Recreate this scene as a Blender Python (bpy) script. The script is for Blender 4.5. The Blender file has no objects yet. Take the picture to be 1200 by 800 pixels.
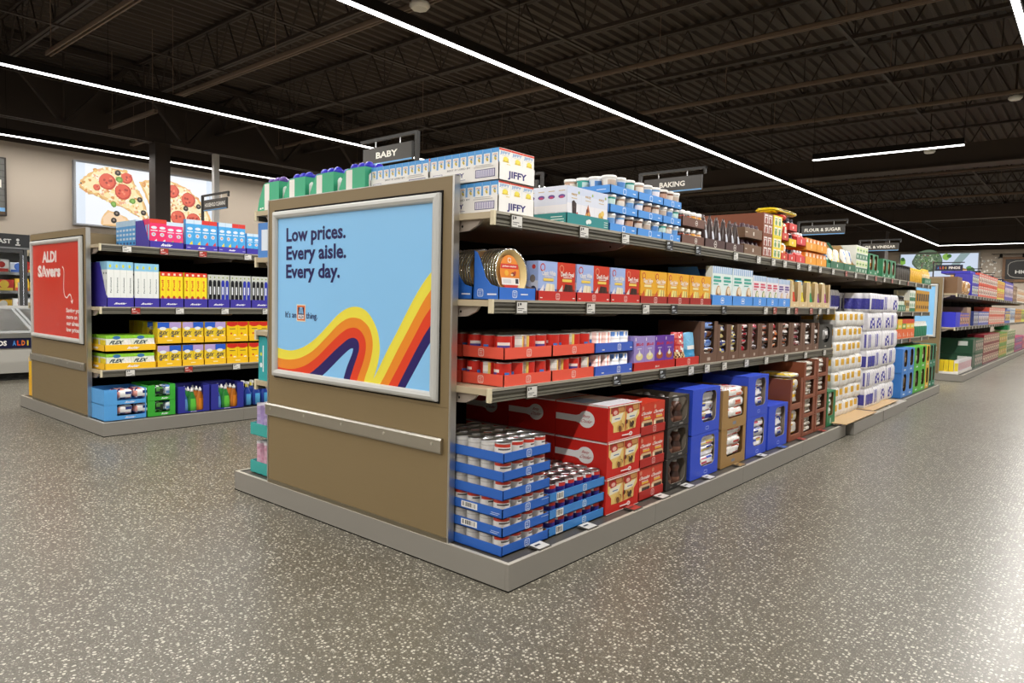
import bpy, math, random
from mathutils import Vector, Matrix
from mathutils.geometry import tessellate_polygon
random.seed(7)
SC = bpy.context.scene
COL = SC.collection
PI = math.pi

# ------------------------------------------------------------------ colours
def lin(c):
    return c/12.92 if c <= 0.04045 else ((c+0.055)/1.055)**2.4
_hc = {}
def hx(s):
    if not isinstance(s, str): return s
    if s not in _hc:
        t = s.lstrip('#')
        _hc[s] = tuple(lin(int(t[i:i+2], 16)/255) for i in (0, 2, 4)) + (1.0,)
    return _hc[s]

# ---------------------------------------------------------------- materials
def new_mat(name):
    m = bpy.data.materials.new(name); m.use_nodes = True
    nt = m.node_tree
    b = nt.nodes['Principled BSDF']
    return m, nt, b
def attr_mat(name, rough, metal=0.0, spec=0.5, bump=0.0, bscale=60.0, coat=0.0, rvar=0.0, stretch=None):
    """surface whose print colour is stored on the faces; texture and relief are procedural"""
    m, nt, b = new_mat(name)
    a = nt.nodes.new('ShaderNodeAttribute'); a.attribute_name = 'Col'
    tc = nt.nodes.new('ShaderNodeTexCoord')
    n = nt.nodes.new('ShaderNodeTexNoise'); n.inputs['Scale'].default_value = bscale; n.inputs['Detail'].default_value = 3
    if stretch:
        mp = nt.nodes.new('ShaderNodeMapping'); mp.inputs['Scale'].default_value = stretch
        nt.links.new(tc.outputs['Object'], mp.inputs['Vector']); nt.links.new(mp.outputs['Vector'], n.inputs['Vector'])
    else:
        nt.links.new(tc.outputs['Object'], n.inputs['Vector'])
    nt.links.new(a.outputs['Color'], b.inputs['Base Color'])
    b.inputs['Metallic'].default_value = metal
    b.inputs['Specular IOR Level'].default_value = spec
    b.inputs['Coat Weight'].default_value = coat
    if rvar:
        mr = nt.nodes.new('ShaderNodeMapRange')
        mr.inputs['To Min'].default_value = rough-rvar; mr.inputs['To Max'].default_value = rough+rvar
        nt.links.new(n.outputs['Fac'], mr.inputs['Value']); nt.links.new(mr.outputs['Result'], b.inputs['Roughness'])
    else:
        b.inputs['Roughness'].default_value = rough
    if bump:
        bp = nt.nodes.new('ShaderNodeBump'); bp.inputs['Strength'].default_value = bump; bp.inputs['Distance'].default_value = 0.01
        nt.links.new(n.outputs['Fac'], bp.inputs['Height']); nt.links.new(bp.outputs['Normal'], b.inputs['Normal'])
    return m
M = {}
M['card'] = attr_mat('printed_cardboard', 0.5, rvar=0.06, bscale=40)
M['gloss'] = attr_mat('glossy_carton', 0.32, rvar=0.05, bscale=30)
M['film'] = attr_mat('packaging_film', 0.22, bump=0.9, bscale=36)
M['plastic'] = attr_mat('moulded_plastic', 0.3)
M['tin'] = attr_mat('tin_metal', 0.28, metal=1.0)
M['foil'] = attr_mat('crinkled_foil', 0.22, metal=1.0, bump=0.6, bscale=90)
M['steel'] = attr_mat('brushed_steel', 0.34, metal=1.0, rvar=0.08, bscale=60, stretch=(1, 1, 0.04))
M['enamel'] = attr_mat('powder_coated_steel', 0.45, rvar=0.05, bscale=200, bump=0.02)
M['laminate'] = attr_mat('wood_laminate', 0.48, rvar=0.06, bscale=20, stretch=(0.3, 1, 6))
M['matte'] = attr_mat('matte_black_steel', 0.8, spec=0.2)
M['poster'] = attr_mat('poster_paper', 0.32, spec=0.4)

def emis(name, col, s):
    m, nt, b = new_mat(name)
    b.inputs['Base Color'].default_value = (0, 0, 0, 1)
    b.inputs['Emission Color'].default_value = col; b.inputs['Emission Strength'].default_value = s
    return m
M['led'] = emis('led_diffuser', (1, 0.985, 0.95, 1), 6.0)
def attr_emis(name, s):
    m, nt, b = new_mat(name)
    a = nt.nodes.new('ShaderNodeAttribute'); a.attribute_name = 'Col'
    nt.links.new(a.outputs['Color'], b.inputs['Emission Color']); b.inputs['Base Color'].default_value = (0.02, 0.02, 0.02, 1)
    b.inputs['Emission Strength'].default_value = s
    return m
M['lightbox'] = attr_emis('backlit_print', 1.0)
M['caselit'] = attr_emis('freezer_case_light', 7.0)

# --------------------------------------------------------------------- text
_tx = {}
def text_polys(s, bold=0.0):
    k = (s, bold)
    if k in _tx: return _tx[k]
    cu = bpy.data.curves.new('t', 'FONT'); cu.body = s; cu.resolution_u = 2; cu.offset = bold; cu.fill_mode = 'FRONT'
    ob = bpy.data.objects.new('t', cu); COL.objects.link(ob)
    bpy.context.view_layer.update()
    dg = bpy.context.evaluated_depsgraph_get()
    me = bpy.data.meshes.new_from_object(ob.evaluated_get(dg))
    V = [(v.co.x, v.co.y) for v in me.vertices]; P = [tuple(p.vertices) for p in me.polygons]
    # keep faces pointing to +z
    Q = []
    for p in P:
        a = sum(V[p[i]][0]*V[p[(i+1) % len(p)]][1]-V[p[(i+1) % len(p)]][0]*V[p[i]][1] for i in range(len(p)))
        Q.append(p if a > 0 else tuple(reversed(p)))
    bpy.data.objects.remove(ob); bpy.data.curves.remove(cu); bpy.data.meshes.remove(me)
    x0 = min(v[0] for v in V); x1 = max(v[0] for v in V); y0 = min(v[1] for v in V); y1 = max(v[1] for v in V)
    _tx[k] = (V, Q, x0, x1, y0, y1)
    return _tx[k]

# ------------------------------------------------------------- mesh builder
class MB:
    def __init__(self):
        self.v = []; self.f = []; self.c = []; self.m = []; self.s = []; self.mats = []
    def mi(self, m):
        if m not in self.mats: self.mats.append(m)
        return self.mats.index(m)
    def face(self, pts, col, m='card', smooth=False):
        i = len(self.v); self.v += [tuple(p) for p in pts]
        self.f.append(tuple(range(i, i+len(pts)))); self.c.append(hx(col)); self.m.append(self.mi(m)); self.s.append(smooth)
    def grid(self, P, colfn, m='card', smooth=True, wrap_u=False, wrap_v=False):
        """P[i][j] points; shared vertices"""
        n = len(P); k = len(P[0]); b = len(self.v)
        for r in P: self.v += [tuple(p) for p in r]
        mi = self.mi(m)
        for i in range(n if wrap_u else n-1):
            for j in range(k if wrap_v else k-1):
                a = b+i*k+j; c = b+((i+1) % n)*k+j; jj = (j+1) % k
                self.f.append((a, c, b+((i+1) % n)*k+jj, b+i*k+jj)); self.c.append(hx(colfn(i, j))); self.m.append(mi); self.s.append(smooth)
    def box(self, x0, y0, z0, x1, y1, z1, col, m='card', skip=''):
        C = col if isinstance(col, dict) else None
        g = (lambda k: C.get(k, C['*'])) if C else (lambda k: col)
        F = {'-x': [(x0, y1, z0), (x0, y0, z0), (x0, y0, z1), (x0, y1, z1)], '+x': [(x1, y0, z0), (x1, y1, z0), (x1, y1, z1), (x1, y0, z1)],
             '-y': [(x0, y0, z0), (x1, y0, z0), (x1, y0, z1), (x0, y0, z1)], '+y': [(x1, y1, z0), (x0, y1, z0), (x0, y1, z1), (x1, y1, z1)],
             '-z': [(x0, y1, z0), (x1, y1, z0), (x1, y0, z0), (x0, y0, z0)], '+z': [(x0, y0, z1), (x1, y0, z1), (x1, y1, z1), (x0, y1, z1)]}
        for k, p in F.items():
            if k in skip.split(): continue
            self.face(p, g(k), m)
    def rod(self, a, b, r, col, m='enamel', n=6):
        a = Vector(a); b = Vector(b); d = (b-a).normalized()
        u = d.orthogonal().normalized(); w = d.cross(u)
        P = []
        for p in (a, b):
            P.append([p+(u*math.cos(2*PI*i/n)+w*math.sin(2*PI*i/n))*r for i in range(n)])
        self.grid([P[0], P[1]], lambda i, j: col, m, smooth=n > 4, wrap_v=True)
        self.face(list(reversed(P[0])), col, m); self.face(P[1], col, m)
        # orientation of side faces
    def bar(self, a, b, w, h, col, m='enamel'):
        """rectangular bar from a to b; w across (horizontal), h vertical-ish"""
        a = Vector(a); b = Vector(b); d = (b-a).normalized()
        s = d.cross(Vector((0, 0, 1)))
        s = s.normalized() if s.length > 1e-4 else Vector((1, 0, 0))
        t = s.cross(d).normalized()
        A = [a+s*i*w/2+t*j*h/2 for i, j in ((-1, -1), (1, -1), (1, 1), (-1, 1))]
        B = [b+s*i*w/2+t*j*h/2 for i, j in ((-1, -1), (1, -1), (1, 1), (-1, 1))]
        for i in range(4):
            k = (i+1) % 4; self.face([A[i], A[k], B[k], B[i]], col, m)
        self.face(list(reversed(A)), col, m); self.face(B, col, m)
    def lathe(self, prof, colfn, m='plastic', n=16, c=(0, 0, 0), axis='z', caps=True, a0=0.0, smooth=True, sx=1.0, sy=1.0):
        """prof [(r,z)], colfn(angle_index, ring_index) or colour"""
        cf = colfn if callable(colfn) else (lambda i, j: colfn)
        P = []
        for i in range(n):
            t = a0+2*PI*i/n; r_ = []
            for r, z in prof:
                x, y = r*math.cos(t)*sx, r*math.sin(t)*sy
                q = (x, y, z) if axis == 'z' else (z, x, y)
                r_.append((q[0]+c[0], q[1]+c[1], q[2]+c[2]))
            P.append(r_)
        self.grid(P, cf, m, smooth, wrap_u=True)
        if caps:
            if prof[-1][0] > 1e-5: self.face([P[i][-1] for i in range(n)], cf(0, len(prof)-2), m)
            if prof[0][0] > 1e-5: self.face([P[n-1-i][0] for i in range(n)], cf(0, 0), m)
    def poly2(self, pts, fr, col, m):
        """concave polygon in frame coords"""
        vs = [Vector((p[0], p[1], 0)) for p in pts]
        for t in tessellate_polygon([vs]):
            q = [pts[i] for i in t]
            a = (q[1][0]-q[0][0])*(q[2][1]-q[0][1])-(q[2][0]-q[0][0])*(q[1][1]-q[0][1])
            if a < 0: q.reverse()
            self.face([fr(*p) for p in q], col, m)
    def build(self, name):
        me = bpy.data.meshes.new(name)
        me.from_pydata(self.v, [], self.f)
        at = me.color_attributes.new('Col', 'FLOAT_COLOR', 'CORNER')
        buf = []
        for f, c in zip(self.f, self.c): buf += list(c)*len(f)
        at.data.foreach_set('color', buf)
        me.polygons.foreach_set('material_index', self.m)
        me.polygons.foreach_set('use_smooth', self.s)
        for k in self.mats: me.materials.append(M[k])
        me.update()
        return me

class Fr:
    """a drawing plane on a mesh: O origin, U right, V up, W by H metres; normalised u,v"""
    def __init__(s, mb, O, U, V, W, H, m='card', eps=0.00012):
        s.mb = mb; s.O = Vector(O); s.U = Vector(U); s.V = Vector(V); s.N = s.U.cross(s.V); s.W = W; s.H = H; s.m = m; s.l = 0; s.eps = eps
    def p(s, u, v): return s.O+s.U*(u*s.W)+s.V*(v*s.H)+s.N*(s.eps*s.l+0.0003)
    def rect(s, u0, v0, u1, v1, col):
        s.l += 1; s.mb.face([s.p(u0, v0), s.p(u1, v0), s.p(u1, v1), s.p(u0, v1)], col, s.m)
    def poly(s, pts, col):
        s.l += 1; s.mb.poly2(pts, s.p, col, s.m)
    def disc(s, u, v, ru, col, rv=None, n=12, a0=0, a1=2*PI):
        """ru in fraction of W; rv fraction of H (default round)"""
        rv = ru*s.W/s.H if rv is None else rv
        s.l += 1; s.mb.face([s.p(u+ru*math.cos(a0+(a1-a0)*i/n), v+rv*math.sin(a0+(a1-a0)*i/n)) for i in range(n)], col, s.m)
    def text(s, t, u, v, w, h, col, bold=0.02, slant=0.0, rot=False):
        """fit the words in a box centred at u,v of size w,h (fractions)"""
        s.l += 1
        V, Q, x0, x1, y0, y1 = text_polys(t, bold)
        for q in Q:
            pts = []
            for i in q:
                a = (V[i][0]-x0)/(x1-x0)-0.5; b = (V[i][1]-y0)/(y1-y0)-0.5
                if rot: a, b = -b, a
                pts.append(s.p(u+a*w+b*slant*w, v+b*h))
            s.mb.face(pts, col, s.m)
    def line(s, t, x, y, width, cap, col, bold=0.02):
        """one line of words with baseline y, left x, total width and capital height in normalised units"""
        s.l += 1
        V, Q, x0, x1, y0, y1 = text_polys(t, bold)
        _, _, _, _, e0, e1 = text_polys('E', bold)
        k = cap/(e1-e0)
        for q in Q:
            s.mb.face([s.p(x+(V[i][0]-x0)/(x1-x0)*width, y+V[i][1]*k) for i in q], col, s.m)
    def ring(s, u0, v0, u1, v1, t, col):
        """rounded outline square"""
        cu, cv = (u0+u1)/2, (v0+v1)/2; a, b = (u1-u0)/2, (v1-v0)/2; tu = t/s.W; tv = t/s.H
        def loop(a, b):
            o = []
            for i in range(16):
                t = 2*PI*i/16+PI/16; c, d = math.cos(t), math.sin(t)
                o.append((cu+a*math.copysign(abs(c)**0.45, c), cv+b*math.copysign(abs(d)**0.45, d)))
            return o
        A = loop(a, b); B = loop(a-tu, b-tv); s.l += 1
        for i in range(16):
            j = (i+1) % 16
            s.mb.face([s.p(*A[i]), s.p(*A[j]), s.p(*B[j]), s.p(*B[i])], col, s.m)
    def many(s, L):
        for d in L:
            getattr(s, d[0])(*d[1:])

def fr_front(mb, w, h, x=0.0, z=0.0, m='card'): return Fr(mb, (x, -w/2, z), (0, 1, 0), (0, 0, 1), w, h, m)
def fr_near(mb, d, w, h, x=0.0, z=0.0, m='card'): return Fr(mb, (x-d, -w/2, z), (1, 0, 0), (0, 0, 1), d, h, m)
def fr_far(mb, d, w, h, x=0.0, z=0.0, m='card'): return Fr(mb, (x, w/2, z), (-1, 0, 0), (0, 0, 1), d, h, m)
def fr_top(mb, d, w, h, x=0.0, m='card'): return Fr(mb, (x, -w/2, h), (0, 1, 0), (-1, 0, 0), w, d, m)

# ------------------------------------------------------- objects and labels
LABELS = {}
def setp(o, label=None, cat=None, group=None, kind=None):
    if label:
        n = len(label.split())
        if not 4 <= n <= 16: print('LABEL LENGTH', n, label)
        o['label'] = label
        if cat: LABELS.setdefault(label, []).append(o.name)
    if cat: o['category'] = cat
    if group: o['group'] = group
    if kind: o['kind'] = kind
def ob(name, me, parent=None, loc=(0, 0, 0), rz=0.0):
    if isinstance(me, MB): me = me.build(name)
    o = bpy.data.objects.new(name, me); COL.objects.link(o)
    o.location = loc
    if rz: o.rotation_euler.z = rz
    if parent: o.parent = parent
    return o
def put(name, me, label, cat, loc, group=None, rz=0.0, kids=(), scale=None):
    o = ob(name, me, None, loc, rz); setp(o, label, cat, group)
    for k in kids: ob(k[0], k[1], o)
    if scale: o.scale = scale
    return o
def struct(name, me, loc=(0, 0, 0)):
    o = ob(name, me, None, loc); o['kind'] = 'structure'; return o
ORD = ['first', 'second', 'third', 'fourth', 'fifth', 'sixth', 'seventh', 'eighth', 'ninth', 'tenth', 'eleventh', 'twelfth', 'thirteenth',
       'fourteenth', 'fifteenth', 'sixteenth', 'seventeenth', 'eighteenth', 'nineteenth', 'twentieth'] + ['%dth' % i for i in range(21, 60)]
_mc = {}
def cached(key, fn):
    if key not in _mc: _mc[key] = fn()
    return _mc[key]
# =================================================================== ROOM
XL, XR, YN, YF, ZD = -12.0, 9.0, -9.0, 30.0, 5.1
def mat_floor():
    m, nt, b = new_mat('speckled_vinyl_floor')
    N = nt.nodes; L = nt.links
    tc = N.new('ShaderNodeTexCoord')
    dn = N.new('ShaderNodeTexNoise'); dn.inputs['Scale'].default_value = 60; dn.inputs['Detail'].default_value = 1
    dm = N.new('ShaderNodeVectorMath'); dm.operation = 'MULTIPLY_ADD'
    dm.inputs[1].default_value = (0.012, 0.012, 0.0)
    L.new(tc.outputs['Object'], dn.inputs['Vector']); L.new(dn.outputs['Color'], dm.inputs[0]); L.new(tc.outputs['Object'], dm.inputs[2])
    def chips(scale, r, seedoff):
        mp = N.new('ShaderNodeMapping'); mp.inputs['Location'].default_value = (seedoff, seedoff*1.7, 0)
        L.new(dm.outputs[0], mp.inputs['Vector'])
        v = N.new('ShaderNodeTexVoronoi'); v.inputs['Scale'].default_value = scale; v.voronoi_dimensions = '2D'
        L.new(mp.outputs['Vector'], v.inputs['Vector'])
        # chip radius varies from cell to cell
        sp = N.new('ShaderNodeSeparateColor'); L.new(v.outputs['Color'], sp.inputs[0])
        mr = N.new('ShaderNodeMapRange'); mr.inputs['From Min'].default_value = 0.35; mr.inputs['From Max'].default_value = 1.0
        mr.inputs['To Min'].default_value = 0.0; mr.inputs['To Max'].default_value = r
        L.new(sp.outputs[0], mr.inputs['Value'])
        c = N.new('ShaderNodeMath'); c.operation = 'LESS_THAN'
        L.new(v.outputs['Distance'], c.inputs[0]); L.new(mr.outputs['Result'], c.inputs[1])
        return c, sp
    c1, s1 = chips(62, 0.36, 0.0)
    c2, s2 = chips(110, 0.42, 3.1)
    c3, s3 = chips(90, 0.42, 9.4)
    no = N.new('ShaderNodeTexNoise'); no.inputs['Scale'].default_value = 120; no.inputs['Detail'].default_value = 4
    L.new(tc.outputs['Object'], no.inputs['Vector'])
    big = N.new('ShaderNodeTexNoise'); big.inputs['Scale'].default_value = 0.9; big.inputs['Detail'].default_value = 4
    L.new(tc.outputs['Object'], big.inputs['Vector'])
    base = N.new('ShaderNodeValToRGB')
    base.color_ramp.elements[0].position = 0.3; base.color_ramp.elements[0].color = hx('565144')
    base.color_ramp.elements[1].position = 0.75; base.color_ramp.elements[1].color = hx('6b665a')
    L.new(no.outputs['Fac'], base.inputs['Fac'])
    def mix(fac, a, bcol, f=1.0):
        x = N.new('ShaderNodeMix'); x.data_type = 'RGBA'
        if f != 1.0:
            q = N.new('ShaderNodeMath'); q.operation = 'MULTIPLY'; q.inputs[1].default_value = f; L.new(fac, q.inputs[0]); fac = q.outputs[0]
        L.new(fac, x.inputs[0]); L.new(a, x.inputs[6]); x.inputs[7].default_value = bcol
        return x.outputs[2]
    o = mix(c3.outputs[0], base.outputs['Color'], hx('4c483f'), 0.8)
    o = mix(c2.outputs[0], o, hx('938d7f'), 0.9)
    o = mix(c1.outputs[0], o, hx('c9c4b4'))
    L.new(o, b.inputs['Base Color'])
    rr = N.new('ShaderNodeMapRange'); rr.inputs['To Min'].default_value = 0.29; rr.inputs['To Max'].default_value = 0.42
    L.new(big.outputs['Fac'], rr.inputs['Value']); L.new(rr.outputs['Result'], b.inputs['Roughness'])
    bp = N.new('ShaderNodeBump'); bp.inputs['Strength'].default_value = 0.06; bp.inputs['Distance'].default_value = 0.003
    L.new(no.outputs['Fac'], bp.inputs['Height']); L.new(bp.outputs['Normal'], b.inputs['Normal'])
    return m
M['floor'] = mat_floor()
def mat_wall(name, c0, c1):
    m, nt, b = new_mat(name)
    tc = nt.nodes.new('ShaderNodeTexCoord'); n = nt.nodes.new('ShaderNodeTexNoise'); n.inputs['Scale'].default_value = 1.5; n.inputs['Detail'].default_value = 5
    r = nt.nodes.new('ShaderNodeValToRGB'); r.color_ramp.elements[0].color = hx(c0); r.color_ramp.elements[1].color = hx(c1)
    nt.links.new(tc.outputs['Object'], n.inputs['Vector']); nt.links.new(n.outputs['Fac'], r.inputs['Fac']); nt.links.new(r.outputs['Color'], b.inputs['Base Color'])
    b.inputs['Roughness'].default_value = 0.7
    return m
M['wall'] = mat_wall('painted_wall', 'b7a999', 'bfb2a2')
M['roofsteel'] = mat_wall('brown_painted_roof_deck', '372c24', '3e3228')
M['joist'] = mat_wall('brown_painted_joist_steel', '30261f', '372c24')
M['channel'] = mat_wall('brown_painted_channel', '6a594b', '736152')

mb = MB(); mb.face([(XL, YN, 0), (XR, YN, 0), (XR, YF, 0), (XL, YF, 0)], 'ffffff', 'floor'); struct('floor', mb)
# corrugated roof deck, ribs along y
mb = MB(); x = XL; prof = []
while x < XR:
    prof += [(x, ZD), (x+0.09, ZD), (x+0.115, ZD-0.045), (x+0.16, ZD-0.045)]; x += 0.185
for a, b_ in zip(prof, prof[1:]):
    mb.face([(a[0], YF, a[1]), (b_[0], YF, b_[1]), (b_[0], YN, b_[1]), (a[0], YN, a[1])], 'ffffff', 'roofsteel')
struct('ceiling', mb)
def wall(name, a, b, z0, z1, m, th=0.15):
    mb = MB(); x0, x1 = sorted((a[0], b[0])); y0, y1 = sorted((a[1], b[1]))
    mb.box(x0, y0, z0, x1, y1, z1, 'ffffff', m); return mb
mb = wall('', (XL-0.15, YN), (XL, YF), 0, 3.66, 'wall')
mb.box(XL-0.15, YN, 3.66, XL, YF, ZD, 'ffffff', 'roofsteel'); struct('wall_left', mb)
mb = wall('', (XL, YF), (XR, YF+0.15), 0, 3.62, 'wall'); mb.box(XL, YF, 3.62, XR, YF+0.15, ZD, 'ffffff', 'roofsteel'); struct('wall_back', mb)
mb = wall('', (XR, YN), (XR+0.15, YF), 0, 3.66, 'wall'); mb.box(XR, YN, 3.66, XR+0.15, YF, ZD, 'ffffff', 'roofsteel'); struct('wall_right', mb)
mb = wall('', (XL, YN-0.15), (XR, YN), 0, 3.66, 'wall'); mb.box(XL, YN-0.15, 3.66, XR, YN, ZD, 'ffffff', 'roofsteel'); struct('wall_front', mb)

# open web joists across the store
def joist_mesh():
    mb = MB(); zt, zb = ZD-0.09, 4.42
    c = 'ffffff'; m = 'joist'
    for s in (-0.025, 0.025):
        mb.box(XL, s-0.018, zt, XR, s+0.018, zt+0.04, c, m); mb.box(XL, s-0.018, zb, XR, s+0.018, zb+0.045, c, m)
    n = 34; dx = (XR-XL)/n
    for i in range(n):
        x0 = XL+i*dx
        mb.rod((x0, 0, zt), (x0+dx/2, 0, zb+0.03), 0.012, c, m, 5); mb.rod((x0+dx/2, 0, zb+0.03), (x0+dx, 0, zt), 0.012, c, m, 5)
        if i % 2 == 0: mb.rod((x0+dx/2, 0, zb), (x0+dx/2, 0, zt), 0.009, c, m, 5)
    return mb.build('steel_joist')
jm = joist_mesh()
for i in range(17):
    y = -3.3+2.02*i
    if abs(y-13.2) < 0.6: continue
    o = ob('steel_joist', jm, None, (0, y, 0))
    setp(o, 'brown open web steel joist under the roof, %s counted from the front' % ORD[i], 'joist', 'open web joists under the roof')
# cross bridging angles along y
mb0 = MB(); mb0.box(-0.02, YN, 4.40, 0.02, YF, 4.42, 'ffffff', 'joist'); bm_ = mb0.build('bridging_angle')
for i, x in enumerate((-10.4, -7.9, -5.6, -3.3, -0.6, 1.9, 4.4)):
    o = ob('bridging_angle', bm_, None, (x, 0, 0)); setp(o, 'thin brown bridging angle crossing the joists, %s from the left wall' % ORD[i], 'brace', 'bridging angles below the joists')
# deep girders with heavy diagonals along y, on the column line
def girder(x, z0, z1, y0, y1, step):
    mb = MB(); c = 'ffffff'
    for z in (z0, z1-0.07):
        for s in (-0.06, 0.06): mb.box(x+s-0.035, y0, z, x+s+0.035, y1, z+0.07, c, 'joist')
    y = y0; k = 0
    while y+step <= y1:
        mb.bar((x, y, z1-0.04), (x, y+step/2, z0+0.04), 0.08, 0.06, c, 'joist'); mb.bar((x, y+step/2, z0+0.04), (x, y+step, z1-0.04), 0.08, 0.06, c, 'joist')
        mb.rod((x, y+step/2, z0), (x, y+step/2, z1), 0.02, c, 'joist', 6)
        y += step
    return mb
o = ob('joist_girder', girder(-10.66, 3.78, 4.98, -8.8, 29.5, 1.9)); setp(o, 'deep brown roof girder with heavy diagonals resting on the dark column', 'girder')
# box beam and roof beams across, further back
mb = MB(); mb.box(-12, 13.2, 3.98, 9, 13.5, 4.36, 'ffffff', 'roofsteel'); mb.box(-12, 13.12, 3.96, 9, 13.58, 3.985, 'ffffff', 'roofsteel')
for xx in (-8.5, -5.5, -2.4, 0.9, 4): mb.box(xx, 13.1, 4.36, xx+0.25, 13.6, 4.46, 'ffffff', 'joist')
o = ob('roof_beam', mb); setp(o, 'broad brown box beam crossing behind the short ceiling light', 'beam')
mb = MB(); mb.box(-12, 22.3, 3.98, 9, 22.6, 4.36, 'ffffff', 'roofsteel')
for xx in (-9, -6, -3, 0, 3): mb.box(xx, 22.25, 4.36, xx+0.25, 22.65, 4.5, 'ffffff', 'joist')
o = ob('roof_beam', mb); setp(o, 'distant brown box beam crossing near the far wall', 'beam')
# channels that carry the lights, across the store
def channel(x0, x1, y, z, lab):
    mb = MB(); 
    mb.box(x0, y-0.03, z, x1, y-0.014, z+0.05, 'ffffff', 'channel'); mb.box(x0, y+0.014, z, x1, y+0.03, z+0.05, 'ffffff', 'channel')
    mb.box(x0, y-0.03, z+0.042, x1, y+0.03, z+0.05, 'ffffff', 'channel')
    n = max(2, int((x1-x0)/2.2)+1)
    for i in range(n): 
        xx = x0+0.1+(x1-x0-0.2)*i/(n-1); mb.rod((xx, y, z+0.05), (xx, y, ZD-0.04), 0.006, 'ffffff', 'channel', 5)
    o = ob('support_channel', mb); setp(o, lab, 'channel', 'support channels above the lights')
channel(-7.3, -3.9, 0.46, 3.85, 'long pale brown support channel over the left aisle, nearest the front')
channel(-8.0, -2.7, 2.1, 3.85, 'long pale brown support channel behind the nearest one, over the left shelves')
channel(-10.5, -8.8, 2.25, 3.85, 'short pale brown support channel beside the dark column')
channel(-11.6, -10.9, 3.0, 3.85, 'stub of pale brown support channel by the left wall')
for i, y in enumerate((5.8, 7.8, 9.8, 15.9, 19.9, 24.0)):
    channel(-11.5, 8.5, y, 4.28, 'long thin pale brown channel across the ceiling, %s toward the far wall' % ORD[i])
# columns
def column(x, y, w, z1, col, m, name, lab, cat):
    mb = MB(); mb.box(x-w/2, y-w/2, 0, x+w/2, y+w/2, z1, col, m)
    if w > 0.15:
        mb.box(x-w*0.56, y-w*0.56, z1-0.02, x+w*0.56, y+w*0.56, z1, col, m)
        mb.box(x-w*0.56, y-w*0.56, 0, x+w*0.56, y+w*0.56, 0.02, col, m)
    o = ob(name, mb); setp(o, lab, cat)
column(-10.66, 3.09, 0.25, 3.80, 'ffffff', 'joist', 'steel_column', 'dark brown square steel column in front of the pizza picture', 'column')
column(-10.66, 4.08, 0.095, 3.79, 'd8d8d6', 'enamel', 'steel_post', 'slim light grey post at the right edge of the pizza picture', 'post')
column(-4.19, 24.3, 0.46, 3.9, 'ffffff', 'joist', 'steel_column', 'distant dark brown column beside the vegetable picture', 'column')

# ---------------------------------------------------------------- LED lines
def led_line(a, b, z, lab, lamp=True, power=1.0, w=0.05):
    """black housing with a glowing diffuser; area lamps sit in the diffuser"""
    a = Vector(a); b = Vector(b); d = (b-a); L = d.length; d.normalize()
    mb = MB(); A = (a.x, a.y, z+0.055); B = (b.x, b.y, z+0.055)
    mb.bar(A, B, 0.075, 0.09, '17130f', 'matte')
    n = int(L/2.4)+1
    for i in range(n+1):
        q = a+d*(L*i/n); mb.rod((q.x, q.y, z+0.1), (q.x, q.y, ZD-0.04), 0.003, '17130f', 'matte', 4)
    e = ob('linear_light', mb); setp(e, lab, 'ceiling light', 'linear ceiling lights')
    mb = MB(); mb.bar((a.x, a.y, z+0.005), (b.x, b.y, z+0.005), w, 0.016, 'ffffff', 'led'); ob('diffuser', mb, e)
    if lamp:
        k = max(1, round(L/3.0)); seg = L/k
        for i in range(k):
            q = a+d*(seg*(i+0.5))
            li = bpy.data.lights.new('led_lamp', 'AREA'); li.shape = 'RECTANGLE'; li.size = seg*0.98; li.size_y = w
            li.energy = 22.0*seg*power; li.color = (1.0, 0.97, 0.925)
            o = bpy.data.objects.new('led_lamp', li); COL.objects.link(o); o.parent = e
            o.location = (q.x, q.y, z-0.006); o.rotation_euler.z = math.atan2(d.y, d.x)
            li.spread = PI
LZ = 3.6
led_line((1.214, -8.5), (1.214, 27.2), LZ, 'long white linear light running overhead at the right edge', power=1.15)
led_line((-2.903, -8.5), (-2.903, 27.2), LZ, 'longest white linear light crossing the ceiling above the central shelves', power=1.25)
led_line((-2.903, 27.2), (8.5, 27.2), LZ, 'white linear light turning right along the far wall')
led_line((-7.138, -8.5), (-7.138, 27.2), LZ, 'white linear light over the left shelving, passing before the dark column')
led_line((-11.166, -8.5), (-11.166, 27.2), LZ, 'white linear light close to the left wall above the pizza picture', power=0.5)
led_line((5.4, -8.5), (5.4, 27.2), LZ, 'white linear light over the right hand aisles outside the picture', power=0.5)
led_line((-1.85, 9.53), (0.2, 9.58), LZ, 'short white linear light crossing the aisle beyond the baking sign')
# small ceiling fittings
def det(x, y, z, lab, r=0.09):
    mb = MB(); mb.lathe([(r*0.8, -0.05), (r, -0.03), (r, 0), (r*0.4, 0.02)], 'e9e6df', 'plastic', 8, (0, 0, 0)); mb.rod((0, 0, 0.01), (0, 0, ZD-0.04-z), 0.01, '2a2019', 'matte', 5)
    o = ob('wireless_beacon', mb, None, (x, y, z)); setp(o, lab, 'ceiling device')
det(-2.818, 1.966, 3.8, 'white octagonal ceiling device beside the longest light line')
det(0.683, 10.447, 4.4, 'small white ceiling device near the right edge')
det(-0.6, 11.7, 4.0, 'small grey ceiling box near the short light')

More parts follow.
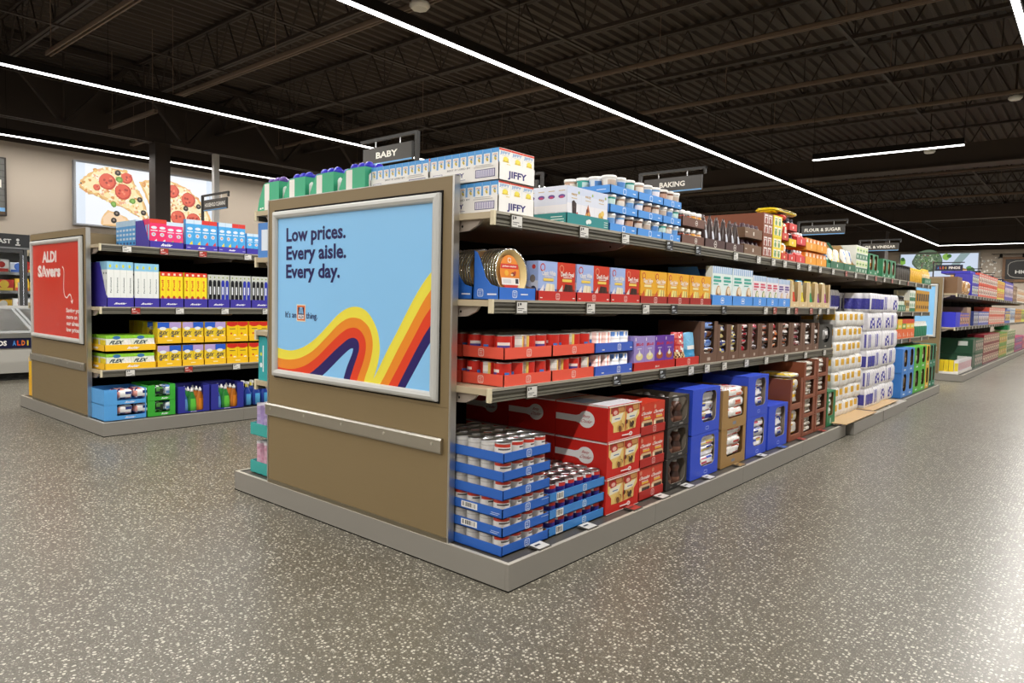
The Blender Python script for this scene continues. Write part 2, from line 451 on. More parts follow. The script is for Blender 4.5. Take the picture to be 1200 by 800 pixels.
# ---------------------------------------------------------- wall pictures
def framed(name, lab, cat, O, U, W, H, draw, m, frame='b9b9b7', ft=0.05, fd=0.09):
    """picture on a wall; O lower-left corner of the picture on the wall, U right direction"""
    U = Vector(U); V = Vector((0, 0, 1)); N = U.cross(V); O = Vector(O)
    root = bpy.data.objects.new(name, None); COL.objects.link(root); root.location = O+U*W/2; setp(root, lab, cat)
    o0 = root.location
    mb = MB()
    def bx(u0, v0, u1, v1, d0, d1, col, mm):
        P = [O-o0+U*u+V*v+N*d for u in (u0, u1) for v in (v0, v1) for d in (d0, d1)]
        xs = [p.x for p in P]; ys = [p.y for p in P]; zs = [p.z for p in P]
        mb.box(min(xs), min(ys), min(zs), max(xs), max(ys), max(zs), col, mm)
    for r in ((-ft, -ft, W+ft, 0), (-ft, H, W+ft, H+ft), (-ft, 0, 0, H), (W, 0, W+ft, H)): bx(*r, 0.002, fd, frame, 'enamel')
    ob('frame', mb, root)
    mb = MB(); bx(0, 0, W, H, 0.002, fd-0.02, 'ffffff', m) 
    f = Fr(mb, O-o0+N*(fd-0.0195), U, V, W, H, m, 0.00004); draw(f); ob('picture', mb, root)
    return root
rnd = random.Random(3)
def blob(f, u, v, r, col, n=14, j=0.2, asp=None):
    asp = f.W/f.H if asp is None else asp
    f.poly([(u+r*(1+rnd.uniform(-j, j))*math.cos(2*PI*i/n), v+r*asp*(1+rnd.uniform(-j, j))*math.sin(2*PI*i/n)) for i in range(n)], col)
def draw_pizza(f):
    f.rect(0, 0, 1, 1, 'f4f7fb')
    f.rect(0, 0, 0.06, 1, 'e2ebf6'); f.rect(0.93, 0, 1, 1, 'dfe9f5')
    def rough(P, a):
        o = []
        for i in range(len(P)):
            p, q = P[i], P[(i+1) % len(P)]
            for k in range(4):
                t = k/4; o.append((p[0]+(q[0]-p[0])*t+rnd.uniform(-a, a)*0.6, min(0.995, max(0.0, p[1]+(q[1]-p[1])*t+rnd.uniform(-a, a)*1.4))))
        return o
    def slice_(P, crust, cheese, cr):
        f.poly([(u+0.006, max(0, v-0.03)) for u, v in rough(P, 0.012)], 'd9a868')
        f.poly(rough(P, 0.009), crust)
        P = rough(P, 0.014) 
        c = (sum(p[0] for p in P)/len(P), sum(p[1] for p in P)/len(P))
        f.poly([(c[0]+(u-c[0])*cr, c[1]+(v-c[1])*cr) for u, v in P], cheese)
    # coordinates measured along the picture, 0..1
    A = [(0.02, 0.62), (0.03, 0.72), (0.08, 0.84), (0.13, 0.93), (0.20, 0.99), (0.26, 0.98), (0.32, 0.98), (0.36, 0.88), (0.40, 0.72), (0.45, 0.50), (0.48, 0.22), (0.46, 0.16), (0.38, 0.26), (0.30, 0.36), (0.22, 0.42), (0.14, 0.50), (0.06, 0.55)]
    slice_(A, 'ecc07a', 'fae8b4', 0.90)
    B = [(0.42, 0.82), (0.50, 0.88), (0.60, 0.92), (0.70, 0.88), (0.78, 0.80), (0.86, 0.66), (0.93, 0.46), (0.97, 0.24), (0.98, 0.02), (0.60, 0.0), (0.56, 0.20), (0.50, 0.42), (0.46, 0.62)]
    slice_(B, 'ecbf78', 'faeabc', 0.92)
    slice_([(0.16, 0.12), (0.20, 0.26), (0.27, 0.24), (0.34, 0.16), (0.36, 0.02), (0.16, 0.0)], 'efc48a', 'f6d4ae', 0.85)
    for k in range(620):
        reg = rnd.choice((A, B)); i = rnd.randrange(len(reg)); c = (sum(p[0] for p in reg)/len(reg), sum(p[1] for p in reg)/len(reg)); t = rnd.uniform(0.1, 0.95)
        u = c[0]+(reg[i][0]-c[0])*t+rnd.uniform(-0.02, 0.02); v = c[1]+(reg[i][1]-c[1])*t+rnd.uniform(-0.03, 0.03)
        if v < 0.04 or v > 0.96: continue
        blob(f, u, v, rnd.uniform(0.004, 0.013), rnd.choice(('fbf0cf', 'f6e2a4', 'efc476', 'fff8e2', 'e09a55', 'f7e3a8', 'd99a4c', 'fdf4da', 'f0b08a')), 7, 0.45)
    for (u, v, r) in ((0.20, 0.74, 0.058), (0.305, 0.60, 0.056), (0.33, 0.84, 0.04), (0.66, 0.72, 0.05), (0.78, 0.60, 0.055), (0.70, 0.26, 0.055), (0.82, 0.24, 0.055), (0.13, 0.62, 0.022), (0.53, 0.66, 0.04)):
        blob(f, u, v, r, 'c9452f', 16, 0.04); blob(f, u-0.004, v+0.01, r*0.86, 'e4634a', 16, 0.05)
        for q in range(6): blob(f, u+rnd.uniform(-.6, .6)*r, v+rnd.uniform(-1, 1)*r, r*0.16, rnd.choice(('b93a2a', 'f08b6c', 'a83526')), 6)
    for (u, v) in ((0.27, 0.91), (0.42, 0.50), (0.445, 0.28), (0.52, 0.80), (0.86, 0.50), (0.76, 0.44), (0.24, 0.10), (0.26, 0.22), (0.62, 0.6), (0.03, 0.66)):
        r = 0.02 if u > 0.05 else 0.006
        blob(f, u, v, r, '241c16', 12, 0.06); blob(f, u, v+0.005, r*0.42, '8f7f74', 8, 0.06)
    for (u, v) in ((0.28, 0.80), (0.37, 0.46), (0.24, 0.38), (0.60, 0.80), (0.90, 0.20)): blob(f, u, v, 0.022, '6e9a3c', 8, 0.25); blob(f, u, v, 0.012, '8fbd5a', 7, 0.2)
framed('pizza_picture', 'large backlit picture of pepperoni pizza slices high on the left wall', 'picture', (XL+0.002, 2.2, 2.42), (0, 1, 0), 2.5, 1.06, draw_pizza, 'lightbox', frame='8d8f92', ft=0.03, fd=0.10)
def draw_menu(f):
    f.rect(0, 0, 1, 1, '6b6a66')
    for i in range(9): f.rect(0, i/9, 1, i/9+0.012, '4d4b48')
    f.rect(0, 0.05, 1, 0.12, '7fb4e6'); f.rect(0, 0, 1, 0.05, '5a4630')
    f.rect(0.55, 0.48, 0.95, 0.62, 'ece9e2')
framed('slatted_sign', 'grey slatted wall sign with blue lower band at the left edge', 'sign', (XL+0.002, 0.25, 2.46), (0, 1, 0), 0.93, 0.9, draw_menu, 'poster', frame='3b332c', ft=0.02, fd=0.06)
def draw_veg(f):
    f.rect(0, 0, 1, 1, 'c9d6ea'); f.rect(0, 0.1, 1, 0.3, 'd9e4d8'); f.rect(0, 0, 1, 0.12, '4d8a4a')
    blob(f, 0.02, 0.78, 0.05, '7fae45', 12); blob(f, 0.03, 0.86, 0.03, '2f5a23', 10)
    blob(f, 0.36, 0.80, 0.20, '4a5a48', 26, 0.05, 1.6)
    blob(f, 0.36, 0.82, 0.185, '5d705a', 26, 0.05, 1.55)
    for i in range(220):
        a = rnd.uniform(0, 2*PI); r = rnd.uniform(0, 0.18)
        v = 0.82+r*1.5*math.sin(a)
        if v < 0.98: blob(f, 0.36+r*math.cos(a), v, rnd.uniform(0.006, 0.014), rnd.choice(('2e4a2a', '6f8f5e', '96ab84', '3c5a3c', 'b2bda8', '5f7a45', '7a4a4a')), 6)
    f.poly([(0.12, 0.62), (0.3, 0.38), (0.5, 0.1), (0.42, 0.08), (0.2, 0.4)], 'b07a72')
    f.poly([(0.62, 0.55), (0.78, 1.0), (0.9, 1.0), (0.70, 0.50)], '8aa0a2')
    blob(f, 0.60, 0.90, 0.05, '86b050', 9); blob(f, 0.64, 0.93, 0.03, '3d6b2c', 8)
    f.poly([(0.66, 0.42), (0.74, 0.55), (0.82, 0.60), (0.90, 0.52), (0.98, 0.30), (0.9, 0.1), (0.7, 0.15)], 'd2a263')
    for i in range(40): blob(f, rnd.uniform(0.7, 0.94), rnd.uniform(0.16, 0.5), 0.012, rnd.choice(('e6c78b', 'b98646', 'f0dcb0', 'c99555')), 6)
    blob(f, 0.92, 0.52, 0.05, '2f5e2c', 9); blob(f, 0.89, 0.60, 0.03, '4f8a3c', 8)
    f.poly([(0.45, 0.08), (0.55, 0.3), (0.62, 0.34), (0.58, 0.1)], '3e7f3a'); f.rect(0.3, 0.1, 0.5, 0.26, 'e9e6da')
framed('vegetable_picture', 'backlit food picture with greens high on the far wall', 'picture', (-4.65, YF-0.002, 2.1), (1, 0, 0), 2.66, 1.40, draw_veg, 'lightbox', frame='9a9a98', ft=0.06, fd=0.12)
def draw_high(f):
    f.rect(0, 0, 1, 1, '23211f'); f.ring(0.03, 0.05, 0.97, 0.95, 0.02, 'b8b4ac')
    f.text('HIGH QUALITY', 0.5, 0.36, 0.72, 0.2, 'f2f0ea', 0.03); f.rect(0.30, 0.58, 0.44, 0.6, 'd8d5cc'); f.rect(0.56, 0.58, 0.70, 0.6, 'd8d5cc')
framed('slogan_sign', 'wood framed black sign reading HIGH on the far wall', 'sign', (-1.12, YF-0.002, 2.48), (1, 0, 0), 2.2, 0.76, draw_high, 'poster', frame='7a5636', ft=0.09, fd=0.12)
# pale dotted tiles pattern on far wall and a small notice
mb = MB()
for i in range(60):
    u = rnd.uniform(-1.95, -1.25); v = rnd.uniform(2.35, 3.35); s = rnd.uniform(0.025, 0.05)
    mb.face([(u-s, YF-0.004, v), (u, YF-0.004, v-s), (u+s, YF-0.004, v), (u, YF-0.004, v+s)], 'f3efe6', 'gloss')
o = struct('trim_1', mb)
# sign lights rail above the slogan sign
mb = MB(); mb.bar((-1.55, YF-0.35, 3.42), (1.6, YF-0.35, 3.42), 0.025, 0.025, '15120f', 'matte')
for x in (-1.25, -0.55, 0.15, 0.85): mb.lathe([(0.05, -0.1), (0.05, 0.0), (0.02, 0.05)], '15120f', 'matte', 10, (x, YF-0.35, 3.39))
for x in (-1.5, 1.5): mb.rod((x, YF-0.35, 3.42), (x, YF-0.002, 3.42), 0.01, '15120f', 'matte', 5)
o = ob('picture_light_rail', mb); setp(o, 'thin black lamp rail above the framed slogan sign', 'lamp rail')
# =============================================================== GONDOLAS
TAN = '857250'; BEIGE = 'b9a98c'; RAIL = '5f5c50'; STEEL = 'c9c8c4'; KICK = '8f8b83'
W_, A_, HB = 2.301, 0.373, 0.121
def shelf_mesh(y0, y1, depth, sgn):
    """local: front edge at x=0, shelf runs back to -depth (sgn mirrors), top at z=0"""
    mb = MB(); s = sgn
    def X(a, b): return (min(a*s, b*s), max(a*s, b*s))
    a, b = X(-depth, -0.012); mb.box(a, y0, -0.028, b, y1, 0.0, BEIGE, 'enamel')
    # end flanges
    a, b = X(-depth, -0.02)
    return mb
def rail_mesh(y0, y1, sgn):
    mb = MB(); s = sgn
    def bx(xa, xb, za, zb, col): mb.box(min(xa*s, xb*s), y0+0.012, za, max(xa*s, xb*s), y1-0.012, zb, col, 'enamel')
    bx(-0.012, 0.006, -0.008, 0.004, 'a39d8e')     # bright lip
    bx(-0.012, 0.0, -0.057, -0.008, RAIL)
    bx(0.0, 0.006, -0.024, -0.014, '55524a'); bx(0.0, 0.004, -0.044, -0.036, '6d6a5e'); bx(0.0, 0.008, -0.057, -0.050, '6a675b')
    return mb
def cap_mesh(y, sgn):
    mb = MB(); mb.box(min(-0.014*sgn, 0.008*sgn), y, -0.058, max(-0.014*sgn, 0.008*sgn), y+0.014, 0.004, 'd9cdae', 'enamel'); return mb
def bracket_mesh(y, depth, sgn):
    mb = MB(); P = [(-0.085, -0.030), (-0.105, -0.052), (-0.16, -0.075), (-0.26, -0.082), (-depth, -0.088), (-depth, -0.028), (-0.085, -0.028)]
    P = [(x*sgn, z) for x, z in P]
    for yy in (y, y+0.012):
        mb.face([(x, yy, z) for x, z in (P if yy == y else P[::-1])], 'a3968a', 'enamel')
    for i in range(len(P)):
        a, b = P[i], P[(i+1) % len(P)]; mb.face([(a[0], y, a[1]), (a[0], y+0.012, a[1]), (b[0], y+0.012, b[1]), (b[0], y, b[1])], 'a3968a', 'enamel')
    mb.face([(sgn*(-0.2+0.006*math.cos(t*PI/4)), y-0.0006, -0.055+0.006*math.sin(t*PI/4)) for t in range(8)], '15110e', 'matte')
    return mb
def tag_mesh(kind, sgn, y, rnd_):
    """shelf-edge price label in its holder"""
    mb = MB(); w = 0.036
    hold = '4b483f'; card = {'w': 'dedcd6', 'r': 'a5342b', 'k': '23262b'}[kind]; ink = {'w': '3a3a3c', 'r': 'f0e4df', 'k': 'dfe6ee'}[kind]
    mb.box(min(0.0, 0.012*sgn), y-w-0.004, -0.062, max(0.0, 0.012*sgn), y+w+0.004, -0.001, hold, 'plastic')
    if sgn > 0: f = Fr(mb, (0.0125, y-w, -0.056), (0, 1, 0), (0, 0, 1), 2*w, 0.050, 'gloss')
    else: f = Fr(mb, (-0.0125, y+w, -0.056), (0, -1, 0), (0, 0, 1), 2*w, 0.050, 'gloss')
    f.rect(0, 0, 1, 1, card)
    f.rect(0.08, 0.62, 0.20, 0.92, ink); f.rect(0.26, 0.72, 0.44, 0.92, ink)
    f.rect(0.08, 0.38, 0.7, 0.44, ink); f.rect(0.08, 0.22, 0.5, 0.27, ink); f.rect(0.6, 0.08, 0.92, 0.16, ink)
    return mb
def add_shelf(root, x, y0, y1, z, depth, sgn, tags=(), mid=True):
    sh = ob('shelf', shelf_mesh(y0, y1, depth, sgn), root, (x, 0, z))
    ob('price_rail', rail_mesh(y0, y1, sgn), sh)
    ob('end_cap', cap_mesh(y0, sgn), sh); ob('end_cap', cap_mesh(y1-0.014, sgn), sh)
    y = y0+0.02
    while y < y1: ob('bracket', bracket_mesh(min(y, y1-0.03), depth, sgn), sh); y += 1.24
    for yy, k in tags: ob('price_tag', tag_mesh(k, sgn, yy, None), sh)
    return sh

def end_panel(root, y, z1, poster):
    """laminated end board with steel edge trims, framed print and bumper rail, facing -y"""
    x0, x1 = -W_+A_, -A_
    mb = MB(); mb.box(x0+0.012, y+0.003, HB, x1-0.012, y+0.03, z1-0.003, TAN, 'laminate')
    mb.box(x0+0.012, y+0.0005, HB, x1-0.012, y+0.003, 0.742, TAN, 'laminate'); mb.box(x0+0.012, y+0.0005, 0.746, x1-0.012, y+0.003, z1-0.003, TAN, 'laminate')
    e = ob('end_panel', mb, root)
    mb = MB()
    for a, b in ((x0, x0+0.012), (x1-0.012, x1)): mb.box(a, y-0.002, HB, b, y+0.034, z1, STEEL, 'steel')
    mb.box(x0, y-0.0, z1-0.003, x1, y+0.034, z1+0.001, STEEL, 'steel'); ob('edge_trim', mb, e)
    # small skirting strip of panel foot
    mb = MB(); mb.box(x0+0.012, y-0.004, HB, x1-0.012, y+0.0004, HB+0.022, '9a927f', 'steel'); ob('foot_strip', mb, e)
    # bumper
    mb = MB(); bx0, bx1 = x0+0.004, x1-0.045
    P = [(y-0.002, 0.528), (y-0.014, 0.530), (y-0.018, 0.538), (y-0.018, 0.592), (y-0.012, 0.601), (y-0.002, 0.602)]
    for a, b in zip(P, P[1:]): mb.face([(bx0, a[0], a[1]), (bx1, a[0], a[1]), (bx1, b[0], b[1]), (bx0, b[0], b[1])], 'c3beb3', 'steel')
    mb.face([(bx0, p[0], p[1]) for p in P], 'c3beb3', 'steel'); mb.face([(bx1, p[0], p[1]) for p in P[::-1]], 'c3beb3', 'steel')
    b = ob('bumper_rail', mb, root)
    # screws facing -y
    mb = MB()
    for i in range(5):
        xx = bx0+0.06+(bx1-bx0-0.12)*i/4
        mb.face([(xx+0.0075*math.cos(-t*PI/6), y-0.0205, 0.572+0.0075*math.sin(-t*PI/6)) for t in range(12)][::-1], 'e9e6de', 'steel')
        P0 = [(xx+0.0075*math.cos(t*PI/6), y-0.0205, 0.572+0.0075*math.sin(t*PI/6)) for t in range(12)]; P1 = [(p[0], y-0.018, p[2]) for p in P0]
        mb.grid([P0, P1], lambda i, j: 'bab6ac', 'steel', wrap_v=True)
    ob('screw', mb, b)
    # poster frame with mitred rounded profile
    fx0, fx1, fz0, fz1 = x0+0.085, x1-0.080, 0.770, 1.722
    mb = MB(); mb.box(fx0-0.008, y-0.004, fz0-0.010, fx1+0.008, y+0.0004, fz1+0.012, '14110e', 'matte')
    prof = [(0.0, 0.0), (0.0, 0.014), (0.008, 0.024), (0.022, 0.028), (0.036, 0.022), (0.042, 0.012), (0.042, 0.006)]
    cs = [(fx0, fz0, 1, 1), (fx1, fz0, -1, 1), (fx1, fz1, -1, -1), (fx0, fz1, 1, -1)]
    G = [[(cx+sx*t, y-0.004-h, cz+sz*t) for t, h in prof] for cx, cz, sx, sz in cs]
    for i in range(4):
        mb.grid([G[i], G[(i+1) % 4]], lambda i, j: 'c6c6c2', 'enamel', smooth=False)
    pf = ob('poster_frame', mb, root)
    mb = MB(); px0, px1, pz0, pz1 = fx0+0.041, fx1-0.041, fz0+0.041-0.02, fz1-0.041
    pz0 = fz0+0.03
    mb.box(px0, y-0.009, pz0, px1, y-0.004, pz1, 'ffffff', 'poster')
    f = Fr(mb, (0, y-0.0095, 0), (1, 0, 0), (0, 0, 1), 1, 1, 'poster')
    poster(f, (px0, pz0, px1, pz1)); ob('poster', mb, pf)

def far_panel(root, y):
    mb = MB(); mb.box(-W_+A_, y, HB, -A_, y+0.03, 1.797, {'*': TAN, '-y': '15120f'}, 'laminate')
    for a in (-W_+A_, -A_-0.012): mb.box(a, y-0.001, HB, a+0.012, y+0.032, 1.797, STEEL, 'steel')
    ob('end_panel', mb, root)

def base(root, x0, x1, y0, y1, seams=(), front=True, name='base_deck'):
    mb = MB(); mb.box(x0+0.02, y0+0.02, 0.0, x1-0.02, y1-0.02, HB-0.006, '4a463f', 'enamel')
    b = ob(name, mb, root)
    def kick(xa, ya, xb, yb):
        mb = MB(); mb.box(min(xa, xb), min(ya, yb), 0.006, max(xa, xb), max(ya, yb), HB-0.002, KICK, 'enamel')
        mb.box(min(xa, xb), min(ya, yb), HB-0.002, max(xa, xb), max(ya, yb), HB, 'b7b1a4', 'enamel')
        ob('kick_plate', mb, b)
    ys = [y0]+list(seams)+[y1]
    for a, c in zip(ys, ys[1:]): kick(x1-0.02, a+0.001, x1, c-0.001)
    for a, c in zip(ys, ys[1:]): kick(x0, a+0.001, x0+0.02, c-0.001)
    kick(x0+0.02, y0, x1-0.02, y0+0.02); kick(x0+0.02, y1-0.02, x1-0.02, y1)
    mb = MB(); mb.box(x0, y0, 0, x1, y1, 0.006, '15130f', 'matte'); ob('toe_gap', mb, b)
    return b

def spine(root, x, y0, y1, z1, col='100e0c'):
    mb = MB(); mb.box(x-0.02, y0, HB, x+0.02, y1, z1, col, 'matte')
    y = y0
    while y < y1:
        mb.box(x-0.03, y, HB, x+0.03, y+0.03, z1+0.0, '1b1815', 'matte'); y += 1.24
    ob('back_panel', mb, root)

# -- posters -----------------------------------------------------------
C0 = [(-1.795, .936), (-1.786, .935), (-1.718, .929), (-1.652, .930), (-1.588, .942), (-1.525, .961), (-1.463, .988), (-1.403, 1.021), (-1.344, 1.06), (-1.286, 1.101), (-1.230, 1.140), (-1.174, 1.169), (-1.12, 1.187), (-1.066, 1.192), (-1.013, 1.185), (-.961, 1.160), (-.919, 1.118), (-.888, 1.070), (-.874, 1.023), (-.870, .98), (-.878, .932), (-.895, .882), (-.914, .84), (-.935, .80), (-.94, .78)]
C1 = [(-1.795, .878), (-1.785, .877), (-1.718, .874), (-1.652, .878), (-1.587, .889), (-1.524, .908), (-1.462, .933), (-1.402, .967), (-1.343, 1.006), (-1.285, 1.046), (-1.229, 1.085), (-1.173, 1.115), (-1.119, 1.132), (-1.065, 1.135), (-1.012, 1.124), (-.959, 1.091), (-.932, 1.042), (-.927, .991), (-.936, .945), (-.956, .891), (-.981, .844), (-.998, .796), (-1.004, .78)]
C2 = [(-1.795, .825), (-1.785, .824), (-1.717, .821), (-1.651, .824), (-1.587, .835), (-1.523, .853), (-1.462, .879), (-1.401, .913), (-1.342, .952), (-1.284, .991), (-1.228, 1.028), (-1.172, 1.06), (-1.129, 1.077), (-1.075, 1.084), (-1.032, 1.073), (-.998, 1.045), (-.981, 1.007), (-.984, .961), (-1.003, .907), (-1.028, .859), (-1.047, .821), (-1.06, .78)]
C3 = [(-1.56, .78), (-1.51, .8), (-1.461, .82), (-1.401, .853), (-1.341, .891), (-1.284, .929), (-1.227, .966), (-1.171, .999), (-1.128, 1.022), (-1.085, 1.031), (-1.055, 1.024), (-1.038, 1.004), (-1.036, .974), (-1.051, .937), (-1.072, .896), (-1.092, .854), (-1.108, .819), (-1.12, .78)]
C4 = [(-1.41, .78), (-1.382, .796), (-1.317, .835), (-1.26, .874), (-1.204, .913), (-1.149, .95), (-1.111, .971), (-1.089, .976), (-1.086, .971), (-1.094, .947), (-1.115, .912), (-1.136, .877), (-1.152, .842), (-1.163, .814), (-1.17, .78)]
R0 = [(-.95, .78), (-.935, .809), (-.91, .842), (-.873, .894), (-.815, .979), (-.745, 1.072), (-.677, 1.167), (-.611, 1.255), (-.546, 1.328), (-.468, 1.397), (-.45, 1.412)]
R1 = [(-.888, .78), (-.876, .795), (-.813, .879), (-.743, .979), (-.675, 1.071), (-.609, 1.16), (-.544, 1.243), (-.466, 1.321), (-.45, 1.337)]
R2 = [(-.823, .78), (-.812, .794), (-.741, .890), (-.673, .984), (-.607, 1.074), (-.542, 1.161), (-.464, 1.240), (-.45, 1.254)]
R3 = [(-.754, .78), (-.744, .794), (-.671, .899), (-.605, .993), (-.54, 1.078), (-.467, 1.16), (-.45, 1.18)]
R4 = [(-.697, .78), (-.686, .795), (-.603, .908), (-.538, .997), (-.468, 1.083), (-.45, 1.105)]
def smooth_curve(P, k=4):
    o = []
    Q = [P[0]]+P+[P[-1]]
    for i in range(1, len(Q)-2):
        a, b, c, d = Q[i-1], Q[i], Q[i+1], Q[i+2]
        for s in range(k):
            t = s/k
            o.append(tuple(0.5*((2*b[n])+(-a[n]+c[n])*t+(2*a[n]-5*b[n]+4*c[n]-d[n])*t*t+(-a[n]+3*b[n]-3*c[n]+d[n])*t**3) for n in (0, 1)))
    o.append(P[-1]); return o
def clip(P, r):
    """Sutherland-Hodgman against rectangle"""
    x0, z0, x1, z1 = r
    for ax, val, s in ((0, x0, 1), (0, x1, -1), (1, z0, 1), (1, z1, -1)):
        o = []
        for i in range(len(P)):
            a, b = P[i-1], P[i]; ia = s*(a[ax]-val) >= 0; ib = s*(b[ax]-val) >= 0
            if ia != ib:
                t = (val-a[ax])/(b[ax]-a[ax]); o.append(tuple(a[n]+(b[n]-a[n])*t for n in (0, 1)))
            if ib: o.append(b)
        P = o
    Q = []
    for p in P:
        if not Q or abs(p[0]-Q[-1][0])+abs(p[1]-Q[-1][1]) > 1e-5: Q.append(p)
    return Q
SKY = '90cefe'
def poster_blue(f, r):
    f.rect(*r, SKY)
    cols = ['f6e84e', 'f5922c', 'ea4526', '2b2068', SKY]
    for C, col in zip((C0, C1, C2, C3, C4), cols):
        P = smooth_curve(C); 
        if C[0][0] < -1.79: P = [(-1.80, 0.78)]+[(-1.80, C[0][1])]+P
        f.poly(clip(P, r), col)
    for C, col in zip((R0, R1, R2, R3, R4), cols):
        f.poly(clip(smooth_curve(C)+[(-0.45, 0.78)], r), col)
    nv = '1e1a5c'
    f.line('Low prices.', -1.713, 1.549, 0.556, 0.078, nv, 0.028)
    f.line('Every aisle.', -1.713, 1.446, 0.562, 0.078, nv, 0.028)
    f.line('Every day.', -1.714, 1.343, 0.510, 0.078, nv, 0.028)
    f.line("It's an", -1.719, 1.117, 0.110, 0.034, nv, 0.008); f.line('thing.', -1.511, 1.117, 0.107, 0.034, nv, 0.008)
    # store emblem: framed badge with a striped letter above a name band
    x0, z0, x1, z1 = -1.604, 1.098, -1.516, 1.193
    for d, c in ((0, 'f4ead8'), (0.006, 'e2632a'), (0.012, 'f08a2c'), (0.015, '1c1b52')): f.rect(x0+d, z0+d, x1-d, z1-d, c)
    f.poly([(-1.584, 1.142), (-1.572, 1.178), (-1.548, 1.178), (-1.536, 1.142)], '8fc3ef')
    for i in range(3): f.rect(-1.576+i*0.012, 1.142, -1.573+i*0.012, 1.172, '1c1b52')
    f.rect(-1.588, 1.112, -1.532, 1.136, 'f4f4fa'); f.text('ALDI', -1.56, 1.124, 0.046, 0.016, '1c1b52', 0.03)
    f.rect(-0.50, 0.822, -0.485, 0.825, '4a80b8'); f.rect(-0.493, 0.834, -0.488, 0.84, '4a80b8')
def poster_red(f, r):
    f.rect(*r, 'dc3a28'); dx = 4.573
    wh = 'fbeeea'
    f.line('ALDI', -6.09+dx, 1.512, 0.405, 0.108, wh, 0.045)
    f.line('SAvers', -6.229+dx, 1.374, 0.650, 0.113, wh, 0.05)
    # small price ticket over the letter
    f.rect(-6.105+dx, 1.37, -6.035+dx, 1.44, 'dc3a28')
    for i in range(4): f.rect(-6.10+dx, 1.375+i*0.017, -6.04+dx, 1.386+i*0.017, wh)
    A = smooth_curve([(-5.526, 1.462), (-5.49, 1.44), (-5.481, 1.40), (-5.487, 1.34), (-5.494, 1.287), (-5.487, 1.225), (-5.455, 1.185), (-5.407, 1.176), (-5.37, 1.196), (-5.335, 1.206), (-5.302, 1.188), (-5.28, 1.140)])
    A = [(x+dx, z) for x, z in A]; L = []; R = []
    for i, p in enumerate(A):
        a = Vector(A[max(0, i-1)]); b = Vector(A[min(len(A)-1, i+1)]); n = (b-a).normalized(); n = Vector((-n.y, n.x))*0.0065
        L.append((p[0]+n.x, p[1]+n.y)); R.append((p[0]-n.x, p[1]-n.y))
    f.l += 1
    for i in range(len(A)-1): f.mb.face([f.p(*L[i]), f.p(*L[i+1]), f.p(*R[i+1]), f.p(*R[i])][::-1], wh, 'poster')
    f.poly([(-5.318+dx, 1.150), (-5.275+dx, 1.118), (-5.246+dx, 1.168), (-5.28+dx, 1.148)], wh)
    f.line('Saving you', -5.436+dx, 1.043, 0.375, 0.040, wh, 0.035); f.line('more on', -5.43+dx, 0.983, 0.275, 0.040, wh, 0.035)
    f.line('our already', -5.43+dx, 0.923, 0.378, 0.040, wh, 0.035); f.line('low prices.', -5.432+dx, 0.866, 0.355, 0.040, wh, 0.035)

def root_empty(name, lab, cat, loc, group=None):
    r = bpy.data.objects.new(name, None); COL.objects.link(r); r.location = loc; setp(r, lab, cat, group); return r

Z1, Z2, Z3 = 1.626, 1.242, 0.848
SX = -0.172
# ---- central gondola --------------------------------------------------
G1 = root_empty('gondola_shelving', 'central grey gondola with blue price poster on its tan end panel', 'store shelving', (0, 0, 0))
base(G1, -W_, 0, 0, 5.04, seams=(1.27, 2.52, 3.78))
poster = poster_blue; end_panel(G1, 0.008, 1.797, poster)
spine(G1, -1.15, 0.04, 9.97, 1.75)
far_panel(G1, 9.975)
base(G1, -W_, 0, 7.62, 10.06, seams=(8.84,))
mb = MB(); mb.box(-W_, 5.04, 0, -1.05, 7.62, HB, '57534b', 'enamel'); ob('base_deck', mb, G1)
T1 = [(0.19, 'w'), (0.72, 'w'), (1.12, 'w'), (1.63, 'k'), (2.02, 'k'), (2.62, 'w'), (3.05, 'w'), (3.36, 'w'), (3.62, 'w'), (3.95, 'w'), (4.25, 'w'), (4.55, 'w'), (4.95, 'w'), (5.4, 'r'), (5.75, 'w'), (6.2, 'w'), (6.6, 'r'), (7.0, 'w'), (7.4, 'r'), (7.8, 'w'), (8.3, 'r'), (8.8, 'w'), (9.3, 'w'), (9.7, 'w')]
add_shelf(G1, SX, 0.04, 9.97, Z1, 0.955, 1, T1)
add_shelf(G1, SX, 0.04, 5.10, Z2, 0.955, 1, [(0.24, 'w'), (0.80, 'w'), (1.37, 'w'), (1.72, 'k'), (2.46, 'k'), (3.24, 'w'), (3.44, 'r'), (3.75, 'w'), (3.95, 'r'), (4.35, 'r'), (4.6, 'w'), (4.85, 'w')])
add_shelf(G1, SX, 0.04, 5.10, Z3, 0.955, 1, [(0.33, 'w'), (1.08, 'k'), (1.60, 'k'), (1.98, 'w'), (2.22, 'w'), (2.50, 'w'), (2.9, 'w'), (3.3, 'w'), (3.75, 'w'), (4.25, 'w'), (4.8, 'w')])
add_shelf(G1, SX, 7.62, 9.97, 1.222, 0.955, 1, [(8.0, 'w'), (8.7, 'w'), (9.3, 'w')])
add_shelf(G1, SX, 7.62, 9.97, 0.862, 0.955, 1, [(8.1, 'w'), (8.6, 'r'), (9.4, 'w')])
LX = -2.129
for z in (1.749, 1.468, 1.022, 0.714): add_shelf(G1, LX, 0.04, 5.0, z, 0.955, -1, [(0.4, 'w'), (1.2, 'w')])
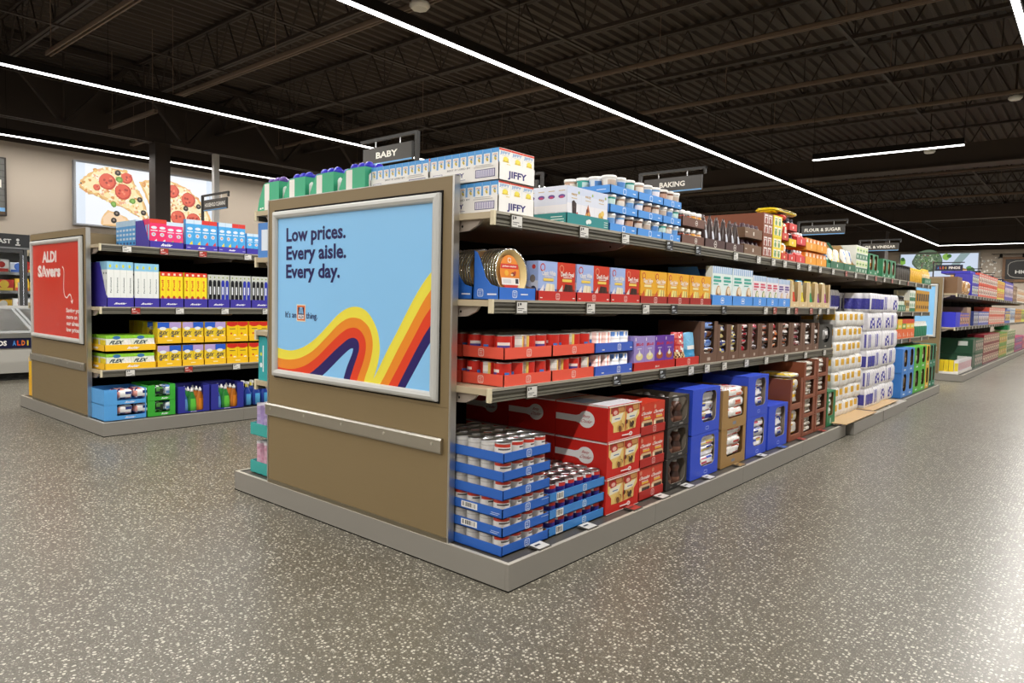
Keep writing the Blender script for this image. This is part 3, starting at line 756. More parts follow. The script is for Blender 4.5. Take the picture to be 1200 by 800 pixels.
# ---- left gondola -------------------------------------------------------
G2 = root_empty('gondola_shelving', 'left grey gondola with red savings poster on its tan end panel', 'store shelving', (-4.573, 0.034, 0))
base(G2, -W_, 0, 0, 10.0, seams=(1.27, 2.52, 3.78, 5.04, 6.3, 7.6, 8.8))
poster = poster_red; end_panel(G2, 0.008, 1.797, poster)
spine(G2, -1.15, 0.04, 9.95, 1.75)
far_panel(G2, 9.955)
LZ1, LZ2, LZ3 = 1.648, 1.104, 0.552
add_shelf(G2, SX, 0.04, 9.97, LZ1, 0.955, 1, [(0.26, 'w'), (0.58, 'r'), (0.94, 'r'), (1.4, 'w'), (2.1, 'w')])
add_shelf(G2, SX, 0.04, 9.97, LZ2, 0.955, 1, [(0.33, 'r'), (0.72, 'w'), (1.16, 'w'), (1.6, 'w'), (2.2, 'w')])
add_shelf(G2, SX, 0.04, 9.97, LZ3, 0.955, 1, [(0.28, 'w'), (0.80, 'r'), (1.28, 'w'), (1.8, 'w')])
for z in (1.648, 1.104, 0.552): add_shelf(G2, LX, 0.04, 9.97, z, 0.955, -1, [(0.5, 'w')])
mb = MB(); mb.box(-1.17, 0.045, 1.60, -0.98, 3.9, 1.796, TAN, 'laminate'); mb.box(-1.15, 0.044, 1.60, -0.4, 0.05, 1.78, TAN, 'laminate')
ob('top_board', mb, G2)

# ---- right hand gondola beyond the cross aisle -------------------------
G3 = root_empty('gondola_shelving', 'distant grey gondola beyond the cross aisle at right with tan end', 'store shelving', (0.01, 12.25, 0))
base(G3, -W_, 0, 0, 14.5, seams=(1.27, 2.52, 3.78, 5.04, 6.3, 7.56, 8.8, 10.1, 11.3, 12.6))
def poster_plain(f, r): f.rect(*r, SKY)
poster = poster_plain; end_panel(G3, 0.008, 1.84, poster)
spine(G3, -1.15, 0.04, 14.3, 1.75)
RZ1, RZ2 = 1.557, 0.957
add_shelf(G3, SX, 0.04, 14.4, RZ1, 0.955, 1, [(0.3+0.45*i, 'w') for i in range(24)])
add_shelf(G3, SX, 0.04, 14.4, RZ2, 0.955, 1, [(0.3+0.45*i, 'w') for i in range(24)])

# ---- pallet bay kick blocks and pallets --------------------------------
def kick_block(y0, y1, x1, lab):
    mb = MB(); mb.box(-0.20, y0, 0.004, x1, y1, 0.118, KICK, 'enamel'); mb.box(-0.20, y0, 0.118, x1, y1, 0.121, 'b7b1a4', 'enamel')
    o = ob('kick_block', mb); setp(o, lab, 'kick block', 'loose kick blocks before the pallets')
kick_block(5.17, 6.34, 0.045, 'grey metal block in front of the yellow and white roll pallet')
kick_block(6.37, 7.56, 0.045, 'grey metal block in front of the purple and white roll pallet')
def pallet(x0, x1, y0, y1, lab):
    mb = MB(); c = '2457b8'
    for i in range(7):
        a = x0+(x1-x0-0.08)*i/6; mb.box(a, y0, 0.12, a+0.08, y1, 0.138, c, 'enamel')
    for y in (y0, (y0+y1)/2-0.05, y1-0.1): mb.box(x0, y, 0.104, x1, y+0.1, 0.12, c, 'enamel')
    for y in (y0, (y0+y1)/2-0.05, y1-0.1):
        for a in (x0, (x0+x1)/2-0.06, x1-0.12): mb.box(a, y, 0.018, a+0.12, y+0.1, 0.104, c, 'enamel')
        mb.box(x0, y, 0.0, x1, y+0.1, 0.018, c, 'enamel')
    o = ob('pallet', mb); setp(o, lab, 'pallet')
pallet(-1.03, -0.21, 5.08, 6.0, 'blue pallet carrying the yellow and white roll packs')
pallet(-1.03, -0.21, 6.12, 7.45, 'blue pallet carrying the purple and white roll packs')
mb = MB(); mb.box(-1.0, 4.86, 0.139, 0.05, 6.02, 0.145, 'c9a97c', 'card'); mb.box(-1.03, 4.9, 0.125, 0.0, 6.0, 0.139, '2457b8', 'enamel')
o = ob('slip_sheet', mb); setp(o, 'brown cardboard sheet under the yellow and white roll packs', 'cardboard sheet')
mb = MB(); mb.box(-1.0, 6.1, 0.139, 0.0, 7.3, 0.145, 'c9a97c', 'card'); mb.box(-1.03, 6.12, 0.125, -0.03, 7.28, 0.139, '2457b8', 'enamel')
o = ob('slip_sheet', mb); setp(o, 'brown cardboard sheet under the purple and white roll packs', 'cardboard sheet')

# price labels lying on the base edge
def base_label(x, y, k, lab):
    mb = MB(); c = {'w': 'd6d4ce', 'r': 'a5342b', 'n': '9a7a4c', 'b': '3d5fae', 'k': 'd6d4ce'}[k]
    mb.box(-0.035, -0.045, 0, 0.035, 0.045, 0.004, '5a574f', 'plastic')
    P = [(-0.030, -0.04, 0.010), (0.030, -0.04, 0.006), (0.030, 0.04, 0.006), (-0.030, 0.04, 0.010)]
    mb.face(P, c, 'gloss'); mb.box(-0.03, -0.04, 0.004, 0.03, 0.04, 0.0055, '4b483f', 'plastic')
    mb.face([(-0.012, -0.03, 0.0095), (0.0, -0.03, 0.0087), (0.0, 0.01, 0.0087), (-0.012, 0.01, 0.0095)], '33343a', 'gloss')
    o = ob('price_label', mb, None, (x, y, HB)); setp(o, lab, 'price label', 'price labels lying on the base deck')
for y, k, d in ((0.27, 'w', 'before the silver can trays'), (0.66, 'w', 'before the purple can trays'), (1.10, 'r', 'before the red spoon cartons'), (1.42, 'w', 'before the orange brownie mixes'), (1.75, 'w', 'before the dark syrup cases'),
                (2.05, 'w', 'before the nearest blue bag case'), (2.55, 'n', 'before the kraft marshmallow cases'), (2.98, 'w', 'before the second blue cases'), (3.42, 'b', 'before the single blue case'), (3.88, 'r', 'before the first brown sugar cases'), (4.45, 'r', 'before the last brown cases'), (4.9, 'w', 'before the green case')):
    base_label(-0.045, y, k, 'small price label on the base deck %s' % d)
for x, y, d in ((-0.02, 5.55, 'yellow'), (-0.02, 6.8, 'purple')): base_label(x, y, 'w', 'price label on the grey block before the %s roll pallet' % d)

# =============================================================== HANGING SIGNS
def aisle_sign(x, y, w, words, lab, tw, ta='c', post_z=1.75, side=1, dark='2b2926'):
    """panel hangs from a bracket arm; x is the post position, the panel runs toward side*x"""
    r = root_empty('aisle_sign', lab, 'aisle sign', (x, y, post_z), 'hanging aisle signs')
    z0, z1 = 2.13, 2.245
    mb = MB(); zz = post_z
    mb.box(-0.012, -0.012, 0, 0.012, 0.012, 2.30-zz, '24211e', 'enamel')
    a, b = sorted((0, side*(w+0.07))); mb.box(a, -0.01, 2.285-zz, b, 0.01, 2.305-zz, '24211e', 'enamel')
    if side > 0: mb.box(b-0.018, -0.008, 2.25-zz, b, 0.008, 2.305-zz, '24211e', 'enamel')
    ob('bracket', mb, r)
    mb = MB(); a, b = sorted((side*0.04, side*(0.04+w)))
    mb.box(a, -0.008, z0-zz, b, 0.008, z1-zz, dark, 'enamel')
    f = Fr(mb, (a, -0.009, z0-zz), (1, 0, 0), (0, 0, 1), w, z1-z0, 'gloss')
    f.rect(0.005, 0.02, 0.995, 0.985, '403c38'); f.rect(0.0, 0.0, 1, 0.09, '6aa7dc')
    k = tw/w
    cx = 0.5 if ta == 'c' else 1-k/2-0.09
    f.text(words, cx, 0.52, k, 0.36, 'f1eee6', 0.03)
    ob('sign_panel', mb, r)
    mb = MB()
    for t in (0.25, 0.75): mb.rod((a+w*t, 0, z1-zz), (a+w*t, 0, 2.29-zz), 0.004, 'c9c9c9', 'steel', 6)
    ob('hook', mb, r)
aisle_sign(-1.515, 0.80, 0.50, 'BABY', 'dark hanging sign reading BABY left of the muffin mix boxes', 0.22, side=-1)
aisle_sign(-1.72, 2.35, 0.50, 'E', 'dark hanging sign ending in letter E just behind the muffin mix boxes', 0.04, ta='r', side=-1)
aisle_sign(-1.09, 2.85, 0.50, 'BAKING', 'dark hanging sign reading BAKING above the frosting tubs', 0.22)
aisle_sign(-1.09, 6.70, 0.50, 'FLOUR & SUGAR', 'dark hanging sign reading FLOUR AND SUGAR', 0.42)
aisle_sign(-1.09, 9.52, 0.50, 'OIL & VINEGAR', 'dark hanging sign ending in VINEGAR near the far end', 0.42)
aisle_sign(-5.66, 1.42, 0.50, 'HOUSEHOLD CLEANING', 'dark hanging sign about household cleaning over the left gondola', 0.44)
for i, y in enumerate((15.6, 18.4, 21.0, 23.5, 26.2)):
    r = root_empty('aisle_sign', 'small navy hanging sign reading ALDI FINDS above distant gondola, %s in line' % ORD[i], 'aisle sign', (-1.09, y, 1.75), 'hanging store finds signs')
    mb = MB(); mb.box(-0.012, -0.012, 0, 0.012, 0.012, 0.56, '24211e', 'enamel'); mb.box(0, -0.01, 0.54, 0.58, 0.01, 0.56, '24211e', 'enamel'); ob('bracket', mb, r)
    mb = MB(); mb.box(0.04, -0.008, 0.37, 0.55, 0.008, 0.50, '161a3a', 'enamel'); f = Fr(mb, (0.04, -0.009, 0.37), (1, 0, 0), (0, 0, 1), 0.51, 0.13, 'gloss')
    f.rect(0, 0, 1, 1, '14173a')
    for j, (ch, c) in enumerate(zip('ALDI', ('4d8ad0', 'd8452b', 'e8792c', 'e6c83c'))): f.text(ch, 0.10+j*0.095, 0.5, 0.07 if ch != 'I' else 0.025, 0.42, c, 0.04)
    f.text('FINDS', 0.70, 0.5, 0.42, 0.42, 'f1eee6', 0.04); ob('sign_panel', mb, r)

# =============================================================== FREEZERS
def upright_freezer(y0, n, lab):
    """row of glass door freezers on the left wall, doors face +x"""
    dw = 0.76; r = root_empty('upright_freezer', lab, 'freezer', (-11.45, y0+n*dw/2, 0))
    hw = n*dw/2
    mb = MB(); fx = 0.45
    mb.box(-0.5, -hw, 0, -0.45, hw, 2.09, '2d2d2e', 'enamel'); mb.box(-0.45, -hw, 0, fx, hw, 0.45, '86847e', 'enamel'); mb.box(-0.45, -hw, 1.86, fx, hw, 2.09, '202124', 'enamel')
    for s in (-hw, hw-0.03): mb.box(-0.45, s, 0.45, fx, s+0.03, 1.86, '39393a', 'enamel')
    mb.box(-0.44, -hw+0.03, 0.45, -0.42, hw-0.03, 1.86, 'd6d8d6', 'enamel')
    body = ob('body', mb, r)
    mb = MB(); f = Fr(mb, (fx+0.001, -hw, 1.86), (0, 1, 0), (0, 0, 1), 2*hw, 0.23, 'gloss')
    f.rect(0, 0, 1, 1, '2c2e31'); f.rect(0, 0, 1, 0.12, '8d8f90')
    # BREAKFAST wording
    yb = (1.03-(y0))/(2*hw); f.text('BREAKFAST', yb-0.050, 0.5, 0.094, 0.30, 'f2f2ee', 0.03)
    f.disc(yb+0.013, 0.62, 0.004, 'f2f2ee'); f.disc(yb+0.013, 0.42, 0.003, 'f2f2ee'); f.rect(yb+0.007, 0.24, yb+0.019, 0.32, 'f2f2ee')
    ob('header_sign', mb, r)
    for z in (0.62, 0.92, 1.21, 1.50): 
        mb = MB(); mb.box(-0.40, -hw+0.04, z-0.02, fx-0.12, hw-0.04, z, 'c9cbc9', 'enamel'); mb.box(fx-0.12, -hw+0.04, z-0.035, fx-0.11, hw-0.04, z+0.01, '8c8c88', 'enamel'); ob('shelf', mb, r)
    for i in range(n):
        a = -hw+i*dw
        mb = MB()
        for y_, w in ((a+0.005, 0.045), (a+dw-0.05, 0.045)): mb.box(fx, y_, 0.47, fx+0.035, y_+w, 1.85, '4a4b4b', 'enamel')
        for z_ in (0.47, 1.80): mb.box(fx, a+0.05, z_, fx+0.035, a+dw-0.05, z_+0.05, '4a4b4b', 'enamel')
        d = ob('door', mb, r)
        mb = MB(); mb.box(fx+0.01, a+0.05, 0.52, fx+0.016, a+dw-0.05, 1.80, 'ffffff', 'glass'); ob('glass_pane', mb, d)
        mb = MB(); mb.rod((fx+0.065, a+dw-0.075, 0.95), (fx+0.065, a+dw-0.075, 1.35), 0.012, 'd5d5d3', 'steel', 8)
        for z_ in (0.97, 1.33): mb.rod((fx+0.03, a+dw-0.075, z_), (fx+0.065, a+dw-0.075, z_), 0.008, 'd5d5d3', 'steel', 6)
        ob('handle', mb, d)
        mb = MB(); mb.box(fx-0.04, a+0.01, 0.55, fx-0.02, a+0.03, 1.78, 'f5f8ff', 'caselit'); ob('case_light', mb, r)
    # frozen boxes
    cols = [('f2c33a', 'd8452b'), ('e9b62f', 'f6f1e2'), ('f6f3ea', 'c73a2f'), ('d9dfe6', '2f5aa8'), ('c8352b', 'f4d34a')]
    q = 0
    for zi, z in enumerate((0.62, 0.92, 1.21, 1.50)):
        y = -hw+0.08; k = 0
        while y < hw-0.25:
            w = 0.2+0.03*((q*7) % 3); h = 0.20-0.02*((q*5) % 3); c = cols[(q+zi) % 5]
            me = cached(('fz', zi, q % 15, w, h), lambda: simple_box(0.3, w-0.012, h, c[0], [('rect', 0.05, 0.05, 0.95, 0.3, c[1]), ('disc', 0.5, 0.6, 0.25, c[1])]))
            put('frozen_food_box', me, 'frozen food box behind glass, %s along, %s freezer shelf from bottom' % (ORD[k], ORD[zi]), 'food box', (-11.45+fx-0.14, r.location.y+y+w/2, z), 'frozen boxes in the door freezers')
            y += w; q += 1; k += 1
m, nt, b = new_mat('freezer_glass'); b.inputs['Base Color'].default_value = (1, 1, 1, 1); b.inputs['Transmission Weight'].default_value = 1.0; b.inputs['Roughness'].default_value = 0.02; b.inputs['IOR'].default_value = 1.05
M['glass'] = m
def simple_box(d, w, h, col, front=(), side=(), m='card'):
    mb = MB(); mb.box(-d, -w/2, 0, 0, w/2, h, col, m)
    fr_front(mb, w, h, m=m).many(front); fr_near(mb, d, w, h, m=m).many(side)
    return mb.build('box')
upright_freezer(-3.4, 7, 'tall glass door freezers with dark breakfast header along the left wall')
def chest_freezer():
    r = root_empty('chest_freezer', 'long grey open chest freezer with dark blue lettered band at left', 'freezer', (-10.0, -0.6, 0)); 
    L = 3.6
    mb = MB(); mb.box(-0.5, -L, 0.10, 0.55, 3.9, 0.44, 'b5b2aa', 'enamel'); mb.box(-0.5, -L, 0.0, 0.50, 3.9, 0.10, '2b2a28', 'matte')
    for i in range(34):
        y = -L+0.1+i*0.145
        mb.box(0.55, y, 0.02, 0.555, y+0.06, 0.07, '1a1917', 'matte')
    for z in range(6): mb.box(0.551, -0.5, 0.16+z*0.03, 0.556, 0.9, 0.17+z*0.03, '97948c', 'enamel')
    ob('body', mb, r)
    mb = MB(); mb.box(0.50, -L, 0.44, 0.565, 3.9, 0.58, '191c3c', 'enamel')
    f = Fr(mb, (0.566, -L, 0.44), (0, 1, 0), (0, 0, 1), 3.9+L, 0.14, 'gloss'); f.rect(0, 0, 1, 1, '191c3c')
    T = 3.9+L
    def U(y): return (y+0.6+L)/T
    for j, (ch, c) in enumerate(zip('ALDI', ('4d8ad0', 'd8452b', 'e8792c', 'e6c83c'))): f.text(ch, U(0.635+j*0.052), 0.5, (0.042 if ch != 'I' else 0.016)/T, 0.5, c, 0.04)
    f.text('FINDS', U(0.44), 0.5, 0.22/T, 0.5, 'f1eee6', 0.04)
    for y_ in (-0.62, 1.9):
        for j, (ch, c) in enumerate(zip('ALDI', ('4d8ad0', 'd8452b', 'e8792c', 'e6c83c'))): f.text(ch, U(y_+j*0.052), 0.5, (0.042 if ch != 'I' else 0.016)/T, 0.5, c, 0.04)
        f.text('FINDS', U(y_+0.32), 0.5, 0.22/T, 0.5, 'f1eee6', 0.04)
    f.text('FINDS', U(0.955), 0.5, 0.22/T, 0.5, 'f1eee6', 0.04)
    ob('lettered_band', mb, r)
    mb = MB(); mb.box(0.44, -L, 0.58, 0.58, 3.9, 0.64, 'd9d8d3', 'steel'); mb.box(-0.5, -L, 0.44, -0.42, 3.9, 1.0, 'd0d0cc', 'enamel')
    for y in (-L, 3.84): mb.box(-0.5, y, 0.44, 0.56, y+0.06, 0.66, 'd0d0cc', 'enamel')
    mb.box(-0.42, -L, 0.44, 0.50, 3.9, 0.46, 'e4e6e6', 'enamel'); ob('rim', mb, r)
    for k in range(6):
        y0 = -L+0.08+k*1.26
        mb = MB(); 
        for a, b_ in (((0.52, y0, 0.66), (-0.42, y0, 0.95)), ((0.52, y0+1.2, 0.66), (-0.42, y0+1.2, 0.95)), ((0.52, y0, 0.66), (0.52, y0+1.2, 0.66)), ((-0.42, y0, 0.95), (-0.42, y0+1.2, 0.95))): mb.bar(a, b_, 0.035, 0.03, 'b9bbbb', 'enamel')
        l = ob('lid', mb, r)
        mb = MB(); mb.face([(0.52, y0, 0.66), (0.52, y0+1.2, 0.66), (-0.42, y0+1.2, 0.95), (-0.42, y0, 0.95)], 'ffffff', 'glass'); ob('glass_pane', mb, l)
    # boxes lying in the chest
    cols = ['f4f1ea', 'dfe6ef', 'd23c2f', 'f0c23c', 'eef0f2', '8fb4dc']
    for i in range(16):
        me = cached(('cf', i % 6), lambda: simple_box(0.28, 0.24, 0.14, cols[i % 6], [('rect', 0.1, 0.2, 0.9, 0.6, cols[(i+3) % 6])]))
        put('frozen_food_pack', me, 'frozen pack lying in the chest freezer, %s from its front end' % ORD[i], 'food box', (-10+0.40, -4.05+i*0.31, 0.461), 'packs in the chest freezer')
chest_freezer()
# ============================================================ PACKAGE LIBRARY
# every package: front face at local x=0 looking to +x, width along y, base at z=0
def carton(d, w, h, col, front=(), side=(), top=(), m='card', far=()):
    mb = MB(); mb.box(-d, -w/2, 0, 0, w/2, h, col, m)
    fr_front(mb, w, h, m=m).many(front); fr_near(mb, d, w, h, m=m).many(side); fr_far(mb, d, w, h, m=m).many(far)
    if top: fr_top(mb, d, w, h, m=m).many(top)
    return mb.build('carton')
def tray(d, w, h, col, front=(), side=(), back=None, slope=None, inner='b99a6c', m='card', t=0.004):
    """open display tray; slope: side wall outline [(x from front, z)] from front to back"""
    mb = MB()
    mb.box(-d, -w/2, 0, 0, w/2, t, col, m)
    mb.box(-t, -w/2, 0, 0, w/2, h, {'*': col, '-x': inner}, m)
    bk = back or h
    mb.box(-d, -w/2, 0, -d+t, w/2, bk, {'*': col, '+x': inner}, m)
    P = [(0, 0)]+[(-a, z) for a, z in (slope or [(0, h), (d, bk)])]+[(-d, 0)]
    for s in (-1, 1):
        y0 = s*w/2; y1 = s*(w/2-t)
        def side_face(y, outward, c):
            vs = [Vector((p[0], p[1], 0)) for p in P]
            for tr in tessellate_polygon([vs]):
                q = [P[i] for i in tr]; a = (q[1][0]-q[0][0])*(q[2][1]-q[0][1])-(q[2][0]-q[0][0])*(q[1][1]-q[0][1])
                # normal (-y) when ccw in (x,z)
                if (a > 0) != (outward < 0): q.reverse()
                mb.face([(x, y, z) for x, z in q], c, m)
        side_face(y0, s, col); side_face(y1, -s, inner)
        for a, b in zip(P, P[1:]+P[:1]): mb.face([(a[0], y0, a[1]), (b[0], y0, b[1]), (b[0], y1, b[1]), (a[0], y1, a[1])], col, m)
    if front: fr_front(mb, w, h, m=m).many(front)
    if side: fr_near(mb, d, w, h, m=m).many(side)
    return mb.build('tray')
def rrect(u0, v0, u1, v1, ru, rv, k=4, top_open=False):
    """rounded rectangle loop ccw"""
    o = []
    for cu, cv, a in ((u1-ru, v0+rv, -PI/2), (u1-ru, v1-rv, 0), (u0+ru, v1-rv, PI/2), (u0+ru, v0+rv, PI)):
        for i in range(k+1):
            t = a+PI/2*i/k; o.append((cu+ru*math.cos(t), cv+rv*math.sin(t)))
    return o
def window_case(d, w, h, col, hole, front=(), side=(), inner='8a6c46', m='card', toplid=True, top_open=False, sidecut=None, t=0.004, topcol=None):
    """shipping case with a cut-out window in the front; hole u0,v0,u1,v1,(radius)"""
    mb = MB(); u0, v0, u1, v1 = hole[:4]; r = hole[4] if len(hole) > 4 else 0.08
    ru, rv = r, r*w/h
    def F(x): 
        f = fr_front(mb, w, h, x=x, m=m); return f
    f = F(0)
    # front sheet as four convex-ish pieces around the hole
    L = rrect(u0, v0, u1, v1, ru, rv)
    n = len(L)
    def edge(u, v):
        # project hole point outwards to the sheet border
        return None
    if top_open: v1 = 1.0
    Q = []
    k = 4
    # corner blocks
    cor = [(1, 0), (1, 1), (0, 1), (0, 0)]
    for ci in range(4):
        seg = L[ci*(k+1):(ci+1)*(k+1)]
        if top_open and ci in (1, 2): continue
        c = cor[ci]
        for a, b in zip(seg, seg[1:]): Q.append([c, b, a])
    a = L
    def pt(i): return a[i % n]
    # straight sides: right, top, left, bottom
    sides = [(pt(k), pt(k+1), cor[0], cor[1]), (pt(2*k+1), pt(2*k+2), cor[1], cor[2]), (pt(3*k+2), pt(3*k+3), cor[2], cor[3]), (pt(4*k+3), pt(0), cor[3], cor[0])]
    if top_open:
        Q.append([cor[0], (1, 1), (u1, 1), pt(k)]); Q.append([cor[3], pt(3*k+3), (u0, 1), (0, 1)]); Q.append([cor[3], cor[0], pt(0), pt(4*k+3)])
    else:
        for p, q, c0, c1 in sides: Q.append([c0, c1, q, p])
    for q in Q:
        f.mb.face([f.p(*p) for p in q], col, m)
        g = [f.p(*p)-Vector((t, 0, 0)) for p in q][::-1]; f.mb.face(g, inner, m)
    loop = L if not top_open else [ (u0, 1)]+[L[i % n] for i in range(3*k+3, 4*k+4)]+[L[i] for i in range(0, k+1)]+[(u1, 1)]
    m2 = len(loop)
    for i in range(m2 if not top_open else m2-1):
        p, q = f.p(*loop[i]), f.p(*loop[(i+1) % m2]); mb.face([p, q, q-Vector((t, 0, 0)), p-Vector((t, 0, 0))][::-1], inner, m)
    mb.box(-d, -w/2, 0, -d+t, w/2, h, {'*': col, '+x': inner}, m)
    mb.box(-d, -w/2, 0, 0-t, -w/2+t, h, {'*': col, '+y': inner}, m); mb.box(-d, w/2-t, 0, 0-t, w/2, h, {'*': col, '-y': inner}, m)
    # outer returns at the front edge
    mb.face([(-t, -w/2, 0), (0, -w/2, 0), (0, -w/2, h), (-t, -w/2, h)], col, m); mb.face([(0, w/2, 0), (-t, w/2, 0), (-t, w/2, h), (0, w/2, h)], col, m)
    mb.box(-d, -w/2, 0, -t, w/2, t, col, m)
    if toplid and not top_open: mb.box(-d, -w/2, h-t, 0, w/2, h, topcol or col, m)
    if front: fr_front(mb, w, h, m=m).many(front)
    if side: fr_near(mb, d, w, h, m=m).many(side)
    return mb.build('case')
def bag(d, w, h, colfn, seed=0, nu=14, nv=12, m='film', lump=0.10, sq=0.42):
    """lumpy soft pack centred on y, front bulge touches x=0; colfn(u,v,rnd)->colour on front; u,v 0..1"""
    rn = random.Random(seed); mb = MB()
    ph = [rn.uniform(0, 6.28) for _ in range(8)]
    P = []
    for i in range(nu):
        t = 2*PI*i/nu; row = []
        for j in range(nv+1):
            s = -PI/2+PI*j/nv
            ct, st = math.cos(t), math.sin(t); cs, ss = math.cos(s), math.sin(s)
            g = lambda x, e: math.copysign(abs(x)**e, x)
            k = 1+lump*(math.sin(3*t+ph[0]+2*s)*0.5+math.sin(5*s+ph[1]+t)*0.35+math.sin(7*t+ph[2]-4*s)*0.3)
            k = min(k, 1.0+lump*0.2)
            x = d/2*g(ct, sq)*g(cs, sq)*k; y = w/2*g(st, sq)*g(cs, sq)*min(k, 1.0); z = h/2*g(ss, 0.6)
            row.append((x-d/2, y, z+h/2))
        P.append(row)
    def cf(i, j):
        p = P[i][j]; q = P[(i+1) % nu][min(j+1, nv)]
        return colfn((p[1]+q[1])/2/w+0.5, (p[2]+q[2])/2/h, rn, (p[0]+q[0])/2 > -d*0.42)
    mb.grid(P, cf, m, True, wrap_u=True)
    return mb.build('bag')
def patch(base, accents, p=0.4, seed=0):
    def fn(u, v, rn, fr):
        r = rn.random()
        return rn.choice(accents) if r < p else (base if isinstance(base, str) else rn.choice(base))
    return fn
def pouch(d, w, h, colfn, seed=0, m='film', nu=9, nv=12, seal=0.06):
    """upright flat pouch with a sealed top edge and fuller belly"""
    rn = random.Random(seed); mb = MB(); ph = rn.uniform(0, 6)
    def T(u, v):
        e = max(0.0, 1-abs(2*u-1)**3)
        b = (1-v)**0.5*1.05 if v > 0.35 else 0.85+0.15*min(1, v/0.2)
        return d/2*e**0.5*min(1, b)*(1+0.07*math.sin(9*u+7*v+ph))
    for s in (1, -1):
        G = []
        for i in range(nu):
            u = i/(nu-1)
            row = []
            for j in range(nv):
                v = j/(nv-1); ww = w*(1-0.05*math.sin(v*PI)); 
                row.append((-d/2+s*T(u, v), s*(u-0.5)*ww, v*h*(1-0.02*abs(math.sin(3*u+ph)))))
            G.append(row)
        mb.grid(G, lambda i, j: colfn((i+.5)/(nu-1), (j+.5)/(nv-1), rn, s > 0), m, True)
    G0 = [(-d/2+T(i/(nu-1), 0), (i/(nu-1)-0.5)*w, 0) for i in range(nu)]+[(-d/2-T(i/(nu-1), 0), (i/(nu-1)-0.5)*w, 0) for i in range(nu-1, -1, -1)]
    mb.face(G0[::-1], colfn(0.5, 0.0, rn, True), m)
    return mb.build('pouch')
def can(r, h, bands, n=18, lid='d7d7d5', key=None, print_fn=None):
    """tin: bands [(z0,z1,colour)] ; print_fn(angle 0..1, zmid)->colour or None"""
    mb = MB(); zs = sorted({0.006, h-0.006}|{b[0] for b in bands}|{b[1] for b in bands})
    zs = [z for z in zs if 0.006 <= z <= h-0.006]
    def cf(i, j):
        zm = (zs[j]+zs[j+1])/2 if j < len(zs)-1 else h
        if print_fn:
            c = print_fn((i+0.5)/n, zm/h)
            if c: return c
        for a, b, c in bands:
            if a <= zm <= b: return c
        return 'cccccc'
    mb.lathe([(r, z) for z in zs], cf, 'gloss', n, caps=False)
    body = mb
    body.lathe([(r*0.96, 0.0), (r*1.02, 0.003), (r, 0.006)], 'b9b9b7', 'tin', n, caps=True)
    mb = MB(); mb.lathe([(r, h-0.006), (r*1.03, h-0.003), (r*1.0, h), (r*0.93, h-0.001), (r*0.91, h-0.005), (r*0.6, h-0.004), (r*0.3, h-0.0045)], lid, 'tin', n, caps=True)
    return body.build('can'), mb.build('can_lid')
def tub(r, h, col, label, lidcol='f2f0ec', n=16, clear=False):
    mb = MB()
    def cf(i, j): return label if j in (1,) and (i % n) not in (3, 4, 11, 12) else col
    mb.lathe([(r*0.80, 0.0), (r*0.86, h*0.12), (r*0.96, h*0.74), (r*0.98, h*0.86)], cf, 'plastic', n)
    lid = MB(); lid.lathe([(r*1.02, h*0.84), (r*1.05, h*0.86), (r*1.05, h*0.97), (r*0.98, h), (r*0.9, h*0.985)], lidcol, 'plastic', n)
    return mb.build('tub'), lid.build('tub_lid')
def bottle(prof, bands, cap, n=12, m='plastic', capcol='f0eeea', sx=1.0, sy=1.0, printf=None):
    mb = MB()
    def cf(i, j):
        zm = (prof[j][1]+prof[min(j+1, len(prof)-1)][1])/2
        if printf:
            c = printf(i/n, zm)
            if c: return c
        for a, b, c in bands:
            if a <= zm <= b: return c
        return bands[-1][2]
    mb.lathe(prof, cf, m, n, sx=sx, sy=sy)
    c = MB(); c.lathe(cap, capcol, 'plastic', n)
    return mb.build('bottle'), c.build('cap')

LOGO = lambda u, v, s, w, h, c='e9e4f0': [('ring', u-s/w/2, v-s/h/2, u+s/w/2, v+s/h/2, 0.0035, c), ('rect', u-s/w*.28, v+s/h*.18, u+s/w*.28, v+s/h*.26, c), ('rect', u-s/w*.28, v-s/h*.05, u+s/w*.2, v+s/h*.04, c), ('rect', u-s/w*.28, v-s/h*.28, u+s/w*.28, v-s/h*.2, c)]
def small(u, v, w=0.10, h=0.05, c='f3efe8'): return ('rect', u-w/2, v-h/2, u+w/2, v+h/2, c)
def barcode(u0, v0, u1, v1, ink='2d2d30'):
    L = [('rect', u0, v0, u1, v1, 'f1efea')]
    n = 9; r = random.Random(int(u0*1000)+int(v0*77))
    for i in range(n):
        a = u0+(u1-u0)*(0.08+0.84*i/n); L.append(('rect', a, v0+(v1-v0)*0.2, a+(u1-u0)*r.choice((0.02, 0.04, 0.06)), v0+(v1-v0)*0.88, ink))
    return L
def rowput(name, me, desc, cat, group, x, y0, y1, n, z, place, kids=(), rz=0.0, jitter=0.0):
    """n things side by side between y0 and y1, numbered from the near end"""
    st = (y1-y0)/n
    for i in range(n):
        put(name, me if not isinstance(me, (list, tuple)) else me[i % len(me)], '%s, %s from near end%s' % (desc, ORD[i], (' '+place) if place else ''), cat,
            (x+random.uniform(-jitter, 0), y0+st*(i+.5), z), group, rz, kids)
# ============================================================ CENTRAL GONDOLA, TOP SHELF
XF = -0.18
def S(y0, y1): return (y0+y1)/2
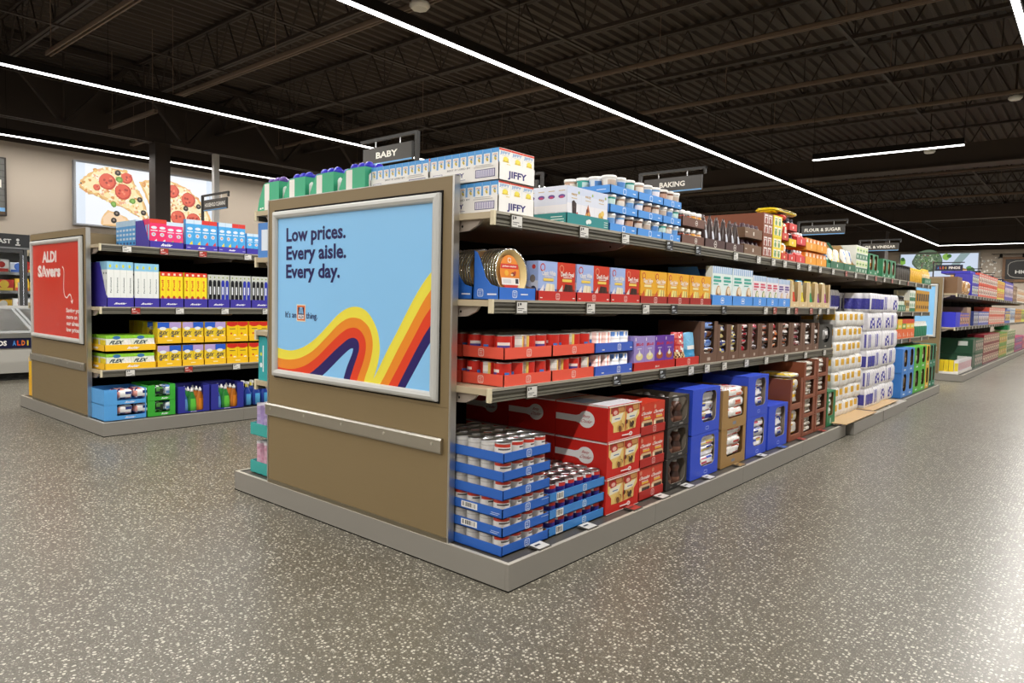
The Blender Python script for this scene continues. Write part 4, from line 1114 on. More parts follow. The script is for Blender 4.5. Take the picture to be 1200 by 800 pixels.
# --- muffin mix cases -------------------------------------------------------
def muffin_box():
    w, d, h = 0.0815, 0.0485, 0.136
    return carton(d-0.001, w-0.001, h, 'f3f1ec',
        front=[('rect', 0, 0.90, 1, 1, 'f3efe8'), ('rect', 0, 0.93, 1, 0.99, 'd8402f'), ('text', 'JIFFY', 0.5, 0.845, 0.84, 0.12, '7fa8d8', 0.03), ('rect', 0.2, 0.77, 0.8, 0.78, 'c9c6be'),
               ('disc', 0.56, 0.66, 0.23, 'e2c83c', 0.085), ('disc', 0.54, 0.68, 0.19, 'f3e25c', 0.07), ('rect', 0.3, 0.575, 0.82, 0.61, 'e0c542')],
        side=[('rect', 0, 0, 1, 1, '4f9fe3'), ('rect', 0.12, 0.0, 0.90, 0.86, 'efeeea'), ('rect', 0.28, 0.80, 0.74, 0.82, 'd98a7a'), ('rect', 0.22, 0.77, 0.8, 0.785, 'b7b2a8'), ('disc', 0.56, 0.72, 0.14, '6a94c8'), ('disc', 0.52, 0.68, 0.13, 'ddc655'), ('disc', 0.60, 0.64, 0.11, 'c9b23e')], m='gloss')
def muffin_tray(first):
    d, w, h = 0.44, 0.251, 0.078
    side = [('text', 'JIFFY', 0.42, 0.45, 0.20, 0.34, '2f2a78', 0.03), ('rect', 0.30, 0.20, 0.54, 0.23, '8b88a8'), ('text', 'BEST IF USED BY', 0.44, 0.86, 0.34, 0.10, '3a3744', 0.0),
            ('rect', 0.68, 0.22, 0.95, 0.68, '2f2a78'), ('rect', 0.69, 0.26, 0.94, 0.64, 'e9e7ef')]
    side += [('rect', 0.70+i*0.024, 0.28, 0.712+i*0.024, 0.62, '8f8ab8') for i in range(10)]
    side += [('rect', 0.06, 0.55, 0.20, 0.7, '2f2a78'), ('rect', 0.065, 0.57, 0.195, 0.68, 'efedf2'), ('rect', 0.66, 0.80, 0.93, 0.83, 'b5b2ae'), ('rect', 0.68, 0.90, 0.9, 0.93, 'b5b2ae')]
    front = [('text', 'JIFFY', 0.5, 0.36, 0.52, 0.50, '2b2472', 0.035), ('rect', 0.2, 0.93, 0.30, 0.96, 'e8d040')]
    return tray(d, w, h, 'f4f2ee', front, side, inner='e2dccf')
mbx, mtr = muffin_box(), muffin_tray(True)
for lv, lvn in ((0, 'lower'), (1, 'upper')):
    for dp in (0, 1):
        x = XF+0.004-dp*0.447; z = Z1+lv*0.141
        put('muffin_mix_tray', mtr, '%s white printed carton tray holding muffin mix boxes, %s' % (lvn, 'front stack' if dp == 0 else 'rear stack'), 'tray', (x, 0.205, z), 'muffin mix trays')
        k = 0
        for i in range(3 if dp == 0 else 1):
            for j in range(9):
                if i > 0 and j > 0: continue
                k += 1
                put('muffin_mix_box', mbx, 'white muffin mix box, %s, %s %s tray' % (('near column %s from front' % ORD[j]) if i == 0 else ['', 'middle column in front', 'far column in front'][i], lvn, 'front' if dp == 0 else 'rear'), 'food box',
                    (x-0.004-j*0.0485, 0.205-0.0815+i*0.0815, z+0.0045), 'muffin mix boxes in their trays')
        # rest of the tray is packed as well
# --- white dessert mix boxes on teal tray ----------------------------------
yb0, yb1 = 0.594, 0.975
tw = yb1-yb0
dtop = [('rect', 0, 0, 1, 1, 'e9e9ee')]
def dessert_box(k):
    w = (tw-0.012)/3-0.001; h = 0.187
    base_ = [('rect', 0, 0.55, 1, 1, 'dbe0ee'), ('rect', 0, 0.80, 1, 1, 'cfd7ec'), ('text', 'easy', 0.5, 0.78, 0.42, 0.08, 'b78f3c', 0.02), ('rect', 0.3, 0.68, 0.7, 0.70, 'c9b27c'), ('disc', 0.82, 0.86, 0.06, '9fb85a')]
    base_ += {0: [('poly', [(0.38, 0.22), (0.34, 0.60), (0.48, 0.64), (0.66, 0.56), (0.66, 0.3), (0.7, 0.2)], '3a2c2c'), ('disc', 0.72, 0.3, 0.06, 'b8303a'), ('rect', 0.40, 0.45, 0.6, 0.47, '5b4542')],
              1: [('poly', [(0.28, 0.24), (0.40, 0.44), (0.5, 0.60), (0.60, 0.44), (0.74, 0.24)], 'b96a3c'), ('disc', 0.45, 0.42, 0.08, '6a3026'), ('disc', 0.56, 0.34, 0.07, 'd9a24a'), ('disc', 0.38, 0.3, 0.06, 'e4b45c')],
              2: [('disc', 0.45, 0.34, 0.16, 'd9b04a'), ('disc', 0.6, 0.42, 0.13, 'e8c86a'), ('disc', 0.56, 0.28, 0.11, 'c99a34')]}[k]
    base_ += [('disc', 0.5, 0.08, 0.26, '3c7fae', 0.12), ('disc', 0.5, 0.08, 0.2, 'dfe6ea', 0.06)]
    side = [('rect', 0, 0.5, 1, 1, 'dadff0'), ('disc', 0.5, 0.72, 0.34, '5a3f8f', 0.055), ('disc', 0.5, 0.70, 0.22, 'b83a6a', 0.03), ('rect', 0.2, 0.86, 0.8, 0.88, 'c4a878'), ('rect', 0.1, 0.30, 0.9, 0.31, 'c9c6cc'), ('rect', 0.1, 0.2, 0.6, 0.21, 'c9c6cc')]
    return carton(0.064, w, h, 'eceaf0', base_, side, m='gloss')
dmb = [dessert_box(k) for k in range(3)]
t = tray(0.33, tw, 0.058, '2b8a8c', [('text', 'aldi', 0.5, 0.5, 0.001, 0.001, '2b8a8c')][:0]+[('disc', 0.52, 0.52, 0.05, 'e6efec', 0.2), ('disc', 0.47, 0.45, 0.03, 'e6efec'), ('rect', 0.88, 0.25, 0.97, 0.3, 'e6efec'), ('rect', 0.88, 0.45, 0.97, 0.5, 'e6efec'), ('rect', 0.88, 0.65, 0.97, 0.7, 'e6efec')],
         [('disc', 0.50, 0.4, 0.09, 'e6efec', 0.22), ('rect', 0.7, 0.2, 0.95, 0.26, 'e6efec'), ('rect', 0.7, 0.42, 0.95, 0.48, 'e6efec'), ('rect', 0.7, 0.64, 0.92, 0.70, 'e6efec')], inner='bfae8c')
put('display_tray', t, 'teal card tray holding white dessert mix boxes', 'tray', (XF, (yb0+yb1)/2, Z1))
for i in range(3):
    for j in range(5):
        if j and i: continue
        put('dessert_mix_box', dmb[i], 'white dessert mix box in teal tray, %s column, %s from front' % (['near', 'middle', 'far'][i], ORD[j]), 'food box', (XF-0.006-j*0.0645, yb0+0.006+(i+.5)*(tw-0.012)/3, Z1+0.005), 'dessert mix boxes in the teal tray')
# --- frosting tubs in blue trays, three high -------------------------------
FR = [('e9e6e2', '6fa3dc', 'f4f2ee'), ('8a5a44', 'e6d8cc', 'efe9e2'), ('3aa79a', 'cfe9e2', 'f2f0ec'), ('7db4e6', 'f1ecf4', 'f4f2ee'), ('ece8e2', 'cbb8a8', 'f4f2ee'), ('c9a58c', 'f2e6da', 'f4f2ee'), ('5a3b30', 'c99f88', 'efe9e2'), ('dfe6ee', '5b8fd0', 'f4f2ee')]
tubs = [tub(0.041, 0.0955, a, b, c) for a, b, c in FR]
tno = 0
ftr = {}
for col_, (y0, y1) in enumerate(((0.985, 1.272), (1.278, 1.566), (1.572, 1.802))):
    w = y1-y0; n = 3
    me = tray(0.30, w, 0.045, '4a93e0', [LOGO(0.5, 0.5, 0.032, w, 0.045, 'e8f0fa')[0], small(0.85, 0.5, 0.1, 0.12, 'dce8f7')], [LOGO(0.3, 0.5, 0.03, 0.30, 0.045, 'e8f0fa')[0], small(0.8, 0.5, 0.2, 0.08, 'dce8f7')], inner='3f82c9')
    for lv in range(3):
        z = Z1+0.1015*lv+0.0005
        put('display_tray', me, '%s bright blue frosting tray, %s layer' % (['near', 'middle', 'far'][col_], ['bottom', 'middle', 'top'][lv]), 'tray', (XF, S(y0, y1), z), 'blue frosting trays')
        for i in range(n):
            for j in range(4):
                if lv < 2 and j > 0: continue
                if lv == 2 and j > 0 and col_ > 0 and i > 2: continue
                if j == 3 and i > 1: continue
                tno += 1; k = (i*3+lv*2+col_+j*3) % 8
                put('frosting_tub', tubs[k][0], 'round frosting tub, %s of %s blue tray %s, row %s' % (['near', 'middle', 'far'][i], ['near', 'middle', 'far'][col_], ['bottom', 'middle', 'top'][lv], ['one', 'two', 'three', 'four'][j]), 'tub',
                    (XF-0.044-j*0.083, y0+(i+.5)*w/n, z+0.0045), 'frosting tubs in blue trays', kids=[('lid', tubs[k][1])])
# --- spread jars in brown trays, two high -----------------------------------
def jar(c1, c2):
    b, l = bottle([(0.028, 0), (0.034, 0.006), (0.034, 0.062), (0.028, 0.074)], [(0, 0.012, c1), (0.012, 0.05, c2), (0.05, 0.08, c1)], [(0.032, 0.074), (0.033, 0.078), (0.033, 0.094), (0.028, 0.097)], 14, printf=lambda a, z: 'f1ece2' if 0.012 < z < 0.05 and (a < 0.08 or a > 0.94) else None)
    return b, l
jars = [jar('3b2218', 'b8402e'), jar('3b2218', 'c95a2c'), jar('d08a2e', 'e9b23c'), jar('c9822a', 'efe2c4')]
y0, y1 = 1.82, 2.14; w = y1-y0
me = tray(0.34, w, 0.060, '6b4638', [('disc', 0.62, 0.5, 0.055, 'ece6de'), ('disc', 0.62, 0.5, 0.043, '6b4638'), ('rect', 0.59, 0.45, 0.65, 0.55, 'ece6de')], [small(0.4, 0.5, 0.3, 0.1, 'd8cdc2')], inner='7d5a48')
for lv in range(2):
    z = Z1+0.112*lv; put('display_tray', me, 'brown card tray of spread jars, %s layer' % ['lower', 'upper'][lv], 'tray', (XF, S(y0, y1), z), 'brown spread jar trays')
    for i in range(4):
        for j in range(3 if lv else 1):
            k = (0, 1, 2, 3)[(i) % 4] if not lv else (0, 1, 2, 2)[i]
            put('spread_jar', jars[k][0], '%s from near end spread jar in %s brown tray, row %s' % (ORD[i], ['lower', 'upper'][lv], ['one', 'two', 'three'][j]), 'jar', (XF-0.042-j*0.075, y0+(i+.5)*w/4, z+0.0045), 'spread jars in brown trays', kids=[('lid', jars[k][1])])
# --- chocolate syrup bottles ---------------------------------------------------
def syrup():
    p = [(0.028, 0), (0.036, 0.01), (0.037, 0.055), (0.036, 0.075), (0.033, 0.095), (0.029, 0.115), (0.024, 0.135), (0.019, 0.155), (0.013, 0.185)]
    return bottle(p, [(0, 0.2, '33201c')], [(0.014, 0.185), (0.015, 0.2), (0.009, 0.205), (0.007, 0.222)], 14, capcol='3a2622',
        printf=lambda a, z: 'cfd2dc' if (a < 0.14 or a > 0.86) and 0.055 < z < 0.125 else ('b9a8a0' if 0.12 < z < 0.19 and (a < 0.04) else None))
sy = syrup()
for q, (y0, y1) in enumerate(((2.155, 2.475), (2.485, 2.80))):
    w = y1-y0
    me = tray(0.30, w, 0.062, '4a2e2c', [('disc', 0.5, 0.5, 0.07, 'e6ded6'), ('disc', 0.5, 0.5, 0.055, '4a2e2c'), ('rect', 0.46, 0.45, 0.54, 0.55, 'e6ded6')], inner='5d4036')
    put('display_tray', me, '%s dark brown tray of chocolate syrup bottles' % ['near', 'far'][q], 'tray', (XF, S(y0, y1), Z1), 'syrup bottle trays')
    for i in range(3 if q == 0 else 3):
        for j in range(2):
            put('syrup_bottle', sy[0], 'dark chocolate syrup bottle, %s in %s tray, %s row' % (ORD[i], ['near', 'far'][q], ['front', 'rear'][j]), 'bottle', (XF-0.05-j*0.09, y0+(i+.5)*w/3, Z1+0.0045), 'chocolate syrup bottles', kids=[('cap', sy[1])])
# --- little drink bottles in brown trays, two high ---------------------------
db = bottle([(0.026, 0), (0.031, 0.006), (0.031, 0.06), (0.02, 0.085)], [(0, 0.09, '3b1f26')], [(0.018, 0.085), (0.018, 0.1), (0.014, 0.104)], 12, capcol='4b2f3a', printf=lambda a, z: 'e3a5b8' if (a < 0.1 or a > 0.9) and 0.01 < z < 0.06 else None)
y0, y1 = 2.81, 3.15; w = y1-y0
me = tray(0.30, w, 0.075, '75573f', [small(0.5, 0.5, 0.05, 0.35, 'f0ebe2'), small(0.1, 0.55, 0.1, 0.08, 'e0d6c8')], [small(0.3, 0.5, 0.2, 0.1, 'cabba8')], inner='8d6d52')
for lv in range(2):
    z = Z1+0.122*lv; put('display_tray', me, 'taupe card tray of small dark bottles, %s layer' % ['lower', 'upper'][lv], 'tray', (XF, S(y0, y1), z), 'taupe bottle trays')
    for i in range(4):
        for j in range(2): put('drink_bottle', db[0], 'small dark pink-labelled bottle, %s in %s taupe tray, %s row' % (ORD[i], ['lower', 'upper'][lv], ['front', 'rear'][j]), 'bottle', (XF-0.04-j*0.08, y0+(i+.5)*w/4, z+0.0045), 'small bottles in taupe trays', kids=[('cap', db[1])])
# --- windowed cartons ----------------------------------------------------------
def poster_case(d, w, h, col, pcs, accent):
    """closed carton whose front shows two printed packs"""
    fr = []
    for u0, v0, u1, v1 in ((0.1, 0.55, 0.46, 0.94), (0.54, 0.55, 0.9, 0.94), (0.1, 0.10, 0.46, 0.46), (0.54, 0.10, 0.9, 0.46)):
        fr += [('rect', u0, v0, u1, v1, pcs), ('disc', (u0+u1)/2, v0+0.12, 0.12, accent), ('rect', u0+0.05, v1-0.12, u1-0.05, v1-0.07, accent)]
    return carton(d, w, h, col, fr)
me = poster_case(0.62, 0.195, 0.170, '8a4a2e', 'e9e0dc', '9a4a3c')
for lv in range(2): put('shipping_carton', me, 'long plain brown carton with white packs on its front, %s one' % ['lower', 'upper'][lv], 'carton', (XF, 3.265, Z1+0.172*lv), 'long brown cartons')
me = poster_case(0.40, 0.185, 0.172, 'f2dc2e', 'f2efe6', '6d9a4a')
for lv in range(2): put('shipping_carton', me, 'bright yellow carton printed with green and white packs, %s one' % ['lower', 'upper'][lv], 'carton', (XF, 3.475, Z1+0.174*lv), 'yellow cartons')
# red display cases of soup pouches
rb = [bag(0.14, 0.13, 0.15, patch(['f3ead9', 'e9d9bd'], ['e98a2c', 'c9402a', '6d8a3a', 'f2b43c'], 0.45), s) for s in range(3)]
rc = tray(0.34, 0.155, 0.06, 'cf3a28', [small(0.5, 0.5, 0.2, 0.3, 'f3d9a2')], inner='b9402c', back=0.16, slope=[(0, 0.06), (0.06, 0.12), (0.34, 0.16)])
for lv in range(2):
    z = Z1+0.165*lv; put('display_tray', rc, 'narrow red snack display tray, %s layer' % ['lower', 'upper'][lv], 'tray', (XF, 3.655, z), 'narrow red trays')
    put('snack_bag', rb[lv], 'white and orange printed pouch in narrow red tray, %s layer' % ['lower', 'upper'][lv], 'bag', (XF-0.006, 3.655, z+0.0045), 'pouches in narrow red trays')
# red and yellow trays with dark bottles, then red bottles
ryb = bottle([(0.03, 0), (0.034, 0.01), (0.034, 0.055), (0.022, 0.075)], [(0, 0.01, '2b2430'), (0.01, 0.05, 'f2c818'), (0.05, 0.1, '2b2430')], [(0.02, 0.075), (0.022, 0.095), (0.018, 0.1)], 12, capcol='2a2a38')
rdb = bottle([(0.03, 0), (0.036, 0.01), (0.036, 0.06), (0.02, 0.085)], [(0, 0.1, 'd8342e')], [(0.02, 0.085), (0.022, 0.1), (0.015, 0.106)], 12, capcol='f0ece8', printf=lambda a, z: 'f3e6e2' if (a < 0.1 or a > 0.92) and 0.02 < z < 0.05 else None)
for lv in range(3):
    z = Z1+0.128*lv
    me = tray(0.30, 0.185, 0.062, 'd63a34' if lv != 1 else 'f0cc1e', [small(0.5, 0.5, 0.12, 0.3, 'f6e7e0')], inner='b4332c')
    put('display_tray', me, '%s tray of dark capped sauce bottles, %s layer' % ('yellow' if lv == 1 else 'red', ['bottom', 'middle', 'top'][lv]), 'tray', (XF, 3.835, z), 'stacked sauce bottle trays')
    for i in range(2): put('sauce_bottle', ryb[0], 'yellow banded sauce bottle, %s in %s tray of its stack' % (['near', 'far'][i], ['bottom', 'middle', 'top'][lv]), 'bottle', (XF-0.045, 3.79+0.09*i, z+0.0045), 'yellow banded bottles', kids=[('cap', ryb[1])])
me = pouch(0.28, 0.2, 0.04, patch('e9cf2a', ['f2dc50', 'c9a51e'], 0.4), 5); me2 = bag(0.20, 0.56, 0.035, patch('e9cc24', ['f2dc50', 'b9951e', '5a4a2a'], 0.4), 6)
put('snack_bag', me2, 'crumpled yellow film bag lying on top of the sauce trays', 'bag', (XF, 3.70, Z1+0.386), None)
put('snack_bag', bag(0.24, 0.15, 0.055, patch('cf3a24', ['b92e1e', 'e0503a'], 0.4), 8), 'crumpled red film bag lying on the narrow red trays', 'bag', (XF-0.01, 3.65, Z1+0.327), None)
for lv in range(2):
    z = Z1+0.155*lv; me = cached('redtray', lambda: tray(0.30, 0.24, 0.066, 'db3a3a', [small(0.5, 0.5, 0.08, 0.5, 'f6d9d4')], inner='c23434'))
    put('display_tray', me, 'wider red tray of red juice bottles, %s layer' % ['lower', 'upper'][lv], 'tray', (XF, 4.055, z), 'red juice trays')
    for i in range(3): put('juice_bottle', rdb[0], 'red white-capped juice bottle, %s in %s red tray' % (ORD[i], ['lower', 'upper'][lv]), 'bottle', (XF-0.045, 3.975+0.08*i, z+0.0045), 'red juice bottles', kids=[('cap', rdb[1])])
    for i in range(3): 
        if lv == 1: put('juice_bottle', rdb[0], 'red white-capped juice bottle, %s in rear row of upper red tray' % ORD[i], 'bottle', (XF-0.125, 3.975+0.08*i, z+0.0045), 'red juice bottles', kids=[('cap', rdb[1])])
# orange boxes two high, two wide
ob_ = carton(0.045, 0.086, 0.105, 'e98a2a', [('disc', 0.5, 0.72, 0.3, 'f2e0c8', 0.14), ('rect', 0.2, 0.5, 0.8, 0.58, 'd8442c'), ('rect', 0.3, 0.86, 0.7, 0.92, 'f6e6c8')], m='gloss')
for cc, (y0, y1) in enumerate(((4.18, 4.48), (4.485, 4.79))):
    for lv in range(2):
        z = Z1+0.125*lv; w = y1-y0; me = cached(('ot', round(w, 3)), lambda: tray(0.30, w, 0.072, 'f2a022', [small(0.5, 0.55, 0.06, 0.5, 'fbe6b0')], inner='d9901e'))
        put('display_tray', me, '%s orange tray of baking soda boxes, %s layer' % (['near', 'far'][cc], ['lower', 'upper'][lv]), 'tray', (XF, S(y0, y1), z), 'orange box trays')
        for i in range(3): put('orange_box', ob_, 'small orange box, %s in %s orange tray %s' % (ORD[i], ['near', 'far'][cc], ['lower', 'upper'][lv]), 'food box', (XF-0.006, y0+(i+.5)*w/3, z+0.0045), 'small orange boxes')
# green and white things up to the end of the shelf
gj = bottle([(0.026, 0), (0.03, 0.008), (0.03, 0.08), (0.02, 0.1)], [(0, 0.02, 'bcd4cc'), (0.02, 0.07, '3a8a66'), (0.07, 0.12, 'c9dcd4')], [(0.018, 0.1), (0.02, 0.115), (0.015, 0.12)], 10, capcol='3a6fae')
me = tray(0.28, 0.12, 0.05, '2f8a6a', inner='2a7a5c'); put('display_tray', me, 'narrow green tray of green spray bottles', 'tray', (XF, 4.86, Z1), None)
for i in range(2): put('spice_bottle', gj[0], '%s of two green labelled bottles in narrow green tray' % ['nearer', 'farther'][i], 'bottle', (XF-0.045, 4.832+0.057*i, Z1+0.0045), 'green labelled bottles', kids=[('cap', gj[1])])
flour = pouch(0.09, 0.165, 0.20, lambda u, v, r, f: 'f4c93a' if v < 0.35 or abs(u-v) < 0.12 else ('f5f2ea' if v < 0.8 else 'e9e4d8'), 3)
flourw = pouch(0.09, 0.165, 0.22, lambda u, v, r, f: '4a78c4' if abs(u-0.9+v*.5) < 0.1 and v > .4 else ('f2cf44' if v < 0.35 else 'f4f1e8'), 4)
for q, (y0, y1, lab) in enumerate(((4.93, 5.37, 'near'), (5.38, 5.80, 'far'))):
    w = y1-y0
    me = tray(0.36, w, 0.075, '2c6b4e', [small(0.5, 0.5, 0.06, 0.4, 'e2efe6')], inner='b8935c', back=0.30, slope=[(0, 0.075), (0.02, 0.09), (0.20, 0.30), (0.36, 0.30)] if q == 0 else [(0, 0.075), (0.02, 0.09), (0.16, 0.29), (0.36, 0.29)])
    put('display_tray', me, 'tall sided dark green display tray of flour bags, %s one' % lab, 'tray', (XF, S(y0, y1), Z1), 'green flour trays')
    for i in range(2): put('flour_bag', (flour, flourw)[q], 'yellow and white flour bag, %s in %s green tray' % (['nearer', 'farther'][i], lab), 'bag', (XF-0.012, y0+0.012+(w-0.024)*(i+.5)/2, Z1+0.005), 'flour bags in green trays')
me = carton(0.34, 0.115, 0.145, 'e9ebe2', [('rect', 0, 0, 1, 0.42, '2f7a56'), ('rect', 0.1, 0.5, 0.9, 0.9, 'd8e6a8'), ('rect', 0.2, 0.62, 0.8, 0.74, '5a9a3c'), ('rect', 0.35, 0.1, 0.65, 0.3, 'e8f0e4')], m='gloss')
for i in range(4):
    for lv in range(2): put('sugar_box', me, 'green and white sugar box, %s from near end, %s layer' % (ORD[i], ['lower', 'upper'][lv]), 'food box', (XF, 5.865+0.117*i, Z1+0.147*lv), 'green white sugar boxes')
yy = 6.335
gc = window_case(0.30, 0.20, 0.24, '2c8057', (0.2, 0.25, 0.8, 0.95, 0.15), [small(0.5, 0.12, 0.15, 0.08, 'e6f0e8')])
gb = [bag(0.2, 0.13, 0.17, patch(['c98a5c', 'e9dcc2'], ['e2a03c', 'b4583a', 'f2ead8'], 0.5), s+20) for s in range(3)]
for i in range(2):
    put('display_case', gc, '%s green window case with brown sugar pouch' % ['first', 'second'][i], 'case', (XF, yy+0.10+0.205*i, Z1), 'green window cases'); put('sugar_pouch', gb[i], 'brown and cream pouch inside the %s green window case' % ['first', 'second'][i], 'bag', (XF-0.01, yy+0.10+0.205*i, Z1+0.055), 'pouches in green window cases')
put('sugar_pouch', pouch(0.1, 0.16, 0.24, lambda u, v, r, f: 'e9922e' if v > 0.62 else ('f4efe6' if v > 0.2 else '4b8a5a'), 11), 'white pouch with orange top standing among green cases', 'bag', (XF-0.02, 6.85, Z1+0.001), None)
for i in range(3):
    put('display_case', cached('arch', lambda: window_case(0.28, 0.21, 0.22, '35855c', (0.22, 0.2, 0.78, 0.93, 0.2), [small(0.5, 0.1, 0.2, 0.06, 'e6f0e8')])), '%s green arched case of rice pouches' % ORD[i], 'case', (XF, 7.07+0.225*i, Z1), 'green arched cases')
    put('rice_pouch', gb[(i+1) % 3] if i != 2 else bag(0.2, 0.13, 0.16, patch('f2e9e0', ['e8b4ac', 'd9a09c'], 0.4), 31), 'cream patterned pouch inside the %s green arched case' % ORD[i], 'bag', (XF-0.01, 7.07+0.225*i, Z1+0.05), 'pouches in arched cases')
bj = bottle([(0.032, 0), (0.036, 0.01), (0.036, 0.15), (0.03, 0.17)], [(0, 0.03, '3c3a38'), (0.03, 0.12, '57534e'), (0.12, 0.18, '1e1c1b')], [(0.03, 0.17), (0.033, 0.18), (0.033, 0.2), (0.02, 0.205)], 10, capcol='1b1a19')
for i in range(9): put('oil_bottle', bj[0], 'black capped dark oil bottle, %s from near end, top shelf' % ORD[i], 'bottle', (XF-0.04, 7.80+0.09*i, Z1+0.001), 'dark oil bottles', kids=[('cap', bj[1])])
gold = bottle([(0.034, 0), (0.04, 0.01), (0.04, 0.12), (0.02, 0.17)], [(0, 0.09, 'e0b040'), (0.09, 0.13, 'd0a028'), (0.13, 0.18, 'd9ab48')], [(0.018, 0.17), (0.02, 0.19), (0.016, 0.2)], 10, capcol='e6c84a')
for i in range(8): put('oil_bottle', gold[0], 'golden cooking oil bottle, %s from near end, top shelf' % ORD[i], 'bottle', (XF-0.045, 8.66+0.095*i, Z1+0.001), 'golden oil bottles', kids=[('cap', gold[1])])
ot = tray(0.3, 0.48, 0.09, '3a7c5c', [small(0.2+0.2*i, 0.5, 0.05, 0.4, 'e4efe6') for i in range(4)], inner='34704f'); put('display_tray', ot, 'green tray of pale oil bottles at the far end', 'tray', (XF+0.01, 9.68, Z1), None)
gold2 = bottle([(0.034, 0), (0.04, 0.01), (0.04, 0.14), (0.02, 0.19)], [(0, 0.12, 'e9cfa0'), (0.12, 0.15, 'c99a2c'), (0.15, 0.2, 'e2b458')], [(0.018, 0.19), (0.02, 0.21), (0.016, 0.22)], 10, capcol='e8cc58')
for i in range(5): put('oil_bottle', gold2[0], 'pale oil bottle in green far end tray, %s from near' % ORD[i], 'bottle', (XF-0.04, 9.495+0.092*i, Z1+0.0045), 'oil bottles in green tray', kids=[('cap', gold2[1])])

# ============================================================ SECOND SHELF
# --- pie crust trays ----------------------------------------------------------
def pan(label):
    mb = MB(); n = 40; r = 0.113
    prof = [(0.080, -0.034), (0.088, -0.030), (0.108, -0.004), (r, -0.003), (r+0.002, -0.001), (r, 0.0), (0.107, -0.001)]
    cf = lambda i, j: ('d9d9d7', 'a9a9a8')[(i+j) % 2] if j < 5 else 'e8e6e0'
    # crinkled rim
    P = []
    for i in range(n):
        t = 2*PI*i/n; row = []
        for k, (rr, x) in enumerate(prof):
            q = rr*(1+0.012*math.cos(i*PI)); row.append((x, q*math.cos(t), q*math.sin(t)+0.115))
        P.append(row)
    mb.grid(P, lambda i, j: 'dcdcda', 'foil', True, wrap_u=True)
    mb.face([(prof[0][1], prof[0][0]*math.cos(2*PI*i/n), prof[0][0]*math.sin(2*PI*i/n)+0.115) for i in range(n)][::-1], 'c9c9c7', 'foil')
    body = mb.build('pan')
    mb = MB(); pr = [(0.1075, -0.0005), (0.104, -0.0015), (0.086, -0.022), (0.080, -0.026)]
    P = [[(x, rr*math.cos(2*PI*i/n), rr*math.sin(2*PI*i/n)+0.115) for rr, x in pr] for i in range(n)]
    mb.grid(P[::-1], lambda i, j: 'e3c88c' if j < 2 else 'c9a05c', 'card', True, wrap_u=True)
    mb.face([(pr[-1][1], pr[-1][0]*math.cos(2*PI*i/n), pr[-1][0]*math.sin(2*PI*i/n)+0.115) for i in range(n)], 'caa263', 'card')
    crust = mb.build('crust')
    kids = [('crust', crust)]
    if label:
        mb = MB(); f = Fr(mb, (-0.008, -0.075, 0.035), (0, 1, 0), (0, 0, 1), 0.15, 0.16, 'gloss')
        f.disc(0.46, 0.52, 0.46, 'e8892c', 0.50, 24)
        L = [(0.46+0.46*math.cos(a), 0.52+0.50*math.sin(a)) for a in [PI*0.12+(PI*0.76)*i/12 for i in range(13)]]
        f.poly([(0.04, 0.62), (0.88, 0.62), (0.87, 0.76), (0.06, 0.76)], 'cf2f22')
        f.text('graham cracker', 0.46, 0.69, 0.66, 0.07, 'f6efe6', 0.02)
        f.poly([(0.06, 0.28), (0.88, 0.28), (0.80, 0.10), (0.6, 0.03), (0.35, 0.03), (0.16, 0.10)], 'cc3a2c')
        f.rect(0.06, 0.16, 0.88, 0.36, 'f0ece6'); f.rect(0.12, 0.20, 0.5, 0.32, 'd8d6d4'); f.rect(0.70, 0.2, 0.84, 0.34, '3a3a3e')
        f.disc(0.30, 0.50, 0.09, 'f0b23a'); f.disc(0.62, 0.47, 0.11, '8a3a22', 0.06); f.disc(0.70, 0.52, 0.05, 'b83224'); f.disc(0.55, 0.45, 0.06, 'f0d9b0', 0.03); f.ring(0.38, 0.80, 0.54, 0.94, 0.004, 'f3e2cc')
        kids.append(('paper_insert', mb.build('insert')))
    return body, kids
pf_, pk_ = pan(True); pp_, ppk = pan(False)
w = 0.262; yc = 0.232
ptr = tray(0.155, w, 0.058, '2f6fd0', LOGO(0.42, 0.5, 0.034, w, 0.058, 'cfdcf6')+[small(0.68, 0.5, 0.2, 0.1, 'e2e9f8')], LOGO(0.28, 0.55, 0.036, 0.155, 0.058, 'cfdcf6')+[small(0.74, 0.45, 0.36, 0.12, 'e2e9f8')], inner='a8845a', back=0.222,
           slope=[(0, 0.058), (0.05, 0.070), (0.085, 0.105), (0.115, 0.18), (0.135, 0.215), (0.155, 0.224)])
put('display_tray', ptr, 'blue scooped card tray holding the labelled pie crust', 'tray', (XF, yc, Z2), 'blue pie crust trays')
put('display_tray', ptr, 'blue scooped card tray of pie crusts, behind by the steel upright', 'tray', (XF-0.162, yc, Z2), 'blue pie crust trays')
put('display_tray', ptr, 'blue scooped card tray of pie crusts, third and deepest on the shelf', 'tray', (XF-0.324, yc, Z2), 'blue pie crust trays')
for t_ in range(3):
    for j in range(7):
        lean = 0.16
        x = XF-0.022-t_*0.162-j*0.0165
        front = j == 0 and t_ == 0
        o = put('pie_crust', pf_ if front else pp_, ('large foil pie crust with orange paper insert, front of blue tray' if front else 'foil pie crust, %s from front in %s blue tray' % (ORD[j], ['front', 'second', 'third'][t_])), 'pie crust', (x, yc-0.005, Z2+0.012), 'foil pie crusts', kids=[(pk_[0] if front else ppk[0])] if not front else pk_)
        o.rotation_euler.y = -0.10
